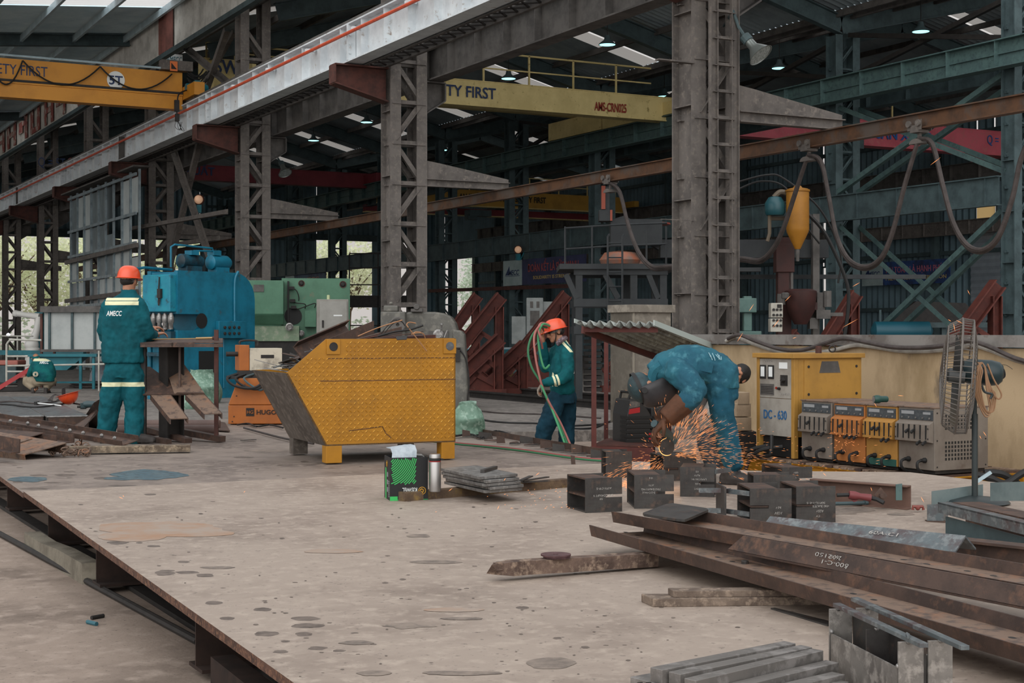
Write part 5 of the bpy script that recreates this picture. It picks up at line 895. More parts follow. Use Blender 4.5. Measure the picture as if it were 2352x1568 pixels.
# =====================================================================  CARTON, FLASK, TIMBER AND PLATES
phi = 14.0; o = GP(896, 1150); t = T('wire_carton', 'open black and green welding wire carton standing upside down on the platform', 'carton', V((o.x, o.y, PZ)), math.radians(phi)-TH)
cb = M('carton_black', '#17181a', .5); cgn = M('carton_green', '#35b15a', .45); k = 9.755/F; Wc, Dc, Hc = .253, .235, .283
for nm, a in (('front_panel', (0, Wc, 0, .004)), ('back_panel', (0, Wc, Dc-.004, Dc)), ('left_panel', (0, .004, .004, Dc-.004)), ('right_panel', (Wc-.004, Wc, .004, Dc-.004))):
    mb = MB(); mb.bx(a[0], a[1], a[2], a[3], 0, Hc); q = O(nm, mb, cb, t, local=True)
    if nm == 'front_panel': fp = q
    if nm == 'left_panel': lp = q
mb = MB(); mb.bx(.004, Wc-.004, .004, Dc-.004, 0, .004); O('base_panel', mb, cb, t, local=True)
mb = MB(); x0, x1, z0, z1 = .004, .178, .1, Hc-.002      # curved green stripes
for i in range(34):
    r0 = .03+i*.0115
    prev = None
    for a in range(0, 91, 5):
        th = math.radians(a); p = [(x0-.05+(r0+dr)*math.cos(th)*1.0, z1+.06-(r0+dr)*math.sin(th)*1.15) for dr in (0, .0058)]
        if prev:
            q = prev+[p[1], p[0]]
            if all(x0 <= x <= x1 and z0 <= z <= z1 for x, z in q): mb.add([(x, -.0012, z) for x, z in q], [(0, 1, 2, 3)])
        prev = [p[0], p[1]]
O('green_stripes', mb, cgn, fp, local=True)
MT = MW[t.name]; xw = V((math.cos(math.radians(phi)-TH), math.sin(math.radians(phi)-TH), 0))
TXT('KISWEL', C['inkwhite'], fp, MT @ V((.13, -.001, .083)), -xw, -UP, .028, .098, bold=.008)
gold = M('gold_emblem', '#b98a2c', .5)
def emblem(par, c, r, axl, nrm):
    mb = MB(); axl = V(axl); nrm = V(nrm); c = V(c)
    mb.loft([[c+nrm*h+axl*(math.cos(2*math.pi*i/24)*rr)+UP*(math.sin(2*math.pi*i/24)*rr) for i in range(24)] for rr, h in ((r*.82, .0005), (r, .0005), (r, .0015), (r*.82, .0015))], False)
    for a0, b0, a1, b1 in ((-.6, .0, -.1, .5), (-.1, .5, .4, .1), (.4, .1, .1, -.6), (.1, -.6, -.35, -.55), (-.35, -.55, -.1, -.1)):
        d = V((a1-a0, 0, b1-b0)); mb.tube([c+axl*(a0*r)+UP*(b0*r)+nrm*.001, c+axl*(a1*r)+UP*(b1*r)+nrm*.001], r*.14, 5)
    O('emblem', mb, gold, par, local=True)
emblem(fp, (.213, -.001, .062), .026, (1, 0, 0), (0, -1, 0)); emblem(lp, (-.001, .12, .235), .022, (0, -1, 0), (-1, 0, 0))
mb = MB(); mb.bx(-.001, .05, -.0015, 0, .0, .028); mb.bx(.0, Wc, -.001, 0, .003, .006); O('green_band', mb, cgn, fp, local=True); mb = MB(); mb.bx(-.0012, 0, .15, .19, .0, .205); O('green_side_stripe', mb, cgn, lp, local=True)
mb = MB(); [mb.bx(-.0015, 0, .03, .05, .02+.014*i, .03+.014*i) for i in range(8)]; [mb.bx(-.0015, 0, .08, .12, z, z+.03) for z in (.05, .1, .15)]; O('side_print', mb, M('print_grey', '#8a8f92', .5), lp, local=True)
mb = MB(); g = []
for j in range(5):
    row = []
    for i in range(9): a = i/8; row.append(MT @ V((.012+.165*a+.012*math.sin(j*1.3), .02+.15*j/4, Hc-.03+(.085+.02*a)*math.sin(min(1, j/2.2)*1.5)+.008*noise.noise(V((i*.6, j, 3))))))
    g.append(row)
mb.sheet(g); O('newspaper', mb, M('newspaper', '#a9b2b8', .7, alt='#8f99a0', sc=14), label='folded grey newspaper sticking out of the open carton', cat='newspaper', solid=.004)
mb = MB(); mb.tube([MT @ V((.18, .06, Hc+.01)), MT @ V((.22, .08, Hc+.005)), MT @ V((.25, .1, Hc-.02))], .012, 6); O('foil_scrap', mb, C['brightsteel'], label='crumpled foil strip in the right end of the carton', cat='foil')
tim = M('yellow_stained_timber', '#6b5844', .85, alt='#4b3c31', sc=5, alt2='#8d7440', sc2=8, lo2=.56, hi2=.7, bump=.5, bsc=35)
def timber(p0, p1, w_, h, mat, label, name='timber', seed=1, cat='timber'):
    p0, p1 = V(p0), V(p1); x, y, z = frame(p1-p0); rings = []; n = 14
    for i in range(n+1):
        c = p0.lerp(p1, i/n); j = lambda q: 1+.09*noise.noise(V((i*.6, q, seed))); rings.append([c+x*(w_/2*sx*j(sx+sy*2))+y*(h/2*sy*j(sy*3+sx)) for sx, sy in ((-1, -1), (1, -1), (1, .8), (.85, 1), (-.85, 1), (-1, .8))])
    mb = MB(); mb.loft(rings); return O(name, mb, mat, label=label, cat=cat)
a, b = G(922, 1140, PZ+.03), G(1300, 1108, PZ+.03); timber(a, b, .075, .06, tim, 'yellow stained timber bearer under the flask and plate stack')
# vacuum flask
c = G(999, 1129, PZ+.062); st = M('flask_steel', '#9c9a98', .28, .9); t = T('vacuum_flask', 'brushed steel vacuum flask standing on the timber beside the carton', 'flask', c)
mb = MB(); mb.lathe([(.03, 0), (.039, .004), (.0395, .03), (.0395, .192), (.037, .198)], c, UP, 28); O('flask_body', mb, st, t, smooth=True)
mb = MB(); mb.lathe([(.0385, .197), (.0385, .2), (.0385, .204)], c, UP, 28); O('red_ring', mb, M('flask_red', '#8a2a2a', .4), t); mb = MB(); mb.lathe([(.037, .204), (.0385, .206), (.0385, .216), (.036, .219)], c, UP, 28); O('neck_ring', mb, C['black'], t, smooth=True)
mb = MB(); mb.lathe([(.036, .219), (.0385, .222), (.0375, .242), (.034, .248), (.005, .249)], c, UP, 28); O('flask_lid', mb, st, t, smooth=True); mb = MB(); mb.box(c+RT*.043+UP*.212, (.018, .02, .012)); O('button', mb, C['dark'], t)
# stack of plates
k0 = [(1106.5, 1095), (1014.5, 1075), (1099, 1068.5), (1193.6, 1088)]; ztop = .545
base = [G(x, y, ztop) for x, y in k0]; names = ['topmost plate of the stack on the timber bearer', 'second plate down in the stack on the timber', 'third plate down in the stack on the timber', 'fourth plate down in the stack on the timber', 'lowest plate of the stack on the timber bearer']
for i in range(5):
    z1 = ztop-i*.0225; rnd = random.Random(i*3+1); off = RT*(rnd.uniform(-.02, .03)+(.006*i if i else 0))+FW*rnd.uniform(-.02, .02); pts = [V((q.x, q.y, z1-.019))+off for q in base]
    if i: pts[0] = pts[0]+RT*.03*(1 if i % 2 else .2)+FW*.02; ins = (pts[0]+pts[1]*.06+pts[0]*-.06)
    mb = MB(); mb.prism(pts, UP*.019); O('steel_plate', mb, C['brightsteel'], label='grey steel plate, '+names[i], cat='plate', group='plates stacked on the timber bearer', bevel=.0015)
mb = MB(); a, b = G(1108, 1082, ztop+.011), G(1138, 1073, ztop+.011); mb.bar(a, b, .03, .022); O('short_bar', mb, C['millsteel'], label='short square bar lying on the topmost plate', cat='bar', bevel=.001)
for i, (p, q, z) in enumerate((((1200, 1104), (1258, 1095), .45), ((1198, 1107), (1262, 1104), .437), ((1196, 1103), (1220, 1093), .46))): mb = MB(); mb.bar(G(*p, z), G(*q, z), .03, .008); O('flat_strip', mb, C['millsteel'], label=['upper flat strip offcut right of the plate stack', 'lower flat strip offcut right of the plate stack', 'short flat strip offcut touching the plate stack'][i], cat='strip')
mb = MB(); a = GP(1317, 1066); mb.prism([a+RT*-.018, a+RT*.018, a+RT*.012+UP*.07, a+RT*-.024+UP*.075], FW*.012); O('upright_stub', mb, C['rust'], label='small rusty flat stub welded upright on the platform', cat='stub')
# timber chunk with discs
ck = M('chunk_timber', '#6e5b50', .9, alt='#4c3d36', sc=9, alt2='#94806f', sc2=22, lo2=.5, hi2=.66, bump=.8, bsc=22, stretch=(1, 1, 1))
a, b = P(1142, 1316, 6.62), P(1503, 1285, 7.0); a.z = .425; b.z = .41
x, y, z = frame(b-a); rings = []
for i in range(13):
    c = a.lerp(b, i/12); s_ = .75 if i == 0 else 1.0; jj = .02*(1 if i == 0 else 0); rings.append([c+x*(.035*sx*s_)+y*(.031*sy*s_*(1+.1*noise.noise(V((i*.7, sx, sy)))))-z*(jj*(1+sx*sy)) for sx, sy in ((-1, -1), (0, -1.08), (1, -1), (1.02, 0), (1, 1), (0, 1.03), (-1, 1), (-1.04, 0))])
mb = MB(); mb.loft(rings); rnd = random.Random(3)
for i in range(14): q = a+x*rnd.uniform(-.03, .03)+y*rnd.uniform(-.025, .028); mb.tube([q+z*.01, q-z*rnd.uniform(.01, .03)+y*rnd.uniform(-.006, .006)], [.006, .001], 4)
O('timber_chunk', mb, ck, label='splintered thick timber lying on the platform with a disc on it', cat='timber')
dm = M('grinding_disc', '#4a3233', .7, alt='#5b4142', sc=30); zt_ = lerp_z = a.lerp(b, .36).z+.031
for i, (dx, lb) in enumerate(((0.004, 'lower reddish grinding disc on the splintered timber'), (0, 'upper reddish grinding disc on the splintered timber'))):
    c = a.lerp(b, .36)+RT*dx; c.z = zt_+.004+i*.0085; r = .069 if i else .062; mb = MB(); mb.lathe([(.011, .001), (.012, .006), (r*.5, .006), (r, .007), (r, 0), (.012, -.002)], c, UP, 36, False); O('grinding_disc', mb, dm, label=lb, cat='disc')
wd = M('plank_timber', '#75675b', .85, alt='#5a4d44', sc=7, alt2='#8d7d6e', sc2=24, bump=.4, bsc=40)
a, b = GP(1500, 1394), GP(1905, 1389); u = (b-a).normalized(); nn = V((-u.y, u.x, 0)); mb = MB(); mb.prism([a, b, b+nn*.09, a+nn*.12-u*.03], UP*.034); O('plank', mb, wd, label='lower thick plank lying under the channels', cat='plank', bevel=.003)
a, b = G(1547, 1372, PZ+.034), G(1910, 1369, PZ+.034); u = (b-a).normalized(); nn = V((-u.y, u.x, 0)); mb = MB(); mb.prism([a, b, b+nn*.07, a+nn*.075-u*.012], UP*.027); O('plank', mb, wd, label='upper plank with nails lying on the lower plank', cat='plank', bevel=.003)
mb = MB(); a, b = GP(1770, 1399), GP(1900, 1438); u = (b-a).normalized(); nn = V((-u.y, u.x, 0)); mb.prism([a, b, b+nn*.06, a+nn*.02], UP*.006); O('thin_strip', mb, C['millsteel'], label='thin dark flat strip on the platform in front of the planks', cat='strip')

# =====================================================================  CHANNELS AND ANGLES AT RIGHT
def slots(parent, p0, u, nn, zs, fr, w_=.022, l=.032):
    for f in fr:
        c = p0+u*f[0]+nn*f[1]; pts = []
        for i in range(16):
            a_ = 2*math.pi*i/16; pts.append(c+u*(l*.5*math.cos(a_)*abs(math.cos(a_))**-.25 if abs(math.cos(a_)) > .05 else 0)+nn*(w_*.5*math.sin(a_)))
        mb = MB(); mb.add([V((q.x, q.y, zs)) for q in pts], [tuple(range(16))]); O('bolt_hole', mb, C['black'], parent)
def chan(name, label, q0, q1, zb, w_, h, ext=0.0, lean=.012, tt=.008, offside=1):
    q0, q1 = VF(q0[0], q0[1], zb), VF(q1[0], q1[1], zb); u = (q1-q0).normalized(); q1 = q1+u*ext; nn = V((-u.y, u.x, 0))       # nn: to the far side
    t = T(name, label, 'channel', V(((q0.x+q1.x)/2, (q0.y+q1.y)/2, zb)))
    mb = MB(); mb.prism([q0, q1, q1+nn*w_, q0+nn*w_], UP*tt); web = O('web', mb, C['rustweb'], t)
    for nm, s0, s1 in (('near_flange', 0, -1), ('far_flange', w_, 1)):
        mb = MB(); b0 = q0+nn*s0; b1 = q1+nn*s0; d = nn*(s1*lean); e = nn*(-s1*tt)
        mb.add([b0, b0+e, b0+e+d+UP*h, b0+d+UP*h, b1, b1+e, b1+e+d+UP*h, b1+d+UP*h], [(0, 1, 2, 3), (4, 7, 6, 5), (0, 3, 7, 4), (1, 5, 6, 2), (3, 2, 6, 7), (0, 4, 5, 1)]); O(nm, mb, C['rust'], t)
    return t, q0, u, nn, web
zA = .455
t, q0, u, nn, web = chan('steel_channel', 'long rusty channel lying flanges up nearest the camera at right', (.398, 7.46), (1.583, 4.59), zA, .30, .056, ext=1.4)
def along(px, py, z, q0, u, nn): d = G(px, py, z)-q0; return (d.dot(u), d.dot(nn))
slots(web, q0, u, nn, zA+.0085, [along(x, y, zA+.008, q0, u, nn) for x, y in ((1437, 1222), (1464, 1229), (1648, 1279), (1682, 1289), (1960, 1363), (2007, 1377), (2325, 1464))])
a = G(1711, 1294, zA+.008); mb = MB(); mb.lathe([(.016, 0), (.016, .012), (.014, .014)], a, UP, 10); O('steel_nut', mb, C['millsteel'], label='loose grey round nut lying in the near channel', cat='nut')
t2, q0, u, nn, web = chan('steel_channel', 'second rusty channel lying flanges up on the nearest channel', (.513, 7.53), (1.85, 5.36), .515, .37, .056, ext=1.6)
slots(web, q0, u, nn, .5235, [along(x, y, .523, q0, u, nn) for x, y in ((1749, 1226), (1786, 1233), (2076, 1285), (2129, 1295), (2222, 1311), (2282, 1322))])
p, q = VF(.962, 6.62, .512), VF(1.81, 5.22, .512); u = (q-p).normalized(); nn = V((-u.y, u.x, 0)); q = q+u*.9
t = T('steel_angle', 'rusty angle with upside down chalk numbers leaning along the second channel', 'angle', V((p.x, p.y, .512)))
mb = MB(); e = nn*.010; mb.add([p, p+u*.07+nn*.03+UP*.066, q+nn*.03+UP*.066, q, p+e, p+u*.07+nn*.03+UP*.066+e, q+nn*.03+UP*.066+e, q+e], [(0, 1, 2, 3), (4, 7, 6, 5), (0, 4, 5, 1), (1, 5, 6, 2), (2, 6, 7, 3), (0, 3, 7, 4)]); vl = O('upright_leg', mb, C['rust'], t)
mb = MB(); mb.prism([p+UP*-.002, q+UP*-.002, q+nn*.05+UP*-.002, p+nn*.05+UP*-.002], UP*-.008); O('flat_leg', mb, C['rust'], t)
fn = (nn*.03+UP*.066).normalized(); cpos = lambda s, h: p+u*s+fn*h-nn*.002
def alongP(px): # distance along the angle for an image column
    lo, hi = 0, 3
    for _ in range(30):
        m = (lo+hi)/2; w3 = p+u*m+UP*.03; X_ = 1176+F*(w3-CAMP).dot(RT)/dep(w3); lo, hi = (m, hi) if X_ < px else (lo, m)
    return lo
for s, px, h, ht, wd_ in (('2150', 1884, .06, .018, .1), ('2600', 1912, .06, .018, .06), ('500-C-1', 1914, .034, .018, .15), ('A', 1941, .032, .02, .02)): TXT(s, C['chalk'], vl, cpos(alongP(px), h), -u, -fn, ht, wd_, name='chalk_writing', ext=.0004)
# ridge-up angle
p, q = VF(1.25, 7.19, .588), VF(1.962, 6.42, .60); u = (q-p).normalized(); nn = V((-u.y, u.x, 0)); t = T('steel_angle', 'grey angle lying ridge up with faint chalk on its slope', 'angle', V((p.x, p.y, .56)))
for nm, sd in (('near_leg', -1), ('far_leg', 1)):
    dn = nn*(sd*.085)-UP*.062; th = -UP*.009; mb = MB(); mb.add([p, q, q+dn, p+dn, p+th, q+th, q+dn+th, p+dn+th], [(0, 1, 2, 3), (7, 6, 5, 4), (0, 4, 5, 1), (1, 5, 6, 2), (2, 6, 7, 3), (3, 7, 4, 0)]); lg = O(nm, mb, C['bluesteel'], t)
    if sd < 0: TXT('60A-C1', C['chalk'], lg, p+u*.66+dn*.5-nn*.003+UP*.003, u, -dn, .022, .15, name='chalk_writing', ext=.0004)
# back channel, I beam, angles
p, q = VF(1.38, 7.44, .455), VF(2.26, 6.55, .455); u = (q-p).normalized(); mb = MB(); mb.prof(fI(.17, .1, .01, .012), p, q+u*1.2); O('steel_joist', mb, C['rust'], label='rusty beam lying behind the grey ridge up angle', cat='beam')
p, q = VF(2.54, 8.3, .455), VF(2.74, 7.1, .47); u = (q-p).normalized(); mb = MB(); mb.prof(fI(.15, .16, .01, .012), p, q+u*1.0); O('steel_joist', mb, C['rust'], label='short rusty I beam at the right edge in front of the fan post', cat='beam')
p, q = VF(2.30, 8.02, .505), VF(2.45, 7.1, .51); u = (q-p).normalized(); nn = V((-u.y, u.x, 0)); mb = MB(); mb.prism([p, q+u, q+u+nn*.008, p+nn*.008], UP*.055); mb.prism([p+UP*.047, q+u+UP*.047, q+u+nn*.07+UP*.047, p+nn*.07+UP*.047], UP*.008); O('steel_angle', mb, C['bluesteel'], label='bluish grey angle lying on the right edge stack below the I beam', cat='angle')
p, q = VF(2.33, 7.98, PZ), VF(2.50, 7.0, PZ); u = (q-p).normalized(); nn = V((-u.y, u.x, 0)); mb = MB(); mb.prism([p, q+u, q+u+nn*.01, p+nn*.01], UP*.118); mb.prism([p+UP*.0, q+u, q+u-nn*.07, p-nn*.07], UP*.01); O('steel_angle', mb, C['tealdark'], label='dark green angle at the bottom of the right edge stack', cat='angle')
t = T('bracket', 'small grey welded angle bracket on the platform beside the stack at right', 'bracket', GP(2150, 1200)); d = 8.64; k = d/F; a = GP(2130, 1198)
mb = MB(); mb.prism([a, a+RT*.095, a+RT*.095+UP*.105, a+UP*.1], FW*.008); O('front_plate', mb, C['bluesteel'], t); mb = MB(); mb.prism([a+RT*.09, a+RT*.18+FW*.2, a+RT*.18+FW*.2+UP*.1, a+RT*.09+UP*.105], FW*.008); O('side_plate', mb, C['bluesteel'], t); mb = MB(); mb.prism([a, a+RT*.09-FW*.05, a+RT*.12+FW*.02, a+FW*.05], UP*.006); O('foot_plate', mb, C['rust'], t)
# square plate with cropped corners lying on the second channel
z = .572; cs = [(1573, 1192.5), (1553, 1191), (1480, 1180), (1476.6, 1177), (1530, 1157), (1545, 1155), (1622, 1166), (1627, 1170), (1580, 1190)]
mb = MB(); mb.prism([G(x, y, z+.012) for x, y in cs], UP*-.012); O('corner_plate', mb, C['millsteel'], label='square dark plate with cropped corners lying on the second channel', cat='plate')

# =====================================================================  FLAT BARS AND WELDED PART AT THE BOTTOM EDGE
fb = M('grey_flat_bar', '#77736f', .42, .3, alt='#5f5d5b', sc=5, alt2='#8f8b88', sc2=12, bump=.05)
for i, (a, b, z, w_, h, l) in enumerate((((1507, 1535), (1814, 1474), .475, .05, .042, 'rearmost flat bar of the stack at the bottom edge'), ((1549, 1545), (1852, 1483), .470, .048, .042, 'second flat bar from the rear in the bottom edge stack'), ((1585, 1560), (1878, 1491), .468, .045, .045, 'third flat bar from the rear in the bottom edge stack'),
                                       ((1640, 1583), (1912, 1518), .44, .05, .04, 'fourth flat bar from the rear in the bottom edge stack'), ((1700, 1598), (1926, 1545), .425, .05, .038, 'fifth flat bar from the rear in the bottom edge stack'), ((1760, 1610), (1934, 1562), .41, .05, .035, 'nearest flat bar visible in the bottom edge stack'),
                                       ((1478, 1562), (1800, 1500), .425, .12, .05, 'lower flat bar under the rear bars of bottom edge stack'))):
    p, q = G(*a, z), G(*b, z); p.z -= h/2; q.z -= h/2; mb = MB(); mb.bar(p, q, w_, h); O('flat_bar', mb, fb, label='grey '+l, cat='bar', group='flat bars stacked at the bottom edge', bevel=.0015)
for i, px in enumerate((1470, 1490)): mb = MB(); a = P(px, 1568, 4.35); a.z = PZ; mb.prism([a, a+FW*.1, a+FW*.1+UP*.06, a+UP*.085], RT*.008); O('end_stub', mb, C['dark'], label=['left dark upright stub at the end of bottom edge bars', 'right dark upright stub at the end of bottom edge bars'][i], cat='stub')
t = TV('welded_bracket', 'welded plate bracket standing upright beside the flat bars at the bottom edge', 'bracket', 2064, 4.3, PZ, 10); bs = M('plate_steel_grey', '#84807b', .42, .35, alt='#6b6763', sc=9, alt2='#a09b95', sc2=20, bump=.04)
yl_ = .52; sk = -.03
for nm, x0, x1, y in (('end_plate', .0, .078, 0), ('end_plate', .092, .168, 0), ('end_plate', .0, .078, yl_), ('end_plate', .092, .168, yl_)): mb = MB(); mb.bx(x0, x1, y, y+.008, 0, .212); O(nm, mb, bs, t, local=True, bevel=.001)
mb = MB(); mb.bx(0, .006, .01, yl_-.01, 0, .135); O('side_plate', mb, bs, t, local=True); mb = MB(); mb.bx(.08, .09, .008, yl_, 0, .2); mb.bx(.006, .08, .24, .248, 0, .2); O('centre_web', mb, C['millsteel'], t, local=True); mb = MB(); mb.bx(.162, .168, .01, yl_-.01, 0, .135); O('side_plate', mb, bs, t, local=True)
for x, y0, y1 in ((.035, -.09, yl_+.03), (.135, -.14, yl_+.12)): mb = MB(); mb.bx(x-.012, x+.014, y0, y1, .213, .226); O('top_bar', mb, C['bluesteel'], t, local=True, bevel=.001)
mb = MB(); [mb.ball(c, .008, 8, 5) for c in ((.03, .0, .212), (.13, .0, .212), (.03, yl_, .212), (.13, yl_, .212), (.003, 0.01, .14), (.003, yl_-.01, .14), (.04, .245, .2))]; O('weld_bead', mb, C['brightsteel'], t, local=True, smooth=True)
mb = MB(); random.seed(4); [mb.tube([(.02+.004*i, -.02+.01*i, .228), (.03+.004*random.random(), .0+.02*random.random(), .232)], .004, 5) for i in range(7)]; O('weld_spatter', mb, C['bluesteel'], t, local=True)

# =====================================================================  FABRICATED BOX STUBS
def stub(label, px, py, deg, w_, l, h, slot='right', openl=True, arms=False, writing=(), face='r', d=None):
    o = GP(px, py) if d is None else VF((px-1176)/F*d, d, PZ)
    t = T('box_stub', label, 'steel box', V((o.x, o.y, PZ)), math.radians(deg)-TH, group='fabricated steel box stubs'); tt = .01; zs = h*.47
    mb = MB(); ml = C['millsteel']       # near face plate, slotted from its right end
    if slot: mb.bx(0, w_, 0, tt, 0, zs-.009); mb.bx(0, w_, 0, tt, zs+.009, h); mb.bx(0 if slot == 'right' else w_*.45, w_*.55 if slot == 'right' else w_, 0, tt, zs-.009, zs+.009)
    else: mb.bx(0, w_, 0, tt, 0, h)
    fc = O('face_plate', mb, ml, t, local=True); mb = MB(); mb.bx(0, w_, l-tt, l, 0, h); O('back_plate', mb, ml, t, local=True)
    mb = MB(); mb.bx(.004, w_*.66, tt, l-tt, h-tt, h); O('top_plate', mb, C['rust'] if int(px) % 2 else ml, t, local=True); mb = MB(); mb.bx(.004, w_*.9, tt, l-tt, 0, tt); O('bottom_plate', mb, ml, t, local=True); mb = MB(); mb.bx(.006, w_*.6, tt, l-tt, zs-.005, zs+.005); O('web_plate', mb, C['rust'], t, local=True)
    if arms:
        for z in (h-.03, .03): mb = MB(); mb.bar((w_, .01, z), (w_+.1, l*.55, z), .012, .03); mb.bar((w_+.1, l*.55, z), (w_, l-.02, z), .012, .03) if arms > 1 else None; O('spacer_strip', mb, C['bluesteel'], t, local=True)
    Mx = MW[t.name]; xw = V((math.cos(math.radians(deg)-TH), math.sin(math.radians(deg)-TH), 0))
    for s, fx, fz, hh, ww in writing: TXT(s, C['chalk'], fc, Mx @ V((w_*fx, -.0005, h*fz)), -xw, -UP, hh, ww, name='chalk_writing', ext=.0003)
    return t
stub('chalked box stub with two open cells at left, nearest the plate stack', 1345, 1178, 20, .245, .30, .212, 'right', writing=(('ASSV-OIP-S', .5, .72, .013, .1), ('LAMODAR6FT 9', .48, .52, .014, .13), ('NV', .42, .42, .014, .02)))
stub('narrow angled box stub second from the left in the front row', 1457, 1168, 3, .25, .36, .212, 'right', writing=(('01', .42, .93, .01, .02), ('ASSV', .42, .72, .012, .035), ('FINTE400TMG', .42, .6, .012, .12), ('5-210-W02', .36, .5, .012, .08)))
stub('box stub with spacer strips at its open right end in front of the boot', 1562, 1140, -10, .23, .30, .2, 'right', arms=1, writing=(('02', .5, .87, .01, .02), ('ASSV', .5, .75, .012, .04), ('LAMATAV 9M', .55, .62, .012, .1), ('5-02', .52, .46, .012, .035), ('ASSVS', .52, .3, .012, .05)))
stub('tall box stub behind the nearest one with a bright top edge', 1392, 1092, 6, .20, .22, .2, None, d=11.3)
stub('box stub being ground under the shower of sparks', 1524, 1120, 14, .26, .3, .19, 'left', d=11.05)
stub('low box stub behind the front right pair beside the yellow skid', 1797, 1112, 16, .23, .33, .165, 'right', d=10.35, writing=(('GSSV', .45, .8, .012, .035), ('V-5', .4, .6, .012, .03)))
stub('box stub with chalked pale top plate hidden behind the front right pair', 1731, 1150, 2, .27, .2, .2, None, d=9.45)
stub('front box stub with strips at its open left end', 1723, 1206, 4, .245, .34, .2, 'left', writing=(('NV', .68, .48, .013, .03), ('ASSV', .68, .32, .015, .045)), d=8.62)
stub('rightmost front box stub with white chalk numbers on its plain face', 1829, 1206, 6, .235, .34, .21, 'left', writing=(('5001L-1-0-S', .5, .57, .012, .11), ('4I03AT5', .62, .48, .013, .1), ('ASSV', .6, .35, .015, .045), ('SV', .55, .2, .012, .025)), d=8.64)
t = bpy.data.objects['box_stub.007']
for z in (.17, .05): mb = MB(); mb.bar((0, .01, z), (-.12, .2, z), .012, .028); mb.bar((-.12, .2, z), (-.24, .3, z-.01), .012, .028); O('spacer_strip', mb, C['bluesteel'], t, local=True)
mb = MB(); mb.bx(-.13, -.118, .1, .34, .02, .2); O('wing_plate', mb, C['millsteel'], t, local=True)
# =====================================================================  CONCRETE PARAPET AND CABLES
XW = 10.3
t = T('parapet_wall', 'stained yellowish concrete parapet with steel channel cap behind the welding machines', 'wall', (XW+.15, 10, 0), kind='thing')
cw = M('stained_concrete', '#b8a282', .85, alt='#968263', sc=1.6, lo=.45, hi=.66, alt2='#5f564c', sc2=2.6, lo2=.6, hi2=.74, stretch=(1, 1, .45), bump=.15)
ye = PX(1628, 800, XW).y
mb = MB(); mb.bx(XW, XW+.3, 6, ye, 0, 1.33); O('concrete_body', mb, cw, t)
mb = MB(); mb.prof([(-.2, 0), (.2, 0), (.2, -.11), (.19, -.11), (.19, -.01), (-.19, -.01), (-.19, -.11), (-.2, -.11)], V((XW+.15, 6, 1.45)), V((XW+.15, ye+.6, 1.45))); O('cap_channel', mb, M('cap_steel', '#8c8985', .5, .3, alt='#6f6a66', sc=3, alt2='#5e4b40', sc2=5, lo2=.6, hi2=.7), t)
def wallcable(pts, m, label, dx, r): mb = MB(); mb.tube(spline([PX(x, y, XW-dx) for x, y in pts], 5), r, 8); O('wall_cable', mb, m, label=label, cat='cable', smooth=True)
wallcable([(1668, 783), (1692, 775), (1730, 789), (1790, 808), (1850, 811), (1905, 806), (1962, 793), (2010, 797), (2070, 806), (2140, 806), (2200, 799), (2236, 793), (2280, 806), (2352, 832), (2480, 850)], M('pale_hose', '#a7a49c', .6, alt='#8b8780', sc=6), 'pale cable slung in waves along the parapet below the cap', .06, .022)
wallcable([(1672, 778), (1698, 769), (1735, 783), (1790, 801), (1840, 804), (1890, 790), (1935, 777), (1990, 786), (2050, 797), (2120, 798), (2180, 792), (2226, 783), (2270, 795), (2352, 829), (2480, 848)], C['cable'], 'dark cable slung in waves along the parapet below the cap', .12, .022)
# =====================================================================  YELLOW SKID WITH WELDING MACHINES
phi = 29.0; o = G(2126, 1172, 0); t = T('equipment_skid', 'low yellow steel skid carrying a row of welding machines', 'skid', V((o.x, o.y, 0)), math.radians(phi)-TH); ZT = .28; LY, LX = 2.62, 1.15
yk = M('skid_yellow', '#b98420', .5, alt='#a2721d', sc=2.2, alt2='#5f4a33', sc2=5, lo2=.62, hi2=.75)
mb = MB(); mb.prof(fI(.12, .08, .008, .01), (0.04, 0, ZT-.08), (.04, LY, ZT-.08)); mb.prof(fI(.12, .08, .008, .01), (LX, 0, ZT-.08), (LX, LY, ZT-.08)); mb.prof(fI(.12, .08, .008, .01), (0, .04, ZT-.08), (LX+.04, .04, ZT-.08)); mb.prof(fI(.12, .08, .008, .01), (0, LY-.04, ZT-.08), (LX, LY-.04, ZT-.08)); O('frame', mb, yk, t, local=True)
for x in (.01, LX-.05):
    for y in (.01, LY-.06): mb = MB(); mb.bx(x, x+.06, y, y+.06, 0, ZT-.14); O('leg', mb, yk, t, local=True)
for i in range(28): y = .02+i*.094; mb = MB(); mb.bx(-.01, LX+.04, y, y+.07, ZT-.02, ZT+.002*(i % 3)); O('deck_slat', mb, C['wood'] if i % 4 else C['rust'], t, local=True)
MK = MW[t.name]
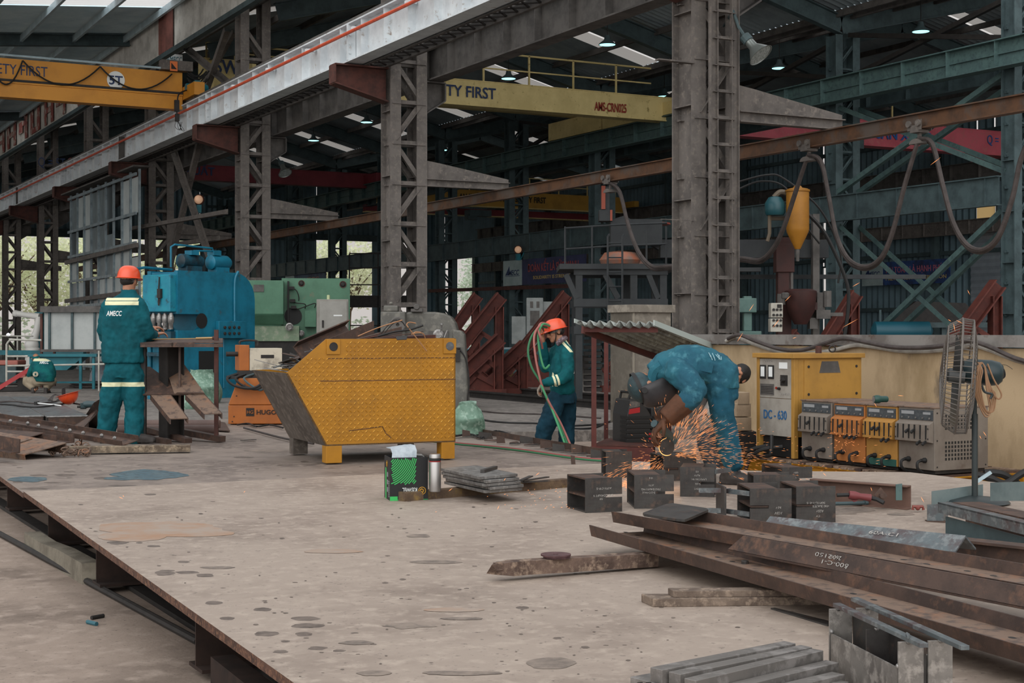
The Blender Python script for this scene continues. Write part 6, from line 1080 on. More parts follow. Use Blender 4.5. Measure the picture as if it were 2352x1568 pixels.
def welder(name, label, y0, y1, col, dep, h, dark_panel, z0=ZT+.012, vents=False, lower=None, x0=.1):
    c = MK @ V((x0, y0, z0)); q = T(name, label, 'welder', c, math.radians(phi)-TH, group='small welding machines on the yellow skid'); w_ = y1-y0-.012
    mb = MB(); mb.bx(0, dep, 0, w_, .03, h-.012); O('case', mb, col, q, local=True, bevel=.004); mb = MB(); mb.bx(-.012, dep+.01, -.004, w_+.004, h-.012, h); O('top_cover', mb, C['rustweb'], q, local=True, bevel=.003); mb = MB(); mb.bx(.03, dep-.02, .02, w_-.02, 0, .03); O('base', mb, C['dark'], q, local=True)
    mb = MB(); mb.bx(-.006, 0, .015, w_-.015, h*.80, h*.95); pn_ = O('meter_panel', mb, dark_panel, q, local=True); mb = MB(); [mb.lathe([(.008, 0), (.008, .006)], (-.006, .05+(w_-.1)*i/4, h*.83), (-1, 0, 0), 8) for i in range(5)]; O('indicator', mb, C['brightsteel'], pn_, local=True)
    mb = MB(); mb.bx(-.0075, -.006, w_*.55, w_-.04, h*.88, h*.93); mb.bx(-.0075, -.006, .04, w_*.3, h*.885, h*.92); O('scale_print', mb, M('print_pale', '#8d9092', .5) if 'print_pale' not in bpy.data.materials else bpy.data.materials['print_pale'], pn_, local=True)
    mb = MB(); mb.prism([(0, .01, h*.46), (-.055, .01, h*.48), (-.05, .01, h*.74), (0, .01, h*.79)], (0, w_-.02, 0)); bk = O('switch_block', mb, lower or col, q, local=True, bevel=.002)
    ups = (2, 3) if y0 < .5 else (3, 4)
    for i in range(6):
        y = .045+(w_-.09)*i/5; mb = MB(); mb.bx(-.0575, -.05, y-.006, y+.006, h*.52, h*.73); O('switch_slot', mb, C['black'], bk, local=True)
        if (6-i) % 6 in (1, 2): continue
        up = i in ups; mb = MB(); z = h*(.66 if up else .49); mb.bar((-.05, y, z), (-.085, y, z-.018), .016, .02); mb.ball((-.088, y, z-.02), (.014, .012, .016), 8, 5); O('switch_lever', mb, C['black'], bk, local=True)
    for i in (0, 1):
        y = w_*(.25+.45*i); mb = MB(); mb.lathe([(.022, 0), (.022, .02), (.015, .03), (.015, .05)], (0, y, h*.2), (-1, 0, 0), 10); mb.tube(spline([(-.05, y, h*.2), (-.09, y, h*.17), (-.085, y, h*.08), (-.03, y, .01)], 4), .012, 6); O('output_terminal', mb, C['black'], q, local=True, smooth=True)
    mb = MB(); [mb.lathe([(.006, 0), (.006, .004)], (-.056, y, z), (-1, 0, 0), 6) for y in (.02, w_-.02) for z in (h*.53, h*.68)]; O('screw', mb, C['dark'], q, local=True)
    if vents:
        mb = MB()
        for zb, rows in ((h*.66, 4), (h*.2, 5)):
            for r in range(rows):
                for cix in range(11): x = .12+cix*.036; z = zb+r*.034; mb.bx(x, x+.02, -.001, .0005, z, z+.022)
        O('vent_slot', mb, C['black'], q, local=True); mb = MB(); [mb.lathe([(.007, 0), (.007, .004)], (x, 0, z), (0, -1, 0), 6) for x in (.03, dep-.03) for z in (.06, h*.5, h-.05)]; O('side_screw', mb, C['dark'], q, local=True)
    return q
wg = M('welder_case_grey', '#776f66', .55, alt='#675e56', sc=3, alt2='#5d5148', sc2=5, lo2=.6, hi2=.74); wy = M('welder_case_ochre', '#a6793a', .55, alt='#916930', sc=3, alt2='#6d5433', sc2=6, lo2=.62, hi2=.76); wo = M('welder_case_orange', '#a56834', .55, alt='#8f592e', sc=3, alt2='#6d4a30', sc2=6, lo2=.6, hi2=.75)
dp = M('dark_meter_panel', '#3b4044', .4, alt='#4b5053', sc=30)
welder('small_welder', 'grey small welder nearest the fan with vented side', .0, .43, wg, .62, .56, dp, vents=True)
welder('small_welder', 'ochre small welder with green bottom band, second from the fan', .435, .83, wy, .62, .555, dp)
q = bpy.data.objects['small_welder.001']; mb = MB(); mb.bx(-.002, 0, .01, .38, .03, .09); O('green_band', mb, M('dark_green_band', '#27524a', .5), q, local=True)
welder('small_welder', 'orange small welder lit by a spark burst, third from the fan', .835, 1.25, wo, .62, .555, dp)
welder('small_welder', 'brownish grey small welder beside the tall cabinet', 1.27, 1.70, wg, .6, .56, dp)
c = MK @ V((.08, 1.77, ZT+.012)); q = T('welding_rectifier', 'tall yellow welding rectifier cabinet with grey front lettered DC 630', 'welder', c, math.radians(phi)-TH); cy = M('rectifier_yellow', '#a67d3a', .5, alt='#946f35', sc=2.5, alt2='#6f5a34', sc2=4, lo2=.64, hi2=.78); Hh, Wd_, Dd = .94, .56, .83
for y in (0, Wd_-.045): mb = MB(); mb.bx(0, .05, y, y+.045, 0, Hh); O('corner_post', mb, cy, q, local=True, bevel=.003)
mb = MB(); mb.bx(.02, Dd, .004, Wd_-.004, .2, Hh); O('case', mb, cy, q, local=True); mb = MB(); mb.bx(.12, Dd-.02, -.004, .004, .22, Hh-.02); sp_ = O('side_panel', mb, cy, q, local=True, bevel=.002)
mb = MB(); [mb.lathe([(.013, 0), (.013, .006)], (x, -.004, z), (0, -1, 0), 8) for x in (.17, Dd-.07) for z in (.3, .6, Hh-.08)]; O('bolt', mb, C['dark'], sp_, local=True)
mb = MB(); mb.prism([(.33, -.006, Hh-.03), (.3, -.006, Hh-.14), (.56, -.006, Hh-.14), (.53, -.006, Hh-.03)], (0, .003, 0)); O('dark_patch', mb, C['grime'], sp_, local=True)
mb = MB(); mb.bx(-.03, Dd+.02, -.03, Wd_+.03, Hh, Hh+.045); O('top_cover', mb, cy, q, local=True, bevel=.004); mb = MB(); mb.bx(.05, Dd, .04, Wd_-.04, 0, .2); O('base_void', mb, C['black'], q, local=True)
fg = M('rectifier_front_grey', '#9a968e', .5, alt='#87827a', sc=4, alt2='#6d665d', sc2=7, lo2=.63, hi2=.75)
for z0, z1, nm in ((.2, .555, 'lower_front'), (.56, Hh-.01, 'upper_front')):
    mb = MB(); mb.bx(.004, .02, .047, Wd_-.047, z0, z1); f_ = O(nm, mb, fg, q, local=True)
    if nm == 'lower_front': TXT('DC - 630', M('dc_blue', '#2b5f8e', .6), f_, MW[q.name] @ V((.002, Wd_/2, .36)), -(MW[q.name].to_3x3() @ V((0, 1, 0))), UP, .085, .34, bold=.01)
    else: up_ = f_
mb = MB()
for y in (.30, .42): mb.bx(-.004, .004, y, y+.085, .74, .87)
O('meter_frame', mb, C['black'], up_, local=True); mb = MB()
for y in (.30, .42): mb.bx(-.006, -.004, y+.015, y+.07, .76, .855)
O('meter_face', mb, C['inkwhite'], up_, local=True); mb = MB(); mb.bx(-.001, .004, .3, .5, .585, .69); O('spec_plate', mb, C['grime'], up_, local=True); mb = MB(); [mb.bx(-.002, -.001, .31, .49, .6+.015*i, .606+.015*i) for i in range(5)]; O('spec_print', mb, C['dark'], up_, local=True)
mb = MB(); mb.bx(-.003, .004, .1, .2, .68, .78); mb.lathe([(.03, 0), (.02, .03)], (-.003, .15, .73), (-1, 0, 0), 4); O('rotary_switch', mb, C['dark'], up_, local=True); mb = MB(); mb.lathe([(.012, 0), (.012, .01)], (.003, .26, .655), (-1, 0, 0), 10); O('red_lamp', mb, C['inkred'], up_, local=True); mb = MB(); mb.lathe([(.014, 0), (.014, .02)], (.003, .215, .65), (-1, 0, 0), 10); O('button', mb, C['black'], up_, local=True)
mb = MB(); mb.bx(-.002, .003, .1, .22, .84, .9); O('paper_tag', mb, C['inkwhite'], up_, local=True)
for s, y, z, w_ in (('SN 05A', .38, .9, .12), ('SS LAVLAY', .14, .59, .14)): TXT(s, C['chalk'], up_, MW[q.name] @ V((.002, y, z)), -(MW[q.name].to_3x3() @ V((0, 1, 0))), UP, .022, w_, name='chalk_writing', ext=.0004)
mb = MB(); cc = MW[q.name] @ V((.55, .1, Hh+.055)); x_ = FW; mb.tube([cc+RT*(.03*math.cos(a))+UP*(.03*math.sin(a)+.03) for a in [i*.5 for i in range(14)]], .008, 6); O('lifting_eye', mb, C['dark'], q)
mb = MB(); mb.lathe([(.03, 0), (.03, .07)], (.38, .1, Hh+.045), UP, 10); O('top_knob', mb, C['corbel'], q, local=True)
for i, (a, b, c_, d) in enumerate((((.0, 2.0, .5), (-.05, 1.95, .34), (-.03, 2.05, .3), (.0, 2.3, .29)), ((.05, 2.1, .4), (-.08, 2.25, .34), (-.06, 2.4, .2), (-.1, 2.5, .03)), ((.05, 1.9, .4), (-.1, 2.05, .36), (-.12, 2.2, .24), (-.15, 2.25, .03)))): mb = MB(); mb.tube(spline([MK @ V(v_) for v_ in (a, b, c_, d)]), .018, 7); O('welding_lead', mb, C['black'], label=['black lead inside the base of the tall rectifier', 'black lead drooping off the skid near the cabinet', 'second black lead drooping off the skid near the cabinet'][i], cat='cable', smooth=True)
# torch light left on the ochre welders
c = MK @ V((.2, .74, ZT+.573)); t = T('flashlight', 'small dark green flashlight lying on top of the welders', 'flashlight', c); mb = MB(); u = (RT*.95+FW*.2).normalized(); mb.lathe([(.03, -.02), (.036, 0), (.036, .03), (.028, .05), (.028, .1), (.024, .11)], c+UP*.036-u*.05, u, 16); O('barrel', mb, M('flashlight_green', '#23453f', .4), t, smooth=True); mb = MB(); mb.lathe([(.027, -.021), (.005, -.022)], c+UP*.036-u*.05, u, 16); O('lens', mb, C['brightsteel'], t)
# brown beam, clamp, torch handle, bar and clamp in front of the skid
p, q = P(1870, 1118, 9.75), P(2093, 1152, 9.3); p.z = q.z = PZ+.075; mb = MB(); mb.prof(fU(.15, .06, .01), p, q, (CS*-.1, -1, 0)); t = T('brown_channel', 'brown painted channel lying on edge in front of the skid', 'channel', V((q.x, q.y, PZ))); O('channel', mb, M('brown_primer', '#6b5247', .65, alt='#5a443b', sc=4), t, bevel=.002)
mb = MB(); c = P(2066, 1128, 9.3); mb.prism([P(2057, 1148, 9.28), P(2071, 1148, 9.28), P(2071, 1110, 9.28), P(2057, 1112, 9.28)], -FW*.012); O('cleat', mb, C['teal'], t, label='pale teal cleat'); mb = MB(); c = P(2022, 1137, 9.3); [mb.prism([c+RT*.04, c+UP*.05, c-RT*.04, c-UP*.05], -FW*.02)]; mb.lathe([(.014, .02), (.014, .05)], c, -FW, 8); O('square_washer', mb, C['rust'], t)
t = T('torch_handle', 'dark red electrode holder handle lying on the platform beside the rightmost stub', 'electrode holder', GP(1985, 1150)); a, b, c, d = P(1922, 1137, 9.2), P(1950, 1136, 9.2), P(2000, 1143, 9.2), P(2030, 1153, 9.15); hr = M('handle_red', '#74383a', .5)
mb = MB(); mb.tube([b, b.lerp(c, .25), b.lerp(c, .5), c], [.026, .028, .02, .024], 9); mb.prism([b-UP*.02, b+RT*.03-UP*.045, b+RT*.05-UP*.04, b+RT*.06-UP*.01], FW*.02); O('handle', mb, hr, t, smooth=True); mb = MB(); mb.tube([a, b], .012, 7); mb.tube([c, c.lerp(d, .5)+UP*.003, d-UP*.005], .014, 7); O('cable_sleeve', mb, C['black'], t)
mb = MB(); a, b = GP(1915, 1164)+UP*.02, GP(1985, 1162)+UP*.02; mb.tube([a, b], .012, 8); mb.lathe([(.024, 0), (.024, .02)], b, (b-a), 6); O('hex_bolt', mb, C['tealdark'], label='long dark bolt lying on the platform beside the rightmost stub', cat='bolt')
mb = MB(); a = GP(2108, 1176)+UP*.015; mb.tube([a-RT*.03, a-RT*.03+UP*.02, a+RT*.03+UP*.02, a+RT*.035], .01, 6); mb.ball(a+UP*.012, .016, 8, 5); O('small_clamp', mb, M('clamp_red', '#7c4038', .5), label='small reddish clamp on the platform by the skid corner', cat='clamp')
mb = MB(); a = GP(2138, 1180); zz = UP*.16; mb.prism([P(2140, 1158, 9.45), P(2258, 1150, 9.7), P(2258, 1112, 9.7), P(2140, 1128, 9.45)], FW*.006); mb.bx(0, 0, 0, 0, 0, 0) if False else None
gsh = M('galvanised_sheet', '#7f8f90', .35, .4, alt='#6d7d7f', sc=4); sh = O('galvanised_sheet', mb, gsh, label='galvanised sheet leaning below the near corner of the skid', cat='sheet'); sh.location.z += 0
mb = MB(); mb.prism([P(2275, 1150, 9.3), P(2400, 1150, 8.9), P(2400, 1105, 8.9), P(2275, 1108, 9.3)], FW*.006); O('galvanised_sheet', mb, gsh, label='second galvanised sheet at right edge behind the I beam', cat='sheet')
mb = MB(); mb.bar(P(2240, 1108, 9.9), P(2276, 1084, 9.9), .02, .02); O('angle_offcut', mb, C['purlin'], label='short slanted angle beside the fan post', cat='angle')
for i, pts in enumerate((((2240, 1090), (2275, 1098), (2310, 1110), (2352, 1085), (2420, 1060)), ((2260, 1085), (2300, 1088), (2330, 1105), (2352, 1120), (2400, 1130)))): mb = MB(); mb.tube(spline([G(x, y+40, .0)+UP*.03 if False else P(x, y, 12.2+.1*i) for x, y in pts]), .03, 8); O('thick_cable', mb, C['black'], label=['thick black cable behind right end of the skid', 'second thick black cable behind right end of the skid'][i], cat='cable', smooth=True)

# =====================================================================  PEDESTAL FAN
d = 9.6; b0 = GP(2240, 1156); k = d/F; t = T('pedestal_fan', 'large industrial pedestal fan with wire cage facing left', 'fan', b0); Zp = lambda py: CZ-(py-HOR)*k; dk = M('fan_dark_paint', '#2c3435', .45)
pole = lambda py: P(2239, py, d)
mb = MB(); mb.tube([pole(1156), pole(950)], .02, 10); mb.tube([pole(955), pole(840)], .014, 10); O('pole', mb, dk, t, smooth=True); mb = MB(); mb.lathe([(.2, 0), (.22, .01), (.2, .03), (.03, .05)], b0, UP, 22); O('base', mb, dk, t, smooth=True)
hub = P(2213, 864, d); ax = (RT*-.96+FW*.26+UP*.07).normalized(); R = .375; x, y, z = frame(ax)
mb = MB(); mt = P(2257, 855, d); mb.lathe([(.03, .13), (.07, .12), (.082, .08), (.085, -.05), (.075, -.1), (.05, -.125), (.01, -.13)], mt, ax, 18); mb.lathe([(.04, 0), (.04, .16)], mt, ax, 10); O('motor', mb, M('motor_teal_black', '#1d2f33', .35), t, smooth=True)
mb = MB(); mb.bar(P(2238, 875, d), P(2250, 868, d), .05, .08); mb.tube([P(2240, 905, d), P(2252, 905, d)], .02, 8); mb.tube(spline([P(2255, 885, d-.1), P(2262, 900, d-.1), P(2278, 905, d-.1), P(2275, 915, d-.1)]), .008, 6); O('tilt_bracket', mb, dk, t)
cm = M('cage_wire', '#6a6560', .45, .4); mb = MB()
def circ(r, h, n=40): return [hub+z*h+x*(r*math.cos(2*math.pi*i/n))+y*(r*math.sin(2*math.pi*i/n)) for i in range(n+1)]
for r, h in ((R*.55, .13), (R*.85, .115), (R, .03), (R*.98, -.04), (R*.7, -.06)): mb.tube(circ(r, h), .005 if r < R else .007, 5)
for i in range(64):
    a = 2*math.pi*i/64; e = x*math.cos(a)+y*math.sin(a); mb.tube([hub+z*.145+e*.05, hub+z*.135+e*R*.5, hub+z*.11+e*R*.88, hub+z*.03+e*R, hub-z*.04+e*R*.98, hub-z*.07+e*R*.6, hub-z*.07+e*.08], .0024, 4)
mb.lathe([(.05, 0), (.05, .006)], hub+z*.143, z, 16); O('wire_cage', mb, cm, t)
mb = MB(); mb.lathe([(.05, -.05), (.05, .05), (.03, .07)], hub+z*.04, z, 14)
for i in range(3):
    a0 = 2*math.pi*i/3+.4; g = []
    for j in range(6):
        r = .05+(R*.88-.05)*j/5; row = []
        for s_ in range(5): a = a0+(s_-2)*.14*(1+.3*j/5)*(1 if j else .5); row.append(hub+z*(.04+.025*(s_-2)*-.6)+(x*math.cos(a)+y*math.sin(a))*r)
        g.append(row)
    mb.sheet(g)
O('fan_blade', mb, M('blade_grey', '#4e5050', .4, .3), t, smooth=True)
mb = MB(); rnd = random.Random(6)
for i in range(5): mb.tube(spline([P(2252+rnd.uniform(-6, 6), 832, d-.1), P(2240+4*i, 850, d-.12), P(2236+4*i, 885, d-.12), P(2243+i*5, 915+6*i, d-.1), P(2262+i*5, 955-3*i, d-.09), P(2274+i*3, 945-10*i, d-.09), P(2266+2*i, 890, d-.1), P(2262, 845, d-.1), P(2256, 833, d-.09)], 5), .0055, 5)
mb.tube(spline([P(2268, 835, d-.09), P(2282, 870, d-.1), P(2300, 905, d-.1), P(2290, 915, d-.1), P(2272, 880, d-.1), P(2262, 840, d-.09)]), .0055, 5); O('coiled_cord', mb, M('tan_cord', '#8d6c50', .6), t, smooth=True)
mb = MB(); mb.tube(spline([P(2290, 838, d), P(2304, 848, d), P(2306, 865, d), P(2288, 872, d)]), .008, 6); mb.tube(spline([P(2290, 838, d), P(2310, 838, d), P(2326, 848, d)]), .0015, 4); O('power_lead', mb, C['black'], t)

# =====================================================================  SHELTER AND GREY CABINET
D = 16.8
t = TV('welder_shelter', 'small rusty shelter with corrugated sheet roof behind the bending worker', 'shelter', 1362, D, 0, 0); rs = M('shelter_red', '#5d2e28', .65, alt='#4a2420', sc=4)
cA, cB, cC, cD_ = P(1326, 741, 16.0), P(1508, 744, 16.2), P(1722, 827, 18.5), P(1556, 827, 18.5)
n = 44; g = []
for i in range(n+1):
    a, b = cA.lerp(cB, i/n), cD_.lerp(cC, i/n); h = UP*(.03*math.sin(i*2*math.pi/5.5)); g.append([a+h, a.lerp(b, .5)+h-UP*.02, b+h])
mb = MB(); mb.sheet(g); O('roof_sheet', mb, M('shelter_roof', '#8e9490', .5, .2, alt='#5f5f5c', sc=3, alt2='#a3aaa6', sc2=8), t, smooth=True, solid=.006)
mb = MB(); e = (cC-cB); mb.prism([cB-e*.03+UP*.03, cB+e+UP*.03, cB+e-UP*.045, cB-e*.03-UP*.03], RT*.012); mb.prism([cA-e*.02+UP*.035, cA+e*.25+UP*.03, cA+e*.25-UP*.02, cA-e*.02-UP*.01], RT*-.01); O('roof_edge_sheet', mb, M('pale_roof_strip', '#a9b4b0', .45), t)
mb = MB(); mb.bar(P(1364, 1062, D), P(1364, 752, D), .055, .055, FW); O('post', mb, rs, t); mb = MB(); mb.bar(P(1537, 1040, D+1.2), P(1537, 770, D+1.2), .05, .05, FW); O('post', mb, rs, t); mb = MB(); mb.bar(P(1392, 1010, D+1.4), P(1392, 760, D+1.4), .05, .05, FW); O('post', mb, rs, t)
mb = MB(); mb.bar(P(1340, 756, 16.2), P(1562, 838, 18.4), .05, .09); mb.bar(P(1340, 756, 16.2), P(1510, 757, 16.3), .05, .06); O('roof_beam', mb, rs, t)
mb = MB(); a, b = P(1358, 1040, D), P(1500, 1044, D); mb.bar(a, b, .06, .16); mb.bar(P(1358, 1040, D), P(1500, 1026, D+1.4), .06, .14); O('base_channel', mb, rs, t)
mb = MB(); mb.prism([P(1362, 1024, D-.02), P(1500, 1027, D-.02), P(1540, 1012, D+1.4), P(1395, 1010, D+1.4)], UP*.02); O('deck', mb, C['corbel'], t)
t = TV('inverter_welder', 'black ribbed inverter welder with red stripe under the shelter', 'welder', 1440, 17.3, .17, 16); k = 17.3/F
mb = MB(); mb.prism([(0, .0, 0), (.3, 0, 0), (.3, 0, .34), (.18, 0, .52), (.04, 0, .52), (0, 0, .34)], (0, .5, 0)); mb.prism([(.32, .05, 0), (.52, .05, 0), (.52, .05, .42), (.32, .05, .42)], (0, .4, 0)); O('case', mb, M('welder_charcoal', '#2c2b2b', .5), t, local=True, bevel=.015)
mb = MB(); [mb.bx(-.012, .31, -.012, .2, .02+.055*i, .05+.055*i) for i in range(6)]; [mb.bx(.33, .53, .035, .2, .04+.03*i, .055+.03*i) for i in range(10)]; O('ventilation_rib', mb, C['black'], t, local=True)
mb = MB(); mb.prism([(.02, -.004, .35), (.16, -.004, .37), (.16, -.004, .43), (.03, -.004, .41)], (0, .004, 0)); mb.bx(.27, .32, -.006, .0, .0, .14); O('red_stripe', mb, M('welder_red', '#a8262a', .45), t, local=True); mb = MB(); mb.prism([(.03, -.003, .42), (.16, -.003, .44), (.16, -.003, .5), (.04, -.003, .5)], (0, .003, 0)); O('front_panel', mb, C['col'], t, local=True)
mb = MB(); mb.tube([(.06, .1, .52), (.08, .1, .6), (.16, .1, .6), (.17, .1, .52)], .015, 6); mb.tube([(.06, .4, .52), (.08, .4, .6), (.08, .1, .6)], .015, 6); O('handle', mb, C['black'], t, local=True)
t = TV('panel_cabinet', 'tall weathered grey cabinet with overhanging top behind the shelter', 'cabinet', 1455, 19.0, SZ, 32); k = 19/F; kg = M('weathered_cabinet', '#7d776d', .65, alt='#6b655c', sc=2, alt2='#8c867b', sc2=7)
mb = MB(); mb.bx(0, .62, .02, .5, .15, 1.58); O('case', mb, kg, t, local=True); mb = MB(); mb.bx(-.0, .02, 0, .5, .15, 1.58); O('left_panel', mb, M('weathered_cabinet_side', '#8f897c', .65, alt='#7c766b', sc=2), t, local=True)
mb = MB(); mb.bx(-.03, .66, -.03, .53, 1.58, 1.68); O('top_cover', mb, kg, t, local=True, bevel=.006)
for x in (.02, .54): mb = MB(); mb.bx(x, x+.05, .03, .08, 0, .15); O('leg', mb, rs, t, local=True); mb = MB(); mb.bx(x, x+.05, .42, .47, 0, .15); O('leg', mb, rs, t, local=True)

# =====================================================================  WORK STAND WITH SLANTED CHANNELS (LEFT)
D = 15.1; k = D/F
ST = lambda px, py, dd=0: P(px, py, D+dd)
t = T('work_stand', 'improvised rusty steel work stand beside the standing worker', 'stand', GP(425, 1005)); rk = C['rust']
for i, (x0, x1) in enumerate(((322, 398), (394, 447), (443, 512))): mb = MB(); mb.prism([ST(x0, 790-i, -.25), ST(x1, 790-i, -.25), ST(x1, 781-i, .35), ST(x0, 781-i, .35)], UP*.012); mb.prism([ST(x0, 797, -.25), ST(x1, 797, -.25), ST(x1, 789, -.25), ST(x0, 789, -.25)], FW*.012); O('table_plate', mb, rk, t)
mb = MB(); mb.bar(ST(497, 1012), ST(497, 757), .04, .04, FW); O('post', mb, C['corbel'], t)
mb = MB(); mb.bar(ST(413, 945, -.05), ST(413, 790, -.05), .02, .03, FW); O('thin_post', mb, rk, t)
mb = MB(); mb.prof(fI(.2, .16, .01, .012), ST(394, 1004, .1), ST(394, 797, .1), (1, .3, 0)); O('column', mb, C['dark'], t); mb = MB(); mb.bar(ST(330, 1012, -.1), ST(330, 797, -.1), .05, .05, FW); O('post', mb, C['dark'], t)
mb = MB(); mb.bar(ST(340, 985, .5), ST(433, 1012, -.1), .08, .05); mb.bar(ST(415, 990, .4), ST(511, 1008, -.05), .08, .06); mb.bar(ST(330, 1003, .2), ST(388, 1015, -.25), .06, .05); O('foot_channel', mb, rk, t)
for i, (a, b, c_, e, f, w1, lb) in enumerate((((322, 838, .25), (402, 905, -.2), (380, 905, -.15), (400, 958, -.45), 0, .30, 'left slanted channel with a gusset leaning on the work stand'), ((408, 836, .25), (452, 905, -.2), (452, 905, -.15), (477, 957, -.45), 0, .30, 'right slanted channel with a gusset leaning on the work stand'))):
    t2 = T('slanted_channel', lb, 'channel', GP(430+70*i, 985), group='slanted channels on the work stand'); dr = RT
    p0, p1 = ST(*a), ST(*b); hw = RT*.2
    tl_, tr_, br, bl = ((322, 850), (340, 848), (432, 905), (322, 908)) if i == 0 else ((376, 832), (420, 832), (470, 903), (400, 903))
    if i == 0: tl_, tr_, br, bl = (318, 840), (345, 842), (432, 905), (318, 906)
    q = [ST(*tl_, .3), ST(*tr_, .3), ST(*br, -.15), ST(*bl, -.15)]; mb = MB(); mb.prism(q, (FW*.5-UP).normalized()*.012); O('upper_plate', mb, C['rustweb'] if i else rk, t2)
    x0, x1, xa, xb, y1 = (345, 392, 390, 433, 961) if i == 0 else (425, 470, 468, 511, 950)
    q = [ST(x0, 905, -.13), ST(x1, 904, -.13), ST(xb, y1-1, -.5), ST(xa, y1, -.5)]; mb = MB(); mb.prism(q, (FW*.5-UP).normalized()*.01); O('lower_web', mb, C['rustweb'], t2)
    for sfx, (u0, u1) in enumerate((((x0, 905), (xa, y1)), ((x1, 904), (xb, y1-1)))): p0, p1 = ST(*u0, -.13), ST(*u1, -.5); mb = MB(); mb.prism([p0, p1, p1-UP*.055, p0-UP*.055], RT*.01*(1 if sfx == 0 else -1)); O('flange', mb, rk, t2)
    gx = (430, 905) if i == 0 else (470, 904); mb = MB(); mb.prism([ST(bl[0]-8+(30 if i == 0 else 0), bl[1]-2, -.05), ST(bl[0]+30, bl[1]-25, .1), ST(*br, -.16), ST(bl[0]+5, bl[1], -.16)], FW*.01) if i else None
    if i: O('gusset', mb, rk, t2)
mb = MB(); a, b, c_ = ST(345, 779, -.05), ST(450, 777, 0), ST(490, 776, 0); mb.tube([a, b], .005, 6); mb.tube([b, c_], .012, 8); t2 = T('cutting_lance', 'thin brass cutting lance lying on the work stand', 'lance', b); O('tube', mb, M('brass_tube', '#9c7f55', .4, .5), t2); mb = MB(); mb.lathe([(.018, 0), (.018, .03)], ST(488, 776, 0), RT, 8); O('valve', mb, C['corbel'], t2)
for y, a, b, r, dd, l in ((946, 268, 505, .052, 1.9, 'rear brown steel pipe lying behind the work stand'), (986, 272, 500, .06, .75, 'front brown steel pipe lying behind the work stand')): mb = MB(); p, q = P(a, y+4, D+dd), P(b, y-6, D+dd); p.z = q.z = PZ+r; mb.tube([p, q], r, 14); O('steel_pipe', mb, M('brown_pipe', '#64504a', .55, alt='#54423d', sc=4) if 'brown_pipe' not in bpy.data.materials else bpy.data.materials['brown_pipe'], label=l, cat='pipe', smooth=True)
mb = MB(); mb.prism([GP(480, 988), GP(528, 991), GP(517, 972), GP(505, 970)], UP*.012); O('base_plate', mb, rk, label='dark plate with holes lying right of the work stand', cat='plate')
mb = MB(); a, b = GP(555, 1012)+UP*.004, GP(586, 1010)+UP*.004; mb.bar(a, b, .05, .006); O('thin_offcut', mb, C['millsteel'], label='small thin offcut on the platform left of the skip foot', cat='offcut')

# =====================================================================  LEFT: BOX BEAMS, TOOLS, CHANNEL PILE, CHAIN
D = 16.0; zt = .583; un = (VF(-.42, 1, 0)).normalized(); nx = V((un.y, -un.x, 0))
def boxbeam(label, pxa, w_):
    p = G(pxa, 956, zt); t = T('box_beam', label, 'box beam', V((p.x, p.y, PZ)), group='square steel box beams'); L_ = un*5.2; mb = MB(); mb.prism([p, p+L_, p+L_+nx*w_, p+nx*w_], -UP*.012); O('top_plate', mb, C['bluesteel'], t)
    mb = MB(); mb.prism([p-UP*.01, p+nx*w_-UP*.01, p+nx*w_-UP*.2, p-UP*.2], un*.012); mb.prism([p+un*5.2-UP*.01, p+nx*w_+un*5.2-UP*.01, p+nx*w_+un*5.2-UP*.2, p+un*5.2-UP*.2], un*-.012); O('end_plate', mb, C['rust'], t)
    for s_ in (0, w_-.012): mb = MB(); q = p+nx*s_-UP*.012; mb.prism([q, q+L_, q+L_-UP*.19, q-UP*.19], nx*.012); O('side_plate', mb, C['millsteel'], t)
    mb = MB(); mb.tube([p-UP*.006, p+nx*w_-UP*.006], .008, 5); mb.tube([p-UP*.006, p+L_-UP*.006], .006, 5); O('weld_bead', mb, C['brightsteel'], t); return t
boxbeam('left steel box beam receding behind the channel pile at the left edge', 14, .385); boxbeam('right steel box beam receding beside the standing worker', 108, .43)
c = G(163, 929, zt); hm = M('helmet_orange', '#d94a1e', .28, spec=.5, coat=.4); t = T('hard_hat', 'upturned orange hard hat lying on the box beam', 'helmet', c); Rm = Matrix.Rotation(math.radians(-16), 3, FW) ; mb = MB(); rings = []
for j in range(7): a = j/6*1.45; rings.append([c+Rm @ (RT*(math.cos(i*.2856)*.125*math.sin(a)*1.0)+FW*(math.sin(i*.2856)*.145*math.sin(a))+UP*(.155-.15*math.cos(a))) for i in range(22)])
rings.append([c+Rm @ (RT*(math.cos(i*.2856)*.15)+FW*(math.sin(i*.2856)*.165)+UP*.135) for i in range(22)])
mb.loft(rings, False); mb.add(rings[0], [tuple(range(22))]); O('shell', mb, hm, t, smooth=True, solid=.004); mb = MB(); mb.tube(spline([c+RT*-.1+UP*.12, c+RT*-.1+UP*.19, c+RT*-.085+UP*.2, c+RT*-.08+UP*.1]), .014, 6); mb.tube(spline([c+RT*.06+UP*.1, c+UP*.07, c-RT*.06+UP*.1]), .006, 5); O('strap', mb, C['black'], t)
t = T('angle_grinder', 'dark angle grinder lying on the end of the box beam', 'grinder', G(205, 940, zt)); a = G(205, 938, zt)+UP*.05; gd2 = M('grinder_teal_grey', '#33464a', .45); mb = MB(); mb.tube([a-RT*.07, a-RT*.03, a+RT*.04, a+RT*.1], [.03, .042, .04, .025], 10); mb.box(a-RT*.07-UP*.02, (.06, .06, .07)); O('body', mb, gd2, t, smooth=True); mb = MB(); mb.lathe([(.01, 0), (.055, .002), (.055, .006), (.01, .008)], a-RT*.07-UP*.045, UP, 20); mb.tube([a-RT*.07-UP*.02, a-RT*.14-UP*.03], .014, 7); O('guard_disc', mb, C['dark'], t)
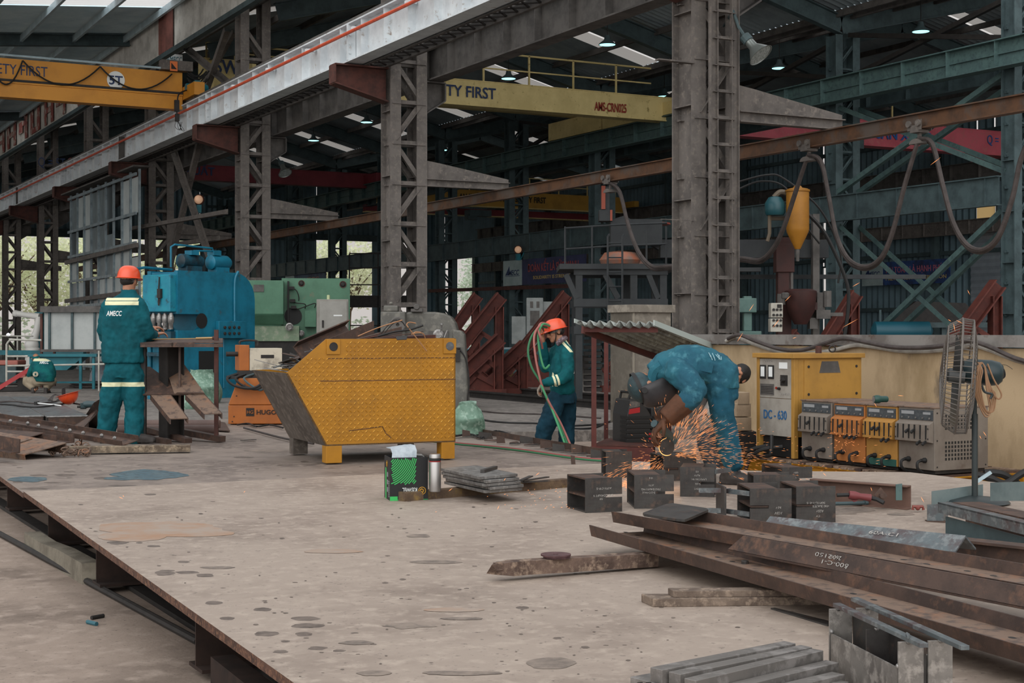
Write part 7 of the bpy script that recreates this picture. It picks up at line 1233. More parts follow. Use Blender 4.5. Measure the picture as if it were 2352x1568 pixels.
t = T('hammer', 'hammer with pale handle lying on the box beam', 'hammer', G(110, 932, zt)); a, b = G(84, 929, zt)+UP*.02, G(140, 934, zt)+UP*.015; mb = MB(); mb.tube([a, b], .008, 7); O('handle', mb, C['inkwhite'], t); mb = MB(); mb.bar(a-FW*.05, a+FW*.05, .035, .035); O('head', mb, C['black'], t)
for i, (pts, l) in enumerate(((((0, 925), (40, 924), (75, 928), (120, 925), (150, 918)), 'grey cable lying across the box beams'), (((0, 930), (30, 932), (60, 936), (100, 936), (160, 928), (200, 934)), 'black cable running across the box beams to the grinder'))): mb = MB(); mb.tube(spline([G(x, y, zt)+UP*.012 for x, y in pts]), .01, 6); O('tool_cable', mb, C['cable'] if i == 0 else C['black'], label=l, cat='cable', smooth=True)
mb = MB(); random.seed(3); [mb.tube(spline([G(110+random.uniform(0, 12), 921, zt)+UP*.01, G(125, 914-random.uniform(0, 4), zt)+UP*.03, G(142, 915+random.uniform(-3, 3), zt)+UP*.02, G(128, 922, zt)+UP*.01], 4), .006, 5) for _ in range(5)]; O('coiled_lead', mb, C['cable'], label='small coil of lead beside the upturned hard hat', cat='cable', smooth=True)
# pile of channels at the left edge
mb = MB(); mb.prof(fU(.2, .05, .008), P(-40, 962, 15.2), P(300, 1018, 13.75), UP*1-(RT*.5+FW*.85)*.22); t = T('long_channel', 'long rusty channel sloping down onto the timber board at left', 'channel', GP(280, 1020)); O('channel', mb, C['rust'], t); mb = MB(); random.seed(7)
for i in range(9): f = .12+i*.1; c = P(-40, 962, 15.2).lerp(P(300, 1018, 13.75), f)+UP*.03; mb.ball(c+RT*random.uniform(-.03, .03), .02, 6, 4)
O('weld_mark', mb, C['brightsteel'], t)
for i, (a, b, da, db, pr_, l, up_) in enumerate((((-160, 985), (104, 1030), 14.6, 13.15, [(-.21, -.1), (-.2, -.1), (-.2, -.008), (.2, -.008), (.2, -.1), (.21, -.1), (.21, 0), (-.21, 0)], 'broad brown channel lying flanges down on top of the left pile', (.22, .0, 1)), ((-160, 978), (78, 1000), 15.0, 13.9, [(-.11, -.1), (-.1, -.1), (-.1, -.008), (.1, -.008), (.1, -.1), (.11, -.1), (.11, 0), (-.11, 0)], 'narrow channel on top at the left edge of the pile', (.1, 0, 1)), ((-160, 1003), (50, 1014), 14.2, 13.5, [(-.12, -.1), (-.11, -.1), (-.11, -.008), (.11, -.008), (.11, -.1), (.12, -.1), (.12, 0), (-.12, 0)], 'middle channel with its open end facing right in the left pile', (0, 0, 1)),
                                               ((-160, 1002), (46, 1040), 13.6, 12.75, fL(.09, .12, .01), 'front angle at the bottom of the left pile', (0, 0, 1)), ((-60, 990), (150, 1018), 14.9, 13.9, fU(.2, .08, .01), 'rear channel of the left pile above the chain', (0, 0, 1)))):
    up_ = UP-(RT*.67+FW*.74)*(.2 if i < 3 else 0); mb = MB(); mb.prof(pr_, P(*a, da), P(*b, db), up_); O('brown_channel', mb, C['rustweb'] if i in (0, 2) else C['rust'], label=l, cat='channel')
a, b = P(160, 1034, 13.6), P(437, 1026, 13.8); a.z = b.z = PZ+.032; timber(a, b, .12, .062, M('board_timber', '#75695a', .85, alt='#574b3f', sc=6, alt2='#8f806c', sc2=16, bump=.5, bsc=30), 'long weathered timber board lying at the foot of the work stand', seed=4)
rnd = random.Random(2); mb = MB()
for i in range(62):
    c = GP(rnd.uniform(118, 205), rnd.uniform(1030, 1048))+UP*(.015+.05*rnd.random()*(1 if rnd.random() < .5 else .2)); ax_ = V((rnd.gauss(0, 1), rnd.gauss(0, 1), rnd.gauss(0, .8))).normalized(); x, y, z = frame(ax_); mb.tube([c+x*(.032*math.cos(a*.7854))+y*(.02*math.sin(a*.7854)) for a in range(9)], .0065, 5)
for i in range(10): c = GP(185, 1030)+UP*(.02+.018*i)+RT*.004*math.sin(i); x, y, z = frame(V((math.cos(i*1.57), math.sin(i*1.57), 0))); mb.tube([c+x*(.012*math.cos(a*.7854))+y*(.02*math.sin(a*.7854)) for a in range(9)], .005, 5) if i < 4 else None
O('chain', mb, C['rustweb'], label='heap of rusty lifting chain beside the left pile', cat='chain', smooth=True)
mb = MB(); mb.prism([GP(180, 978), GP(228, 985), P(228, 917, 15.6), P(215, 925, 15.6)], FW*.02); mb.prism([P(160, 985, 15.2), P(222, 942, 15.8), P(226, 948, 15.8), P(190, 985, 15.1)], UP*.01); O('steel_frame_piece', mb, C['rust'], label='rusty angled frame piece between box beam and worker', cat='offcut')

# =====================================================================  HOSES AND SMALL PIECES ON THE FLOOR
for i, (m, l, dy) in enumerate(((M('hose_red', '#8f4a48', .6), 'red gas hose stretched across the platform behind the carton', 0), (M('hose_green', '#2f6b48', .6), 'green gas hose stretched across the platform behind the carton', 3))):
    mb = MB(); mb.tube(spline([GP(x, y+dy)+UP*.01 for x, y in ((960, 1010), (1046, 1019), (1120, 1026), (1200, 1035), (1290, 1048), (1345, 1055), (1392, 1058))]), .009, 7); O('gas_hose', mb, m, label=l, cat='hose', smooth=True)
for pts, z, l in ((((1040, 1005), (1080, 1000), (1110, 1008), (1140, 992), (1180, 1004)), PZ, 'black cable snaking by the right foot of the skip'), (((1085, 955), (1110, 966), (1160, 972), (1230, 974), (1300, 980), (1385, 976)), SZ, 'black cable on the slab behind the hose carrying worker'), (((1080, 942), (1150, 950), (1250, 953), (1380, 962)), SZ, 'thin dark cable on the slab near the rails'), (((1300, 985), (1360, 985), (1400, 970), (1440, 960)), SZ, 'cable curling under the grey cabinet'),
                  (((545, 978), (570, 975), (590, 982), (620, 978), (650, 985)), PZ, 'dark cable curling at the foot of the orange welder'), (((560, 985), (600, 996), (655, 1010), (720, 1022)), PZ, 'thin dark cable running under the skip')):
    mb = MB(); mb.tube(spline([G(x, y, z)+UP*.014 for x, y in pts]), .014 if z < .3 else .011, 6); O('floor_cable', mb, C['cable'] if 'thin' in l else C['black'], label=l, cat='cable', smooth=True)
mb = MB(); a, b, c_ = GP(1085, 992), GP(1220, 1017), GP(1392, 1050); mb.prism([a, c_, c_+UP*.07, a+UP*.05], FW*.012); O('edge_strip', mb, C['rust'], label='rusty edge strip standing along the far edge of the platform', cat='strip')
rnd = random.Random(12)
for i in range(22):
    f = i/21; px = 1062+f*300+rnd.uniform(-8, 8); py = 1001+f*46+rnd.uniform(-3, 4); a = GP(px, py); ang = rnd.uniform(-.3, .5); u = (RT*math.cos(ang)+FW*math.sin(ang)); l = rnd.uniform(.08, .16); mb = MB()
    if i % 3 == 0: mb.prism([a, a+u*l, a+u*l*.9+UP*.06, a+UP*.075], FW*.008)
    else: mb.prism([a, a+u*l+FW*.05, a+u*l*.8+FW*.11+UP*.004, a+FW*.03], UP*.008)
    O('angle_clip', mb, C['millsteel'] if i % 2 else C['rust'], label=('small upright steel clip along the far platform edge' if i % 3 == 0 else 'small flat steel clip along the far platform edge'), cat='clip', group='upright steel clips at the far edge' if i % 3 == 0 else 'flat steel clips at the far edge')
# =====================================================================  PEOPLE
def striped(m, rules, col):
    nt = m.node_tree; b = nt.nodes['Principled BSDF']; tcn = nt.nodes.new('ShaderNodeTexCoord'); tot = None
    def mth(op, a, b_=None):
        n = nt.nodes.new('ShaderNodeMath'); n.operation = op; nt.links.new(a, n.inputs[0])
        if b_ is not None: (nt.links.new(b_, n.inputs[1]) if hasattr(b_, 'node') else setattr(n.inputs[1], 'default_value', b_))
        return n.outputs[0]
    for rule in rules:
        cur = None
        for n_, lo, hi in rule:
            vm = nt.nodes.new('ShaderNodeVectorMath'); vm.operation = 'DOT_PRODUCT'; nt.links.new(tcn.outputs['Object'], vm.inputs[0]); vm.inputs[1].default_value = tuple(n_)
            k = mth('MULTIPLY', mth('GREATER_THAN', vm.outputs['Value'], lo), mth('LESS_THAN', vm.outputs['Value'], hi)); cur = k if cur is None else mth('MULTIPLY', cur, k)
        tot = cur if tot is None else mth('MAXIMUM', tot, cur)
    mx = nt.nodes.new('ShaderNodeMix'); mx.data_type = 'RGBA'; nt.links.new(tot, mx.inputs[0]); src = b.inputs['Base Color'].links
    if src: nt.links.new(src[0].from_socket, mx.inputs[6])
    else: mx.inputs[6].default_value = b.inputs['Base Color'].default_value
    mx.inputs[7].default_value = lin(col); nt.links.new(mx.outputs[2], b.inputs['Base Color'])
def fabric(name, col, alt): return M(name, col, .85, alt=alt, sc=5, lo=.4, hi=.65, bump=.55, bsc=9, bstretch=(1, 1, .55), spec=.2)
skin = M('skin', '#a87a62', .55, alt='#96694f', sc=8, spec=.3)
wrk = bpy.data.textures.new('cloth_folds', 'CLOUDS'); wrk.noise_scale = .085; wrk.noise_depth = 2
def fuse(o, vox, smooth=6, disp=0.0):
    r = o.modifiers.new('fuse', 'REMESH'); r.mode = 'VOXEL'; r.voxel_size = vox; r.use_smooth_shade = True
    s_ = o.modifiers.new('relax', 'SMOOTH'); s_.factor = .5; s_.iterations = smooth
    if disp: d_ = o.modifiers.new('folds', 'DISPLACE'); d_.texture = wrk; d_.strength = disp; d_.mid_level = .5; d_.texture_coords = 'LOCAL'
    return o
def limb(mb, pts, rad, n=14, k=4):
    p = spline(pts, k); m = len(pts)-1; rr = []
    for i in range(len(p)): f = min(i/k, m-1e-6); a = int(f); rr.append(rad[a]+(rad[a+1]-rad[a])*(f-a))
    mb.tube(p, rr, n); [mb.ball(c, r*.98, 12, 8) for c, r in ((p[0], rr[0]), (p[-1], rr[-1]))]
def trunk(mb, secs, n=20):       # (centre, right, half width, fwd, half depth)
    mb.loft([[c+V(r).normalized()*(hw*math.copysign(abs(math.cos(2*math.pi*i/n))**.85, math.cos(2*math.pi*i/n)))+V(f).normalized()*(hd*math.copysign(abs(math.sin(2*math.pi*i/n))**.85, math.sin(2*math.pi*i/n))) for i in range(n)] for c, r, hw, f, hd in secs])
def hand(mb, wrist, d, pn, curl=.5, thumb=1, s=1.0):
    d = V(d).normalized(); pn = (V(pn)-d*V(pn).dot(d)).normalized(); lat = d.cross(pn)*thumb
    mb.loft([[wrist+d*(.1*s*f)+lat*(w_*s*math.cos(a))+pn*(t_*s*math.sin(a)) for a in [2*math.pi*i/12 for i in range(12)]] for f, w_, t_ in ((-.25, .026, .022), (0, .028, .02), (.3, .038, .018), (.7, .043, .016), (.95, .041, .013))])
    for i, (o, l) in enumerate(((.031, .072), (.011, .082), (-.011, .076), (-.031, .06))):
        p = wrist+d*.09*s+lat*o*s; pts = [p-d*.02*s, p]; a = 0
        for q in (.42, .32, .26): a += curl*(.75+.1*i); p = p+(d*math.cos(a)+pn*math.sin(a))*l*q*s; pts.append(p)
        mb.tube(pts, [.0098*s, .0098*s, .0092*s, .0084*s, .007*s], 8); mb.ball(pts[-1], .007*s, 8, 5)
    p = wrist+d*.025*s+lat*.03*s; e = (d*.55+lat*.65+pn*.45).normalized(); q = p+e*.045*s; r = q+(d*.75+lat*.15+pn*.5).normalized()*.032*s; mb.tube([p-e*.015*s, p, q, r], [.014*s, .013*s, .0115*s, .009*s], 8); mb.ball(r, .009*s, 8, 5)
def head(mb, c, up, fw, s=1.0):
    up = V(up).normalized(); fw = (V(fw)-up*V(fw).dot(up)).normalized(); rt = fw.cross(up); Mx = Matrix((rt, fw, up)).transposed()
    L = lambda x, y, z: c+rt*x*s+fw*y*s+up*z*s
    mb.ball(L(0, -.01, .025), (.076*s, .098*s, .09*s), 20, 14, Mx); mb.ball(L(0, .02, -.045), (.058*s, .07*s, .075*s), 16, 10, Mx); mb.ball(L(0, .06, -.09), (.03*s, .03*s, .028*s), 12, 8, Mx)
    mb.tube([L(0, .088, .015), L(0, .103, -.015), L(0, .112, -.035), L(0, .09, -.045)], [.009*s, .012*s, .015*s, .012*s], 8); [mb.ball(L(k*.014, .093, -.04), .011*s, 8, 5) for k in (-1, 1)]
    [mb.ball(L(k*.033, .076, .026), (.03*s, .014*s, .01*s), 10, 6, Mx) for k in (-1, 1)]; [mb.ball(L(k*.04, .062, -.02), (.022*s, .022*s, .02*s), 10, 6, Mx) for k in (-1, 1)]
    [mb.ball(L(k*.078, -.012, -.005), (.011*s, .022*s, .034*s), 10, 6, Mx) for k in (-1, 1)]
    return L, Mx
def face_parts(t, L, Mx):
    mb = MB(); [mb.ball(L(k*.032, .08, .008), (.013, .009, .008), 10, 6, Mx) for k in (-1, 1)]; O('eye', mb, M('eye_dark', '#2a211d', .3) if 'eye_dark' not in bpy.data.materials else bpy.data.materials['eye_dark'], t)
    mb = MB(); mb.ball(L(0, .088, -.063), (.022, .008, .007), 12, 6, Mx); O('mouth', mb, M('lips', '#8a5548', .5) if 'lips' not in bpy.data.materials else bpy.data.materials['lips'], t)
def helmet(t, L, Mx, emblem=None, s=1.0):
    mb = MB(); rings = []
    for z, r in ((.155, .02), (.152, .045), (.142, .07), (.122, .092), (.09, .108), (.055, .116), (.035, .118)): rings.append([L(r*.93*math.cos(a), r*1.12*math.sin(a)-.005, z) for a in [2*math.pi*i/28 for i in range(28)]])
    br = []
    for a in [2*math.pi*i/28 for i in range(28)]: f = max(0, math.sin(a))**2; br.append(L((.135)*math.cos(a)*.95, .145*math.sin(a)+.045*f-.005, .03-.018*f))
    rings.append(br); rings.append([q-UP*.004 for q in br]); mb.loft(rings, False); mb.add(rings[0], [tuple(range(28))]); sh = O('hard_hat', mb, hm, t, smooth=True, solid=.003)
    mb = MB(); [mb.tube([L(x, -.1, .1), L(x*1.0, -.03, .15), L(x, .05, .145), L(x, .1, .11)], .006, 6) for x in (-.025, 0, .025)]; O('hat_ridge', mb, hm, sh, smooth=True)
    if emblem: mb = MB(); c, n_ = L(*emblem[0]), Mx @ V(emblem[1]); mb.lathe([(.024, 0), (.024, .004)], c, n_, 18); eb = O('round_emblem', mb, M('emblem_green', '#1f7a52', .4) if 'emblem_green' not in bpy.data.materials else bpy.data.materials['emblem_green'], sh)
    return sh
def boots(t, foot, dirv, m, zt=.13, nm='boot', sr=.05):
    for f, dv in zip(foot, dirv): mb = MB(); dv = V(dv).normalized(); mb.tube([f-dv*.05+UP*.045, f+dv*.06+UP*.045, f+dv*.14+UP*.035, f+dv*.18+UP*.03], [.048, .05, .045, .03], 10); mb.ball(f-dv*.06+UP*.045, .046, 10, 6); mb.ball(f+dv*.18+UP*.032, .034, 10, 6); mb.tube([f-dv*.03+UP*.05, f-dv*.03+UP*zt], [.05, sr], 10); mb.box(f+dv*.05+UP*.008, (.3, .085, .016), math.atan2(dv.y, dv.x)); fuse(O(nm, mb, m, t), .011, 4)
def wraptext(s, mat, jacket, t, pos, xd, yd, h, w_, shear=.2):
    o = TXT(s, mat, jacket, pos, xd, yd, h, w_, shear=shear, bold=.02, ext=.0001); sw_ = o.modifiers.new('cling', 'SHRINKWRAP'); sw_.target = jacket; sw_.wrap_method = 'NEAREST_SURFACEPOINT'; sw_.wrap_mode = 'OUTSIDE'; sw_.offset = .005; return o
tealf = '#0d5660'; teald = '#0a434b'; refl = '#d9d9b4'
boot = M('dark_boot', '#3a3533', .7, alt='#2b2725', sc=9)
# --- worker 1: standing, seen from behind, at the work stand
D = 15.0; J = lambda px, py, dd=0: P(px, py, D+dd); ft = GP(300, 1010); ft = J(290, 1010); ft.z = PZ
t = T('person', 'person in teal workwear and orange hard hat standing with back turned at the work stand', 'person', ft)
body = MB(); L1, M1 = head(body, J(296, 645, .02), UP+RT*.04, FW*.97+RT*.25); limb(body, [J(296, 655), J(293, 685)], [.058, .066])
trunk(body, [(J(287, 690), RT, .12, FW, .08), (J(285, 760), RT, .16, FW, .1), (J(285, 830), RT, .15, FW, .1), (J(285, 860), RT, .15, FW, .1)])
hr_, hl_ = J(355, 768, .36), J(345, 752, .5)
limb(body, [J(318, 705), J(337, 768, .05), hr_], [.05, .042, .03]); limb(body, [J(250, 705), J(243, 775, .12), hl_], [.05, .042, .03]); hand(body, hr_, RT*.7+FW*.5+UP*.15, -UP, .55, 1); hand(body, hl_, RT*.8+FW*.3, -UP, .55, -1)
for a, b, c in ((J(262, 850), J(252, 925), J(243, 992)), (J(308, 850), J(310, 925), J(306, 1000, -.1))): limb(body, [a, b, c], [.08, .06, .045])
fuse(O('body', body, skin, t), .0085, 3)
jm = fabric('teal_jacket', tealf, teald); jk = MB()
trunk(jk, [(J(294, 672), RT, .075, FW, .075), (J(292, 682), RT, .13, FW, .09), (J(288, 697), RT, .2, FW, .115), (J(285, 730), RT, .222, FW, .135), (J(284, 780), RT, .215, FW, .14), (J(284, 812), RT, .222, FW, .15), (J(284, 826), RT, .222, FW, .15), (J(285, 834), RT, .21, FW, .145)])
limb(jk, [J(318, 702), J(338, 765, .03), J(352, 768, .3)], [.085, .078, .05]); limb(jk, [J(252, 702), J(244, 772, .1), J(300, 768, .42), J(340, 755, .47)], [.085, .078, .06, .05]); jk.tube([J(294, 678), J(296, 664)], [.08, .072], 14)
jo = fuse(O('jacket', jk, jm, t), .012, 4, .034)
zz = lambda py: J(0, py).z-ft.z
striped(jm, [[((RT.x*.0, 0, 1), zz(701), zz(692)), ((FW.x, FW.y, 0), -9, .1), ((RT.x, RT.y, 0), J(246, 0).dot(RT)-ft.dot(RT), J(323, 0).dot(RT)-ft.dot(RT))], [((0, 0, 1), zz(690.5), zz(684)), ((FW.x, FW.y, 0), -9, .1), ((RT.x, RT.y, 0), J(247, 0).dot(RT)-ft.dot(RT), J(321, 0).dot(RT)-ft.dot(RT))]], refl)
wraptext('AMECC', C['inkwhite'], jo, t, J(262, 725, -.2), RT, UP, .05, .155)
tm = fabric('teal_trousers', tealf, teald); tr = MB()
trunk(tr, [(J(285, 820), RT, .165, FW, .115), (J(285, 850), RT, .192, FW, .135), (J(285, 868), RT, .195, FW, .135)])
limb(tr, [J(263, 862), J(257, 905), J(250, 950), J(244, 992), J(243, 1000)], [.118, .118, .105, .098, .092]); limb(tr, [J(308, 862), J(310, 905), J(309, 950), J(308, 990, -.05), J(308, 1004, -.08)], [.112, .112, .1, .098, .095])
fuse(O('trousers', tr, tm, t), .012, 4, .036); striped(tm, [[((0, 0, 1), zz(887), zz(877))]], refl)
fa, fb_ = J(246, 1004, .05), J(312, 1012, -.1); fa.z = fb_.z = PZ; boots(t, (fa, fb_), (RT*-.45+FW*.3, RT*.9-FW*.1), boot, nm='shoe')
helmet(t, L1, M1, ((-.068, -.078, .085), (-.62, -.7, .35))); mb = MB(); mb.loft([[L1(.083*math.cos(a), .1*math.sin(a), z) for a in [2*math.pi*i/20 for i in range(20)]] for z in (-.012, .028)], False); O('head_band', mb, C['col'], t, smooth=True)
mb = MB(); mb.ball(L1(0, -.02, .0), (.077, .09, .06), 16, 10, M1); O('hair', mb, M('black_hair', '#1c1917', .6, bump=.4, bsc=90), t, smooth=True)
# --- worker 2: standing in profile, hoses over the shoulder
D = 17.2; J = lambda px, py, dd=0: P(px, py, D+dd); ft = J(1272, 1054); ft.z = 0
t = T('person', 'person in teal workwear and orange hard hat carrying hoses over one shoulder, in profile', 'person', ft)
body = MB(); hd = J(1276, 762, .0); fwd = (RT*-.9-FW*.28-UP*.28); L2, M2 = head(body, hd, UP*.93+RT*-.22, fwd); limb(body, [J(1282, 775), J(1294, 800)], [.055, .064])
trunk(body, [(J(1296, 800), FW, .14, RT, .09), (J(1294, 860), FW, .15, RT, .11), (J(1296, 920), FW, .15, RT, .11)])
hl_ = J(1247, 880, -.33); limb(body, [J(1302, 812, -.18), J(1297, 866, -.28), hl_], [.05, .042, .03]); hand(body, hl_, RT*-.55-UP*.8, RT*.8-UP*.3, .75, 1)
hr_ = J(1246, 778, -.02); limb(body, [J(1280, 808, .15), J(1254, 845, .12), hr_], [.05, .042, .03]); hand(body, hr_, UP*.9+RT*-.2, RT*-.6+FW*-.5, .7, 1)
for a, b, c in ((J(1282, 920, -.1), J(1258, 975, -.12), J(1250, 1038, -.1)), (J(1304, 920, .1), J(1300, 980, .1), J(1303, 1038, .08))): limb(body, [a, b, c], [.08, .06, .045])
fuse(O('body', body, skin, t), .0085, 3); face_parts(t, L2, M2)
jm = fabric('teal_jacket_side', '#0f5c60', teald); jk = MB()
trunk(jk, [(J(1290, 786), FW, .075, RT, .075), (J(1294, 794), FW, .14, RT, .085), (J(1294, 812), FW, .19, RT, .115), (J(1290, 845), FW, .2, RT, .14), (J(1290, 875), FW, .2, RT, .142), (J(1292, 897), FW, .2, RT, .142), (J(1292, 906), FW, .185, RT, .13)])
limb(jk, [J(1302, 810, -.17), J(1300, 864, -.28), J(1252, 878, -.33)], [.082, .076, .05]); limb(jk, [J(1278, 808, .15), J(1253, 845, .12), J(1247, 790, 0)], [.08, .072, .05]); jk.tube([J(1291, 794), J(1286, 780)], [.085, .075], 14)
jo = fuse(O('jacket', jk, jm, t), .012, 4, .034); O_ = ft
e = (J(1252, 878, -.33)-J(1300, 864, -.28)).normalized(); el = J(1300, 864, -.28)-ft; b0 = el.dot(e); nn_ = (RT*.75+UP*.66).normalized(); sh_ = (J(1306, 792, -.15)-ft)
striped(jm, [[(e, b0+.10, b0+.125), ((FW.x, FW.y, 0), -9, -.14), ((0, 0, 1), J(0, 886).z, 9)], [(e, b0+.14, b0+.165), ((FW.x, FW.y, 0), -9, -.14), ((0, 0, 1), J(0, 886).z, 9)], [(nn_, sh_.dot(nn_)-.045, sh_.dot(nn_)-.015), ((0, 0, 1), J(0, 808).z, 9), ((FW.x, FW.y, 0), -9, .0)], [(nn_, sh_.dot(nn_)+.005, sh_.dot(nn_)+.035), ((0, 0, 1), J(0, 808).z, 9), ((FW.x, FW.y, 0), -9, .0)]], refl)
mb = MB(); a = J(1317, 840, -.1); mb.prism([a, a+FW*.1+RT*.012, a+FW*.1+RT*.012-UP*.09, a-UP*.09], RT*.004); q = O('back_print', mb, C['inkwhite'], jo); sw_ = q.modifiers.new('cling', 'SHRINKWRAP'); sw_.target = jo; sw_.offset = .005
tm = fabric('blue_teal_trousers', '#173c4c', '#112d3a'); tr = MB(); trunk(tr, [(J(1294, 900), FW, .17, RT, .13), (J(1294, 925), FW, .185, RT, .14)])
limb(tr, [J(1280, 915, -.09), J(1262, 960, -.12), J(1248, 1000, -.1), J(1249, 1022, -.1)], [.115, .11, .1, .062]); limb(tr, [J(1304, 915, .09), J(1302, 970, .1), J(1302, 1010, .08), J(1303, 1040, .08)], [.11, .1, .095, .09]); fuse(O('trousers', tr, tm, t), .012, 4, .036)
fa, fb_ = J(1248, 1040, -.1), J(1303, 1046, .08); fa.z = fb_.z = 0; boots(t, (fa, fb_), (RT*-.9-FW*.3, RT*-.9-FW*.2), boot, .2)
helmet(t, L2, M2, ((-.07, -.075, .09), (-.7, -.6, .3))); mb = MB(); mb.loft([[L2(.085*math.cos(a), .1*math.sin(a), z) for a in [2*math.pi*i/20 for i in range(20)]] for z in (-.005, .03)], False); O('head_band', mb, C['col'], t, smooth=True)
mb = MB(); mb.ball(L2(0, -.025, .0), (.078, .085, .06), 16, 10, M2); O('hair', mb, bpy.data.materials['black_hair'], t, smooth=True)
mb = MB(); [mb.ball(L2(k*.034, .087, .01), (.034, .012, .018), 12, 6, M2) for k in (-1, 1)]; mb.tube([L2(-.062, .075, .012), L2(-.08, -.01, .012)], .004, 5); O('sunglasses', mb, C['black'], t, smooth=True); mb = MB(); mb.tube(spline([L2(-.078, .02, .03), L2(-.072, .03, -.05), L2(-.03, .055, -.118), L2(.03, .055, -.118), L2(.075, .02, .03)]), .006, 5); O('chin_strap', mb, C['dark'], t)
mb = MB(); mb.tube(spline([J(1281, 790, -.1), J(1288, 782, -.12), J(1298, 776, -.02), J(1296, 782, .1), J(1282, 790, .1)]), .03, 8); O('neck_scarf', mb, M('dark_scarf', '#4a3d42', .8, alt='#8a7a80', sc=40), t, smooth=True)
mb = MB(); hand(mb, hl_, RT*-.55-UP*.8, RT*.8-UP*.3, .75, 1, 1.12); fuse(O('glove', mb, M('pale_glove', '#8f8478', .85, alt='#776d63', sc=12), t), .006, 3)
hg, hrd = bpy.data.materials['hose_green'], M('hose_pinkish', '#9a5f58', .55)
g1 = M('hose_leaf_green', '#3f8a5e', .5)
for i, (m, pts, l) in enumerate(((hg, ((1256, 752, -.1), (1238, 752, -.2), (1220, 775, -.3), (1213, 808, -.36), (1222, 845, -.4), (1241, 876, -.42), (1247, 890, -.42), (1258, 920, -.45), (1280, 965, -.5), (1306, 1026, -.9)), 'dark green hose making the widest loop in front of the hose carrier'), (hrd, ((1258, 748, -.12), (1240, 748, -.22), (1227, 772, -.32), (1230, 820, -.4), (1240, 868, -.44), (1248, 894, -.44), (1262, 925, -.47), (1288, 972, -.52), (1312, 1026, -.9)), 'reddish hose hanging from the shoulder of the hose carrier'),
                               (g1, ((1262, 748, -.1), (1246, 745, -.2), (1236, 770, -.26), (1240, 810, -.3), (1250, 845, -.34), (1262, 838, -.3)), 'bright green hose making the inner loop by the hose carrier'), (hrd, ((1260, 745, -.08), (1243, 742, -.18), (1236, 757, -.24), (1241, 775, -.28), (1246, 800, -.2)), 'short reddish hose end over the shoulder of the hose carrier'), (g1, ((1243, 884, -.44), (1252, 905, -.46), (1272, 950, -.5), (1300, 1026, -.9)), 'bright green hose dropping from the glove to the floor'))):
    mb = MB(); mb.tube(spline([J(*q) for q in pts], 6), .013, 8); O('gas_hose', mb, m, label=l, cat='hose', smooth=True)
# --- worker 3: bent double, grinding
D = 10.85; J = lambda px, py, dd=0: P(px, py, D+dd); ft = J(1685, 1115); ft.z = PZ
t = T('person', 'person in blue denim and welding mask bent double while grinding steel', 'person', ft)
crown = (RT*-.93-UP*.38-FW*.1).normalized(); fdir = (UP*-.88+RT*.42).normalized(); body = MB(); L3, M3 = head(body, J(1484, 885, -.05), crown, fdir); limb(body, [J(1500, 872), J(1535, 850)], [.058, .066])
sp_ = [J(1540, 845), J(1600, 838), J(1655, 868)]; trunk(body, [(sp_[0], FW, .15, UP*.9+RT*.3, .09), (sp_[1], FW, .15, UP, .11), (sp_[2], FW, .13, UP*.7+RT*.7, .1)])
wl, wr = J(1530, 962, -.3), J(1516, 968, .1); limb(body, [J(1555, 850, -.22), J(1594, 902, -.32), wl], [.05, .042, .03]); limb(body, [J(1550, 855, .2), J(1585, 905, .25), wr], [.05, .042, .03]); hand(body, wl, RT*-.6-UP*.7, RT*.6-UP*.5, .7, 1); hand(body, wr, RT*-.4-UP*.8, RT*.6-UP*.3, .7, -1)
for a, b, c in ((J(1655, 890, -.12), J(1668, 985, -.1), J(1685, 1070, -.05)), (J(1655, 890, .18), J(1662, 985, .3), J(1676, 1070, .45))): limb(body, [a, b, c], [.07, .062, .045])
fuse(O('body', body, skin, t), .0085, 3)
dn = M('denim_jacket', '#2b6170', .85, alt='#244f60', sc=4, lo=.4, hi=.62, alt2='#4d8390', sc2=9, lo2=.55, hi2=.75, bump=.5, bsc=11, spec=.2); jk = MB()
trunk(jk, [(J(1500, 862, -.02), FW, .1, UP*.8+RT*-.5, .09), (J(1522, 850), FW, .17, UP*.95-RT*.3, .12), (J(1558, 842), FW, .215, UP, .155), (J(1600, 838), FW, .21, UP, .15), (J(1638, 850), FW, .2, UP*.8+RT*.55, .145), (J(1657, 868), FW, .195, UP*.6+RT*.8, .15), (J(1655, 893), FW, .185, RT, .135)])
limb(jk, [J(1556, 852, -.2), J(1596, 898, -.32), J(1560, 936, -.3)], [.1, .085, .066]); limb(jk, [J(1550, 855, .2), J(1588, 903, .26), J(1552, 940, .15)], [.1, .085, .06]); fuse(O('jacket', jk, dn, t), .011, 4, .034)
mb = MB(); a = J(1620, 842, -.215); e1, e2 = (RT*.97-UP*.2).normalized(), (UP*.95+RT*.2).normalized(); mb.prism([a-e1*.055-e2*.035, a+e1*.055-e2*.035, a+e1*.055+e2*.035, a-e1*.055+e2*.035], FW*.01); q = O('pocket_flap', mb, dn, t); 
mb = MB(); rnd = random.Random(1); [mb.tube([J(1628+i*4, 808+rnd.uniform(0, 12)+i*.8, -.16+rnd.uniform(-.01, .01)), J(1631+i*4+rnd.uniform(-4, 4), 818+rnd.uniform(0, 10)+i*.8, -.19)], .003, 4) for i in range(8)]; O('torn_threads', mb, M('pale_thread', '#8fb0b8', .9), t)
jn = M('blue_jeans', '#1f5266', .85, alt='#194453', sc=4, alt2='#3d7386', sc2=8, lo2=.56, hi2=.76, bump=.5, bsc=10, spec=.2); tr = MB(); trunk(tr, [(J(1640, 852), FW, .15, RT*.55+UP*.8, .11), (J(1652, 868), FW, .165, RT*.8+UP*.5, .13), (J(1654, 895), FW, .175, RT, .135), (J(1655, 915), FW, .165, RT, .12)])
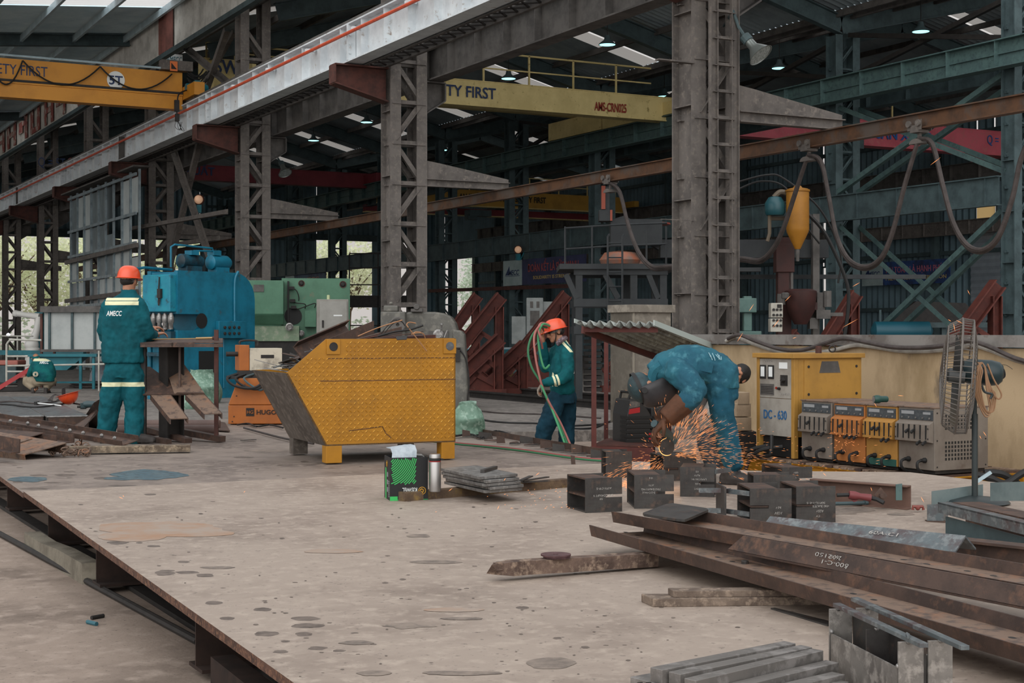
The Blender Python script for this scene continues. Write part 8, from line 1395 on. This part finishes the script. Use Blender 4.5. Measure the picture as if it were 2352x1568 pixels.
limb(tr, [J(1648, 878, -.08), J(1655, 908, -.1), J(1660, 955, -.12), J(1672, 1010, -.1), J(1682, 1062, -.05)], [.108, .1, .088, .083, .078]); limb(tr, [J(1648, 878, .08), J(1655, 908, .16), J(1660, 960, .26), J(1668, 1020, .38), J(1676, 1060, .45)], [.11, .1, .088, .082, .075]); fuse(O('jeans', tr, jn, t), .011, 4, .03)
fa, fb_ = J(1683, 1110, -.05), J(1676, 1095, .5); fa.z = fb_.z = PZ; gb_ = M('grey_rubber_boot', '#343231', .6, alt='#282625', sc=7); boots(t, (fa, fb_), (RT*.85-FW*.5, RT*.2-FW*.9), gb_, .25, sr=.085)
mk = M('welding_mask_grey', '#39383a', .5, alt='#2c2b2d', sc=5); mb = MB(); mb.ball(L3(0, .0, .04), (.098, .115, .098), 20, 12, M3); O('welding_cap', mb, M('dark_teal_cap', '#223438', .55, alt='#2f454a', sc=9, bump=.3, bsc=12), t, smooth=True)
mb = MB(); g = []
for i in range(13):
    a = -1.75+3.5*i/12; g.append([L3(math.sin(a)*w_, math.cos(a)*d_*1.0+.015, z) for z, w_, d_ in ((.075, .09, .11), (.05, .108, .135), (.0, .115, .155), (-.07, .112, .165), (-.14, .1, .155), (-.19, .075, .125))])
mb.sheet(g); O('welding_mask', mb, mk, t, smooth=True, solid=.006); mb = MB(); mb.loft([[L3(.108*math.cos(a), .125*math.sin(a), z) for a in [2*math.pi*i/22 for i in range(22)]] for z in (.05, .078)], False); mb.lathe([(.022, 0), (.022, .02)], L3(-.108, .02, .045), M3 @ V((-1, 0, 0)), 12); O('mask_headgear', mb, C['black'], t, smooth=True)
mb = MB(); mb.tube(spline([J(1520, 838, -.12), J(1504, 852, -.1), J(1500, 880, -.06), J(1512, 892, .05)]), .045, 8); O('hood_collar', mb, dn, t, smooth=True)
lt = M('brown_leather', '#54331f', .75, alt='#3f2616', sc=6, bump=.3, bsc=14)
for w_, el, dd in ((wl, J(1568, 928, -.3), -.3), (wr, J(1556, 936, .15), .15)):
    mb = MB(); mb.tube([el.lerp(w_, -.12), el.lerp(w_, .5), w_], [.088, .08, .07], 12); hand(mb, w_, RT*-.6-UP*.7 if dd < 0 else RT*-.4-UP*.8, RT*.6-UP*.45, .7, 1 if dd < 0 else -1, 1.35); fuse(O('leather_gauntlet', mb, lt, t), .008, 3)
# grinder in the gloves
c = J(1532, 1026, -.12); t = T('angle_grinder', 'angle grinder with glowing disc held in brown leather gauntlets', 'grinder', c); ga = J(1522, 985, -.2)
mb = MB(); mb.tube([J(1502, 972, -.28), ga, J(1540, 1003, -.1)], [.028, .034, .032], 10); mb.box(J(1543, 1010, -.09), (.06, .06, .06)); O('body', mb, gd2, t, smooth=True); nrm = (FW*-.8-RT*.5+UP*.1).normalized()
mb = MB(); mb.lathe([(.012, 0), (.06, .002), (.06, .005), (.012, .006)], c, nrm, 26); O('disc', mb, C['dark'], t); x, y, z = frame(nrm); mb = MB(); mb.tube([c+x*(.062*math.cos(a))+y*(.062*math.sin(a)) for a in [-2.2+3.6*i/24 for i in range(25)]], [.001+.0025*math.sin(math.pi*i/24) for i in range(25)], 6); O('glowing_rim', mb, glow('hot_rim', '#ffa860', 4.0), t)
# --- person behind the grinder: only head, bowed; body crouched and hidden
D = 14.2; J = lambda px, py, dd=0: P(px, py, D+dd); ft = J(1660, 1130); ft.z = 0
t = T('person', 'dark haired person crouching behind the grinding worker with only head showing', 'person', ft); body = MB(); L5, M5 = head(body, J(1696, 862), UP*.72+RT*.6, RT*-.72-UP*.62-FW*.25); limb(body, [J(1682, 885, .05), J(1662, 905, .1)], [.058, .066])
trunk(body, [(J(1660, 905, .1), FW, .15, RT, .1), (J(1640, 960, .15), FW, .16, RT, .12), (J(1648, 1010, .2), FW, .17, RT, .14)]); wr = J(1622, 945, -.2); limb(body, [J(1660, 915, -.1), J(1662, 965, -.25), wr], [.05, .042, .03]); hand(body, wr, RT*-.8-UP*.5, RT*.3-UP*.5, .6, 1); wq = J(1626, 962, .3); limb(body, [J(1655, 915, .28), J(1658, 968, .35), wq], [.05, .042, .03]); hand(body, wq, RT*-.8-UP*.5, RT*.3-UP*.5, .6, -1)
for s_ in (-.12, .3): limb(body, [J(1652, 1015, .1+s_), J(1620, 1005, s_), J(1640, 1075, s_), J(1640, 1100, s_)], [.08, .065, .05, .045])
fuse(O('body', body, skin, t), .0085, 3); face_parts(t, L5, M5); mb = MB(); mb.ball(L5(0, -.022, .032), (.088, .108, .098), 20, 12, M5); fuse(O('hair', mb, bpy.data.materials['black_hair'], t), .008, 2, .012)
jk = MB(); trunk(jk, [(J(1672, 896, .05), FW, .1, RT, .08), (J(1660, 910, .1), FW, .2, RT, .12), (J(1642, 960, .15), FW, .21, RT, .15), (J(1648, 1012, .2), FW, .2, RT, .16)]); limb(jk, [J(1660, 915, -.1), J(1662, 965, -.25), J(1630, 948, -.2)], [.085, .075, .05]); limb(jk, [J(1655, 915, .28), J(1658, 968, .35), J(1634, 962, .3)], [.085, .075, .05]); fuse(O('shirt', jk, M('pale_grey_shirt', '#8d8a84', .85, alt='#75716a', sc=5), t), .013, 5, .015)
tr = MB(); [limb(tr, [J(1652, 1015, .1+s_), J(1620, 1005, s_), J(1640, 1075, s_)], [.105, .09, .075]) for s_ in (-.12, .3)]; fuse(O('trousers', tr, M('dark_trousers', '#2d3338', .85), t), .014, 4); fa, fb_ = J(1640, 1100, -.12), J(1640, 1100, .3); fa.z = fb_.z = 0; boots(t, (fa, fb_), (RT*-1, RT*-1), boot)
for i, (py, w_, l) in enumerate(((972, .17, 'lowest of the beige cartons stacked behind the grinding worker'), (940, .16, 'middle beige carton stacked behind the grinding worker'), (915, .13, 'top beige carton stacked behind the grinding worker'))): mb = MB(); c = P(1698, py, 15.2); mb.box(c, (w_, .25, .135), -TH+.2); O('beige_carton', mb, M('beige_carton', '#a08d76', .8, alt='#8c7a64', sc=5) if i == 0 else bpy.data.materials['beige_carton'], label=l, cat='carton', bevel=.005)
mb = MB(); c = P(1698, 1025, 15.2); mb.box(c, (.3, .3, .32), -TH); O('wooden_crate', mb, C['dark'], label='dark stand under the beige cartons behind the grinding worker', cat='stand')
mb = MB(); mb.box(V((c.x, c.y, .2)), (.26, .26, .41), -TH); q = O('plinth_block', mb, C['dark'], label='dark block at the bottom of the beige carton stack', cat='block')
# --- worker 4: crouching with back turned, far left
D = 32.2; J = lambda px, py, dd=0: P(px, py, D+dd); ft = J(92, 903); ft.z = SZ
t = T('person', 'person in teal jacket crouching with back turned beside the pale railing', 'person', ft); body = MB(); L4, M4 = head(body, J(82, 824, .25), UP*.4+FW*.8-RT*.1, FW*.3-UP*.9); limb(body, [J(88, 830, .15), J(96, 836)], [.058, .07])
trunk(body, [(J(98, 832), RT, .17, FW, .1), (J(100, 855, -.05), RT, .18, FW, .12), (J(102, 876, -.05), RT, .17, FW, .14)]); wa, wb = J(68, 880, .3), J(84, 884, .35); limb(body, [J(82, 838), J(70, 860, .1), wa], [.05, .045, .03]); limb(body, [J(112, 838), J(120, 862, .15), wb], [.05, .045, .03]); hand(body, wa, FW*.6-UP*.6, UP*-.5+RT*.5, .6); hand(body, wb, FW*.6-UP*.6, UP*-.5-RT*.5, .6)
for a, b, c in ((J(90, 876), J(62, 872, .15), J(78, 896, .02)), (J(112, 876), J(120, 872, .3), J(107, 896, .0))): limb(body, [a, b, c], [.09, .07, .05])
fuse(O('body', body, skin, t), .01, 3); jm = fabric('teal_jacket_far', '#10605f', teald); jk = MB(); trunk(jk, [(J(92, 823, .1), RT, .12, FW, .1), (J(97, 829), RT, .2, FW, .12), (J(98, 842, -.03), RT, .24, FW, .15), (J(101, 862, -.06), RT, .235, FW, .17), (J(104, 876, -.06), RT, .19, FW, .15)]); limb(jk, [J(80, 836), J(69, 860, .1), J(68, 874, .25)], [.085, .075, .05]); limb(jk, [J(114, 838), J(121, 862, .15), J(96, 880, .3)], [.085, .075, .05]); jo = fuse(O('jacket', jk, jm, t), .016, 4, .015)
striped(jm, [[((0, 0, 1), J(0, 829).z-SZ, J(0, 823).z-SZ), ((FW.x, FW.y, 0), -9, .12)]], refl); wraptext('AMECC', C['inkwhite'], jo, t, J(101, 835, -.25), RT, UP, .06, .2)
tr = MB(); trunk(tr, [(J(102, 872), RT, .19, FW, .15), (J(101, 882), RT, .17, FW, .14)]); limb(tr, [J(90, 877), J(60, 874, .15), J(74, 888, .05)], [.11, .1, .08]); limb(tr, [J(113, 877), J(121, 874, .3), J(108, 888)], [.11, .1, .075]); fuse(O('trousers', tr, M('khaki_trousers', '#958975', .85, alt='#7d7260', sc=5), t), .016, 4)
fa, fb_ = J(76, 898, .05), J(107, 900); fa.z = fb_.z = SZ; boots(t, (fa, fb_), (FW+RT*-.3, FW), boot); mb = MB(); mb.ball(L4(0, 0, .02), (.085, .1, .1), 14, 8, M4); O('hood', mb, jm, t, smooth=True)
mb = MB(); mb.lathe([(.025, 0), (.055, .0), (.055, .03), (.025, .03)], J(82, 859, -.24), -FW, 18, False); mb.lathe([(.025, 0), (.055, 0)], J(82, 859, -.27), -FW, 18, False); O('tape_roll', mb, M('pale_tape', '#bdb7a0', .6), label='pale roll hanging at the hip of the crouching worker', cat='roll')

# =====================================================================  SPARKS
mb = MB(); rnd = random.Random(21); src = P(1537, 1046, 10.75)
def spark(p, d, l, r): x, y, z = frame(d); q = p+z*l; mb.add([p, q]+[p.lerp(q, .45)+(x*math.cos(a)+y*math.sin(a))*r for a in (0, 2.09, 4.19)], [(0, 2, 3), (0, 3, 4), (0, 4, 2), (1, 3, 2), (1, 4, 3), (1, 2, 4)])
def shower(n, ang, spread, dmax, power, l0, l1, r):
    for _ in range(n):
        a = math.radians(rnd.gauss(ang, spread)); f = rnd.random()**power; dist = .04+dmax*f; e = RT*math.cos(a)+UP*math.sin(a)+FW*rnd.gauss(-.1, .28); e.normalize(); p = src+e*dist-UP*(.35*dist*dist*(1 if math.sin(a) > -.2 else .3))
        v_ = (e-UP*.5*dist).normalized()
        if p.z < PZ+.008: p.z = PZ+.008; v_ = V((v_.x, v_.y, abs(v_.z)*.2)).normalized()
        spark(p, v_, rnd.uniform(l0, l1), r*rnd.uniform(.6, 1.2))
shower(420, 212, 15, .46, .62, .015, .075, .0008); shower(420, 58, 24, .42, .6, .015, .07, .0008); shower(420, 7, 8, 1.0, .95, .012, .05, .0008); shower(200, 26, 14, .55, .6, .015, .07, .0008); shower(80, 180, 40, .22, .9, .008, .03, .001); shower(60, 90, 70, .8, 1.2, .01, .03, .0009)
for _ in range(75): p = GP(rnd.gauss(1270, 70), rnd.uniform(1120, 1170)); p.z += .006; spark(p, RT*rnd.uniform(.4, 1)+UP*rnd.uniform(0, .25)+FW*rnd.uniform(-.3, .3), rnd.uniform(.004, .02), .0014)
for px, py, dx, dy, d in ((2137, 379, 24, -18, 11), (1958, 658, 18, -10, 11), (2222, 665, 6, 12, 11), (1803, 692, 14, -14, 10.6), (1720, 715, 12, -18, 10.6), (1775, 752, 16, -20, 10.6), (1935, 752, 36, -20, 10.8), (1693, 785, 14, -22, 10.6), (1820, 777, 10, -3, 10.6), (2062, 908, 14, 1, 10.6), (1760, 1110, 4, 8, 9.4), (2115, 1140, 8, 14, 9.2), (1890, 1085, 8, 8, 9.6), (2000, 1118, 3, 10, 9.4), (1960, 985, 2, 2, 10.6), (273, 1141, 10, 4, 9.5), (282, 1137, 3, 4, 9.5), (560, 1131, 3, -4, 9.8), (1230, 1092, 10, -8, 9.8), (1157, 1104, 5, -7, 9.4), (1030, 1128, 10, -8, 9.3), (1142, 1170, 5, -10, 9.2), (1000, 1175, 3, 0, 9.0), (2185, 738, -8, -5, 9.3), (2190, 742, 4, 20, 9.2), (2196, 735, 16, 8, 9.3), (2258, 990, 8, 12, 10), (2250, 1000, 4, 8, 10), (2008, 925, 6, 10, 10.8)):
    a, b = P(px, py, d), P(px+dx, py+dy, d); spark(a, b-a, (b-a).length, .0016)
bc = MK @ V((.02, 1.04, ZT+.24))
for i in range(34): a = rnd.uniform(.3, 6.2); e = RT*math.cos(a)+UP*math.sin(a)-FW*.4; spark(bc+e*rnd.uniform(.02, .1), e, rnd.uniform(.01, .035), .0012)
for i in range(90): p = MK @ V((-.12, rnd.uniform(.3, 2.7), rnd.uniform(.22, .6)**1)); spark(p, RT*1+UP*rnd.uniform(-.1, .3), rnd.uniform(.012, .045), .001)
O('spark_shower', mb, glow('spark_glow', '#ffa263', 2.6), label='shower of orange sparks flying from the grinder disc', cat='sparks', kind='stuff')
lg = bpy.data.lights.new('grinding_glow', 'POINT'); lg.energy = 1.5; lg.color = (1, .5, .2); lg.shadow_soft_size = .08; lo_ = bpy.data.objects.new('grinding_glow', lg); COL.objects.link(lo_); lo_.location = src-FW*.22-UP*.03
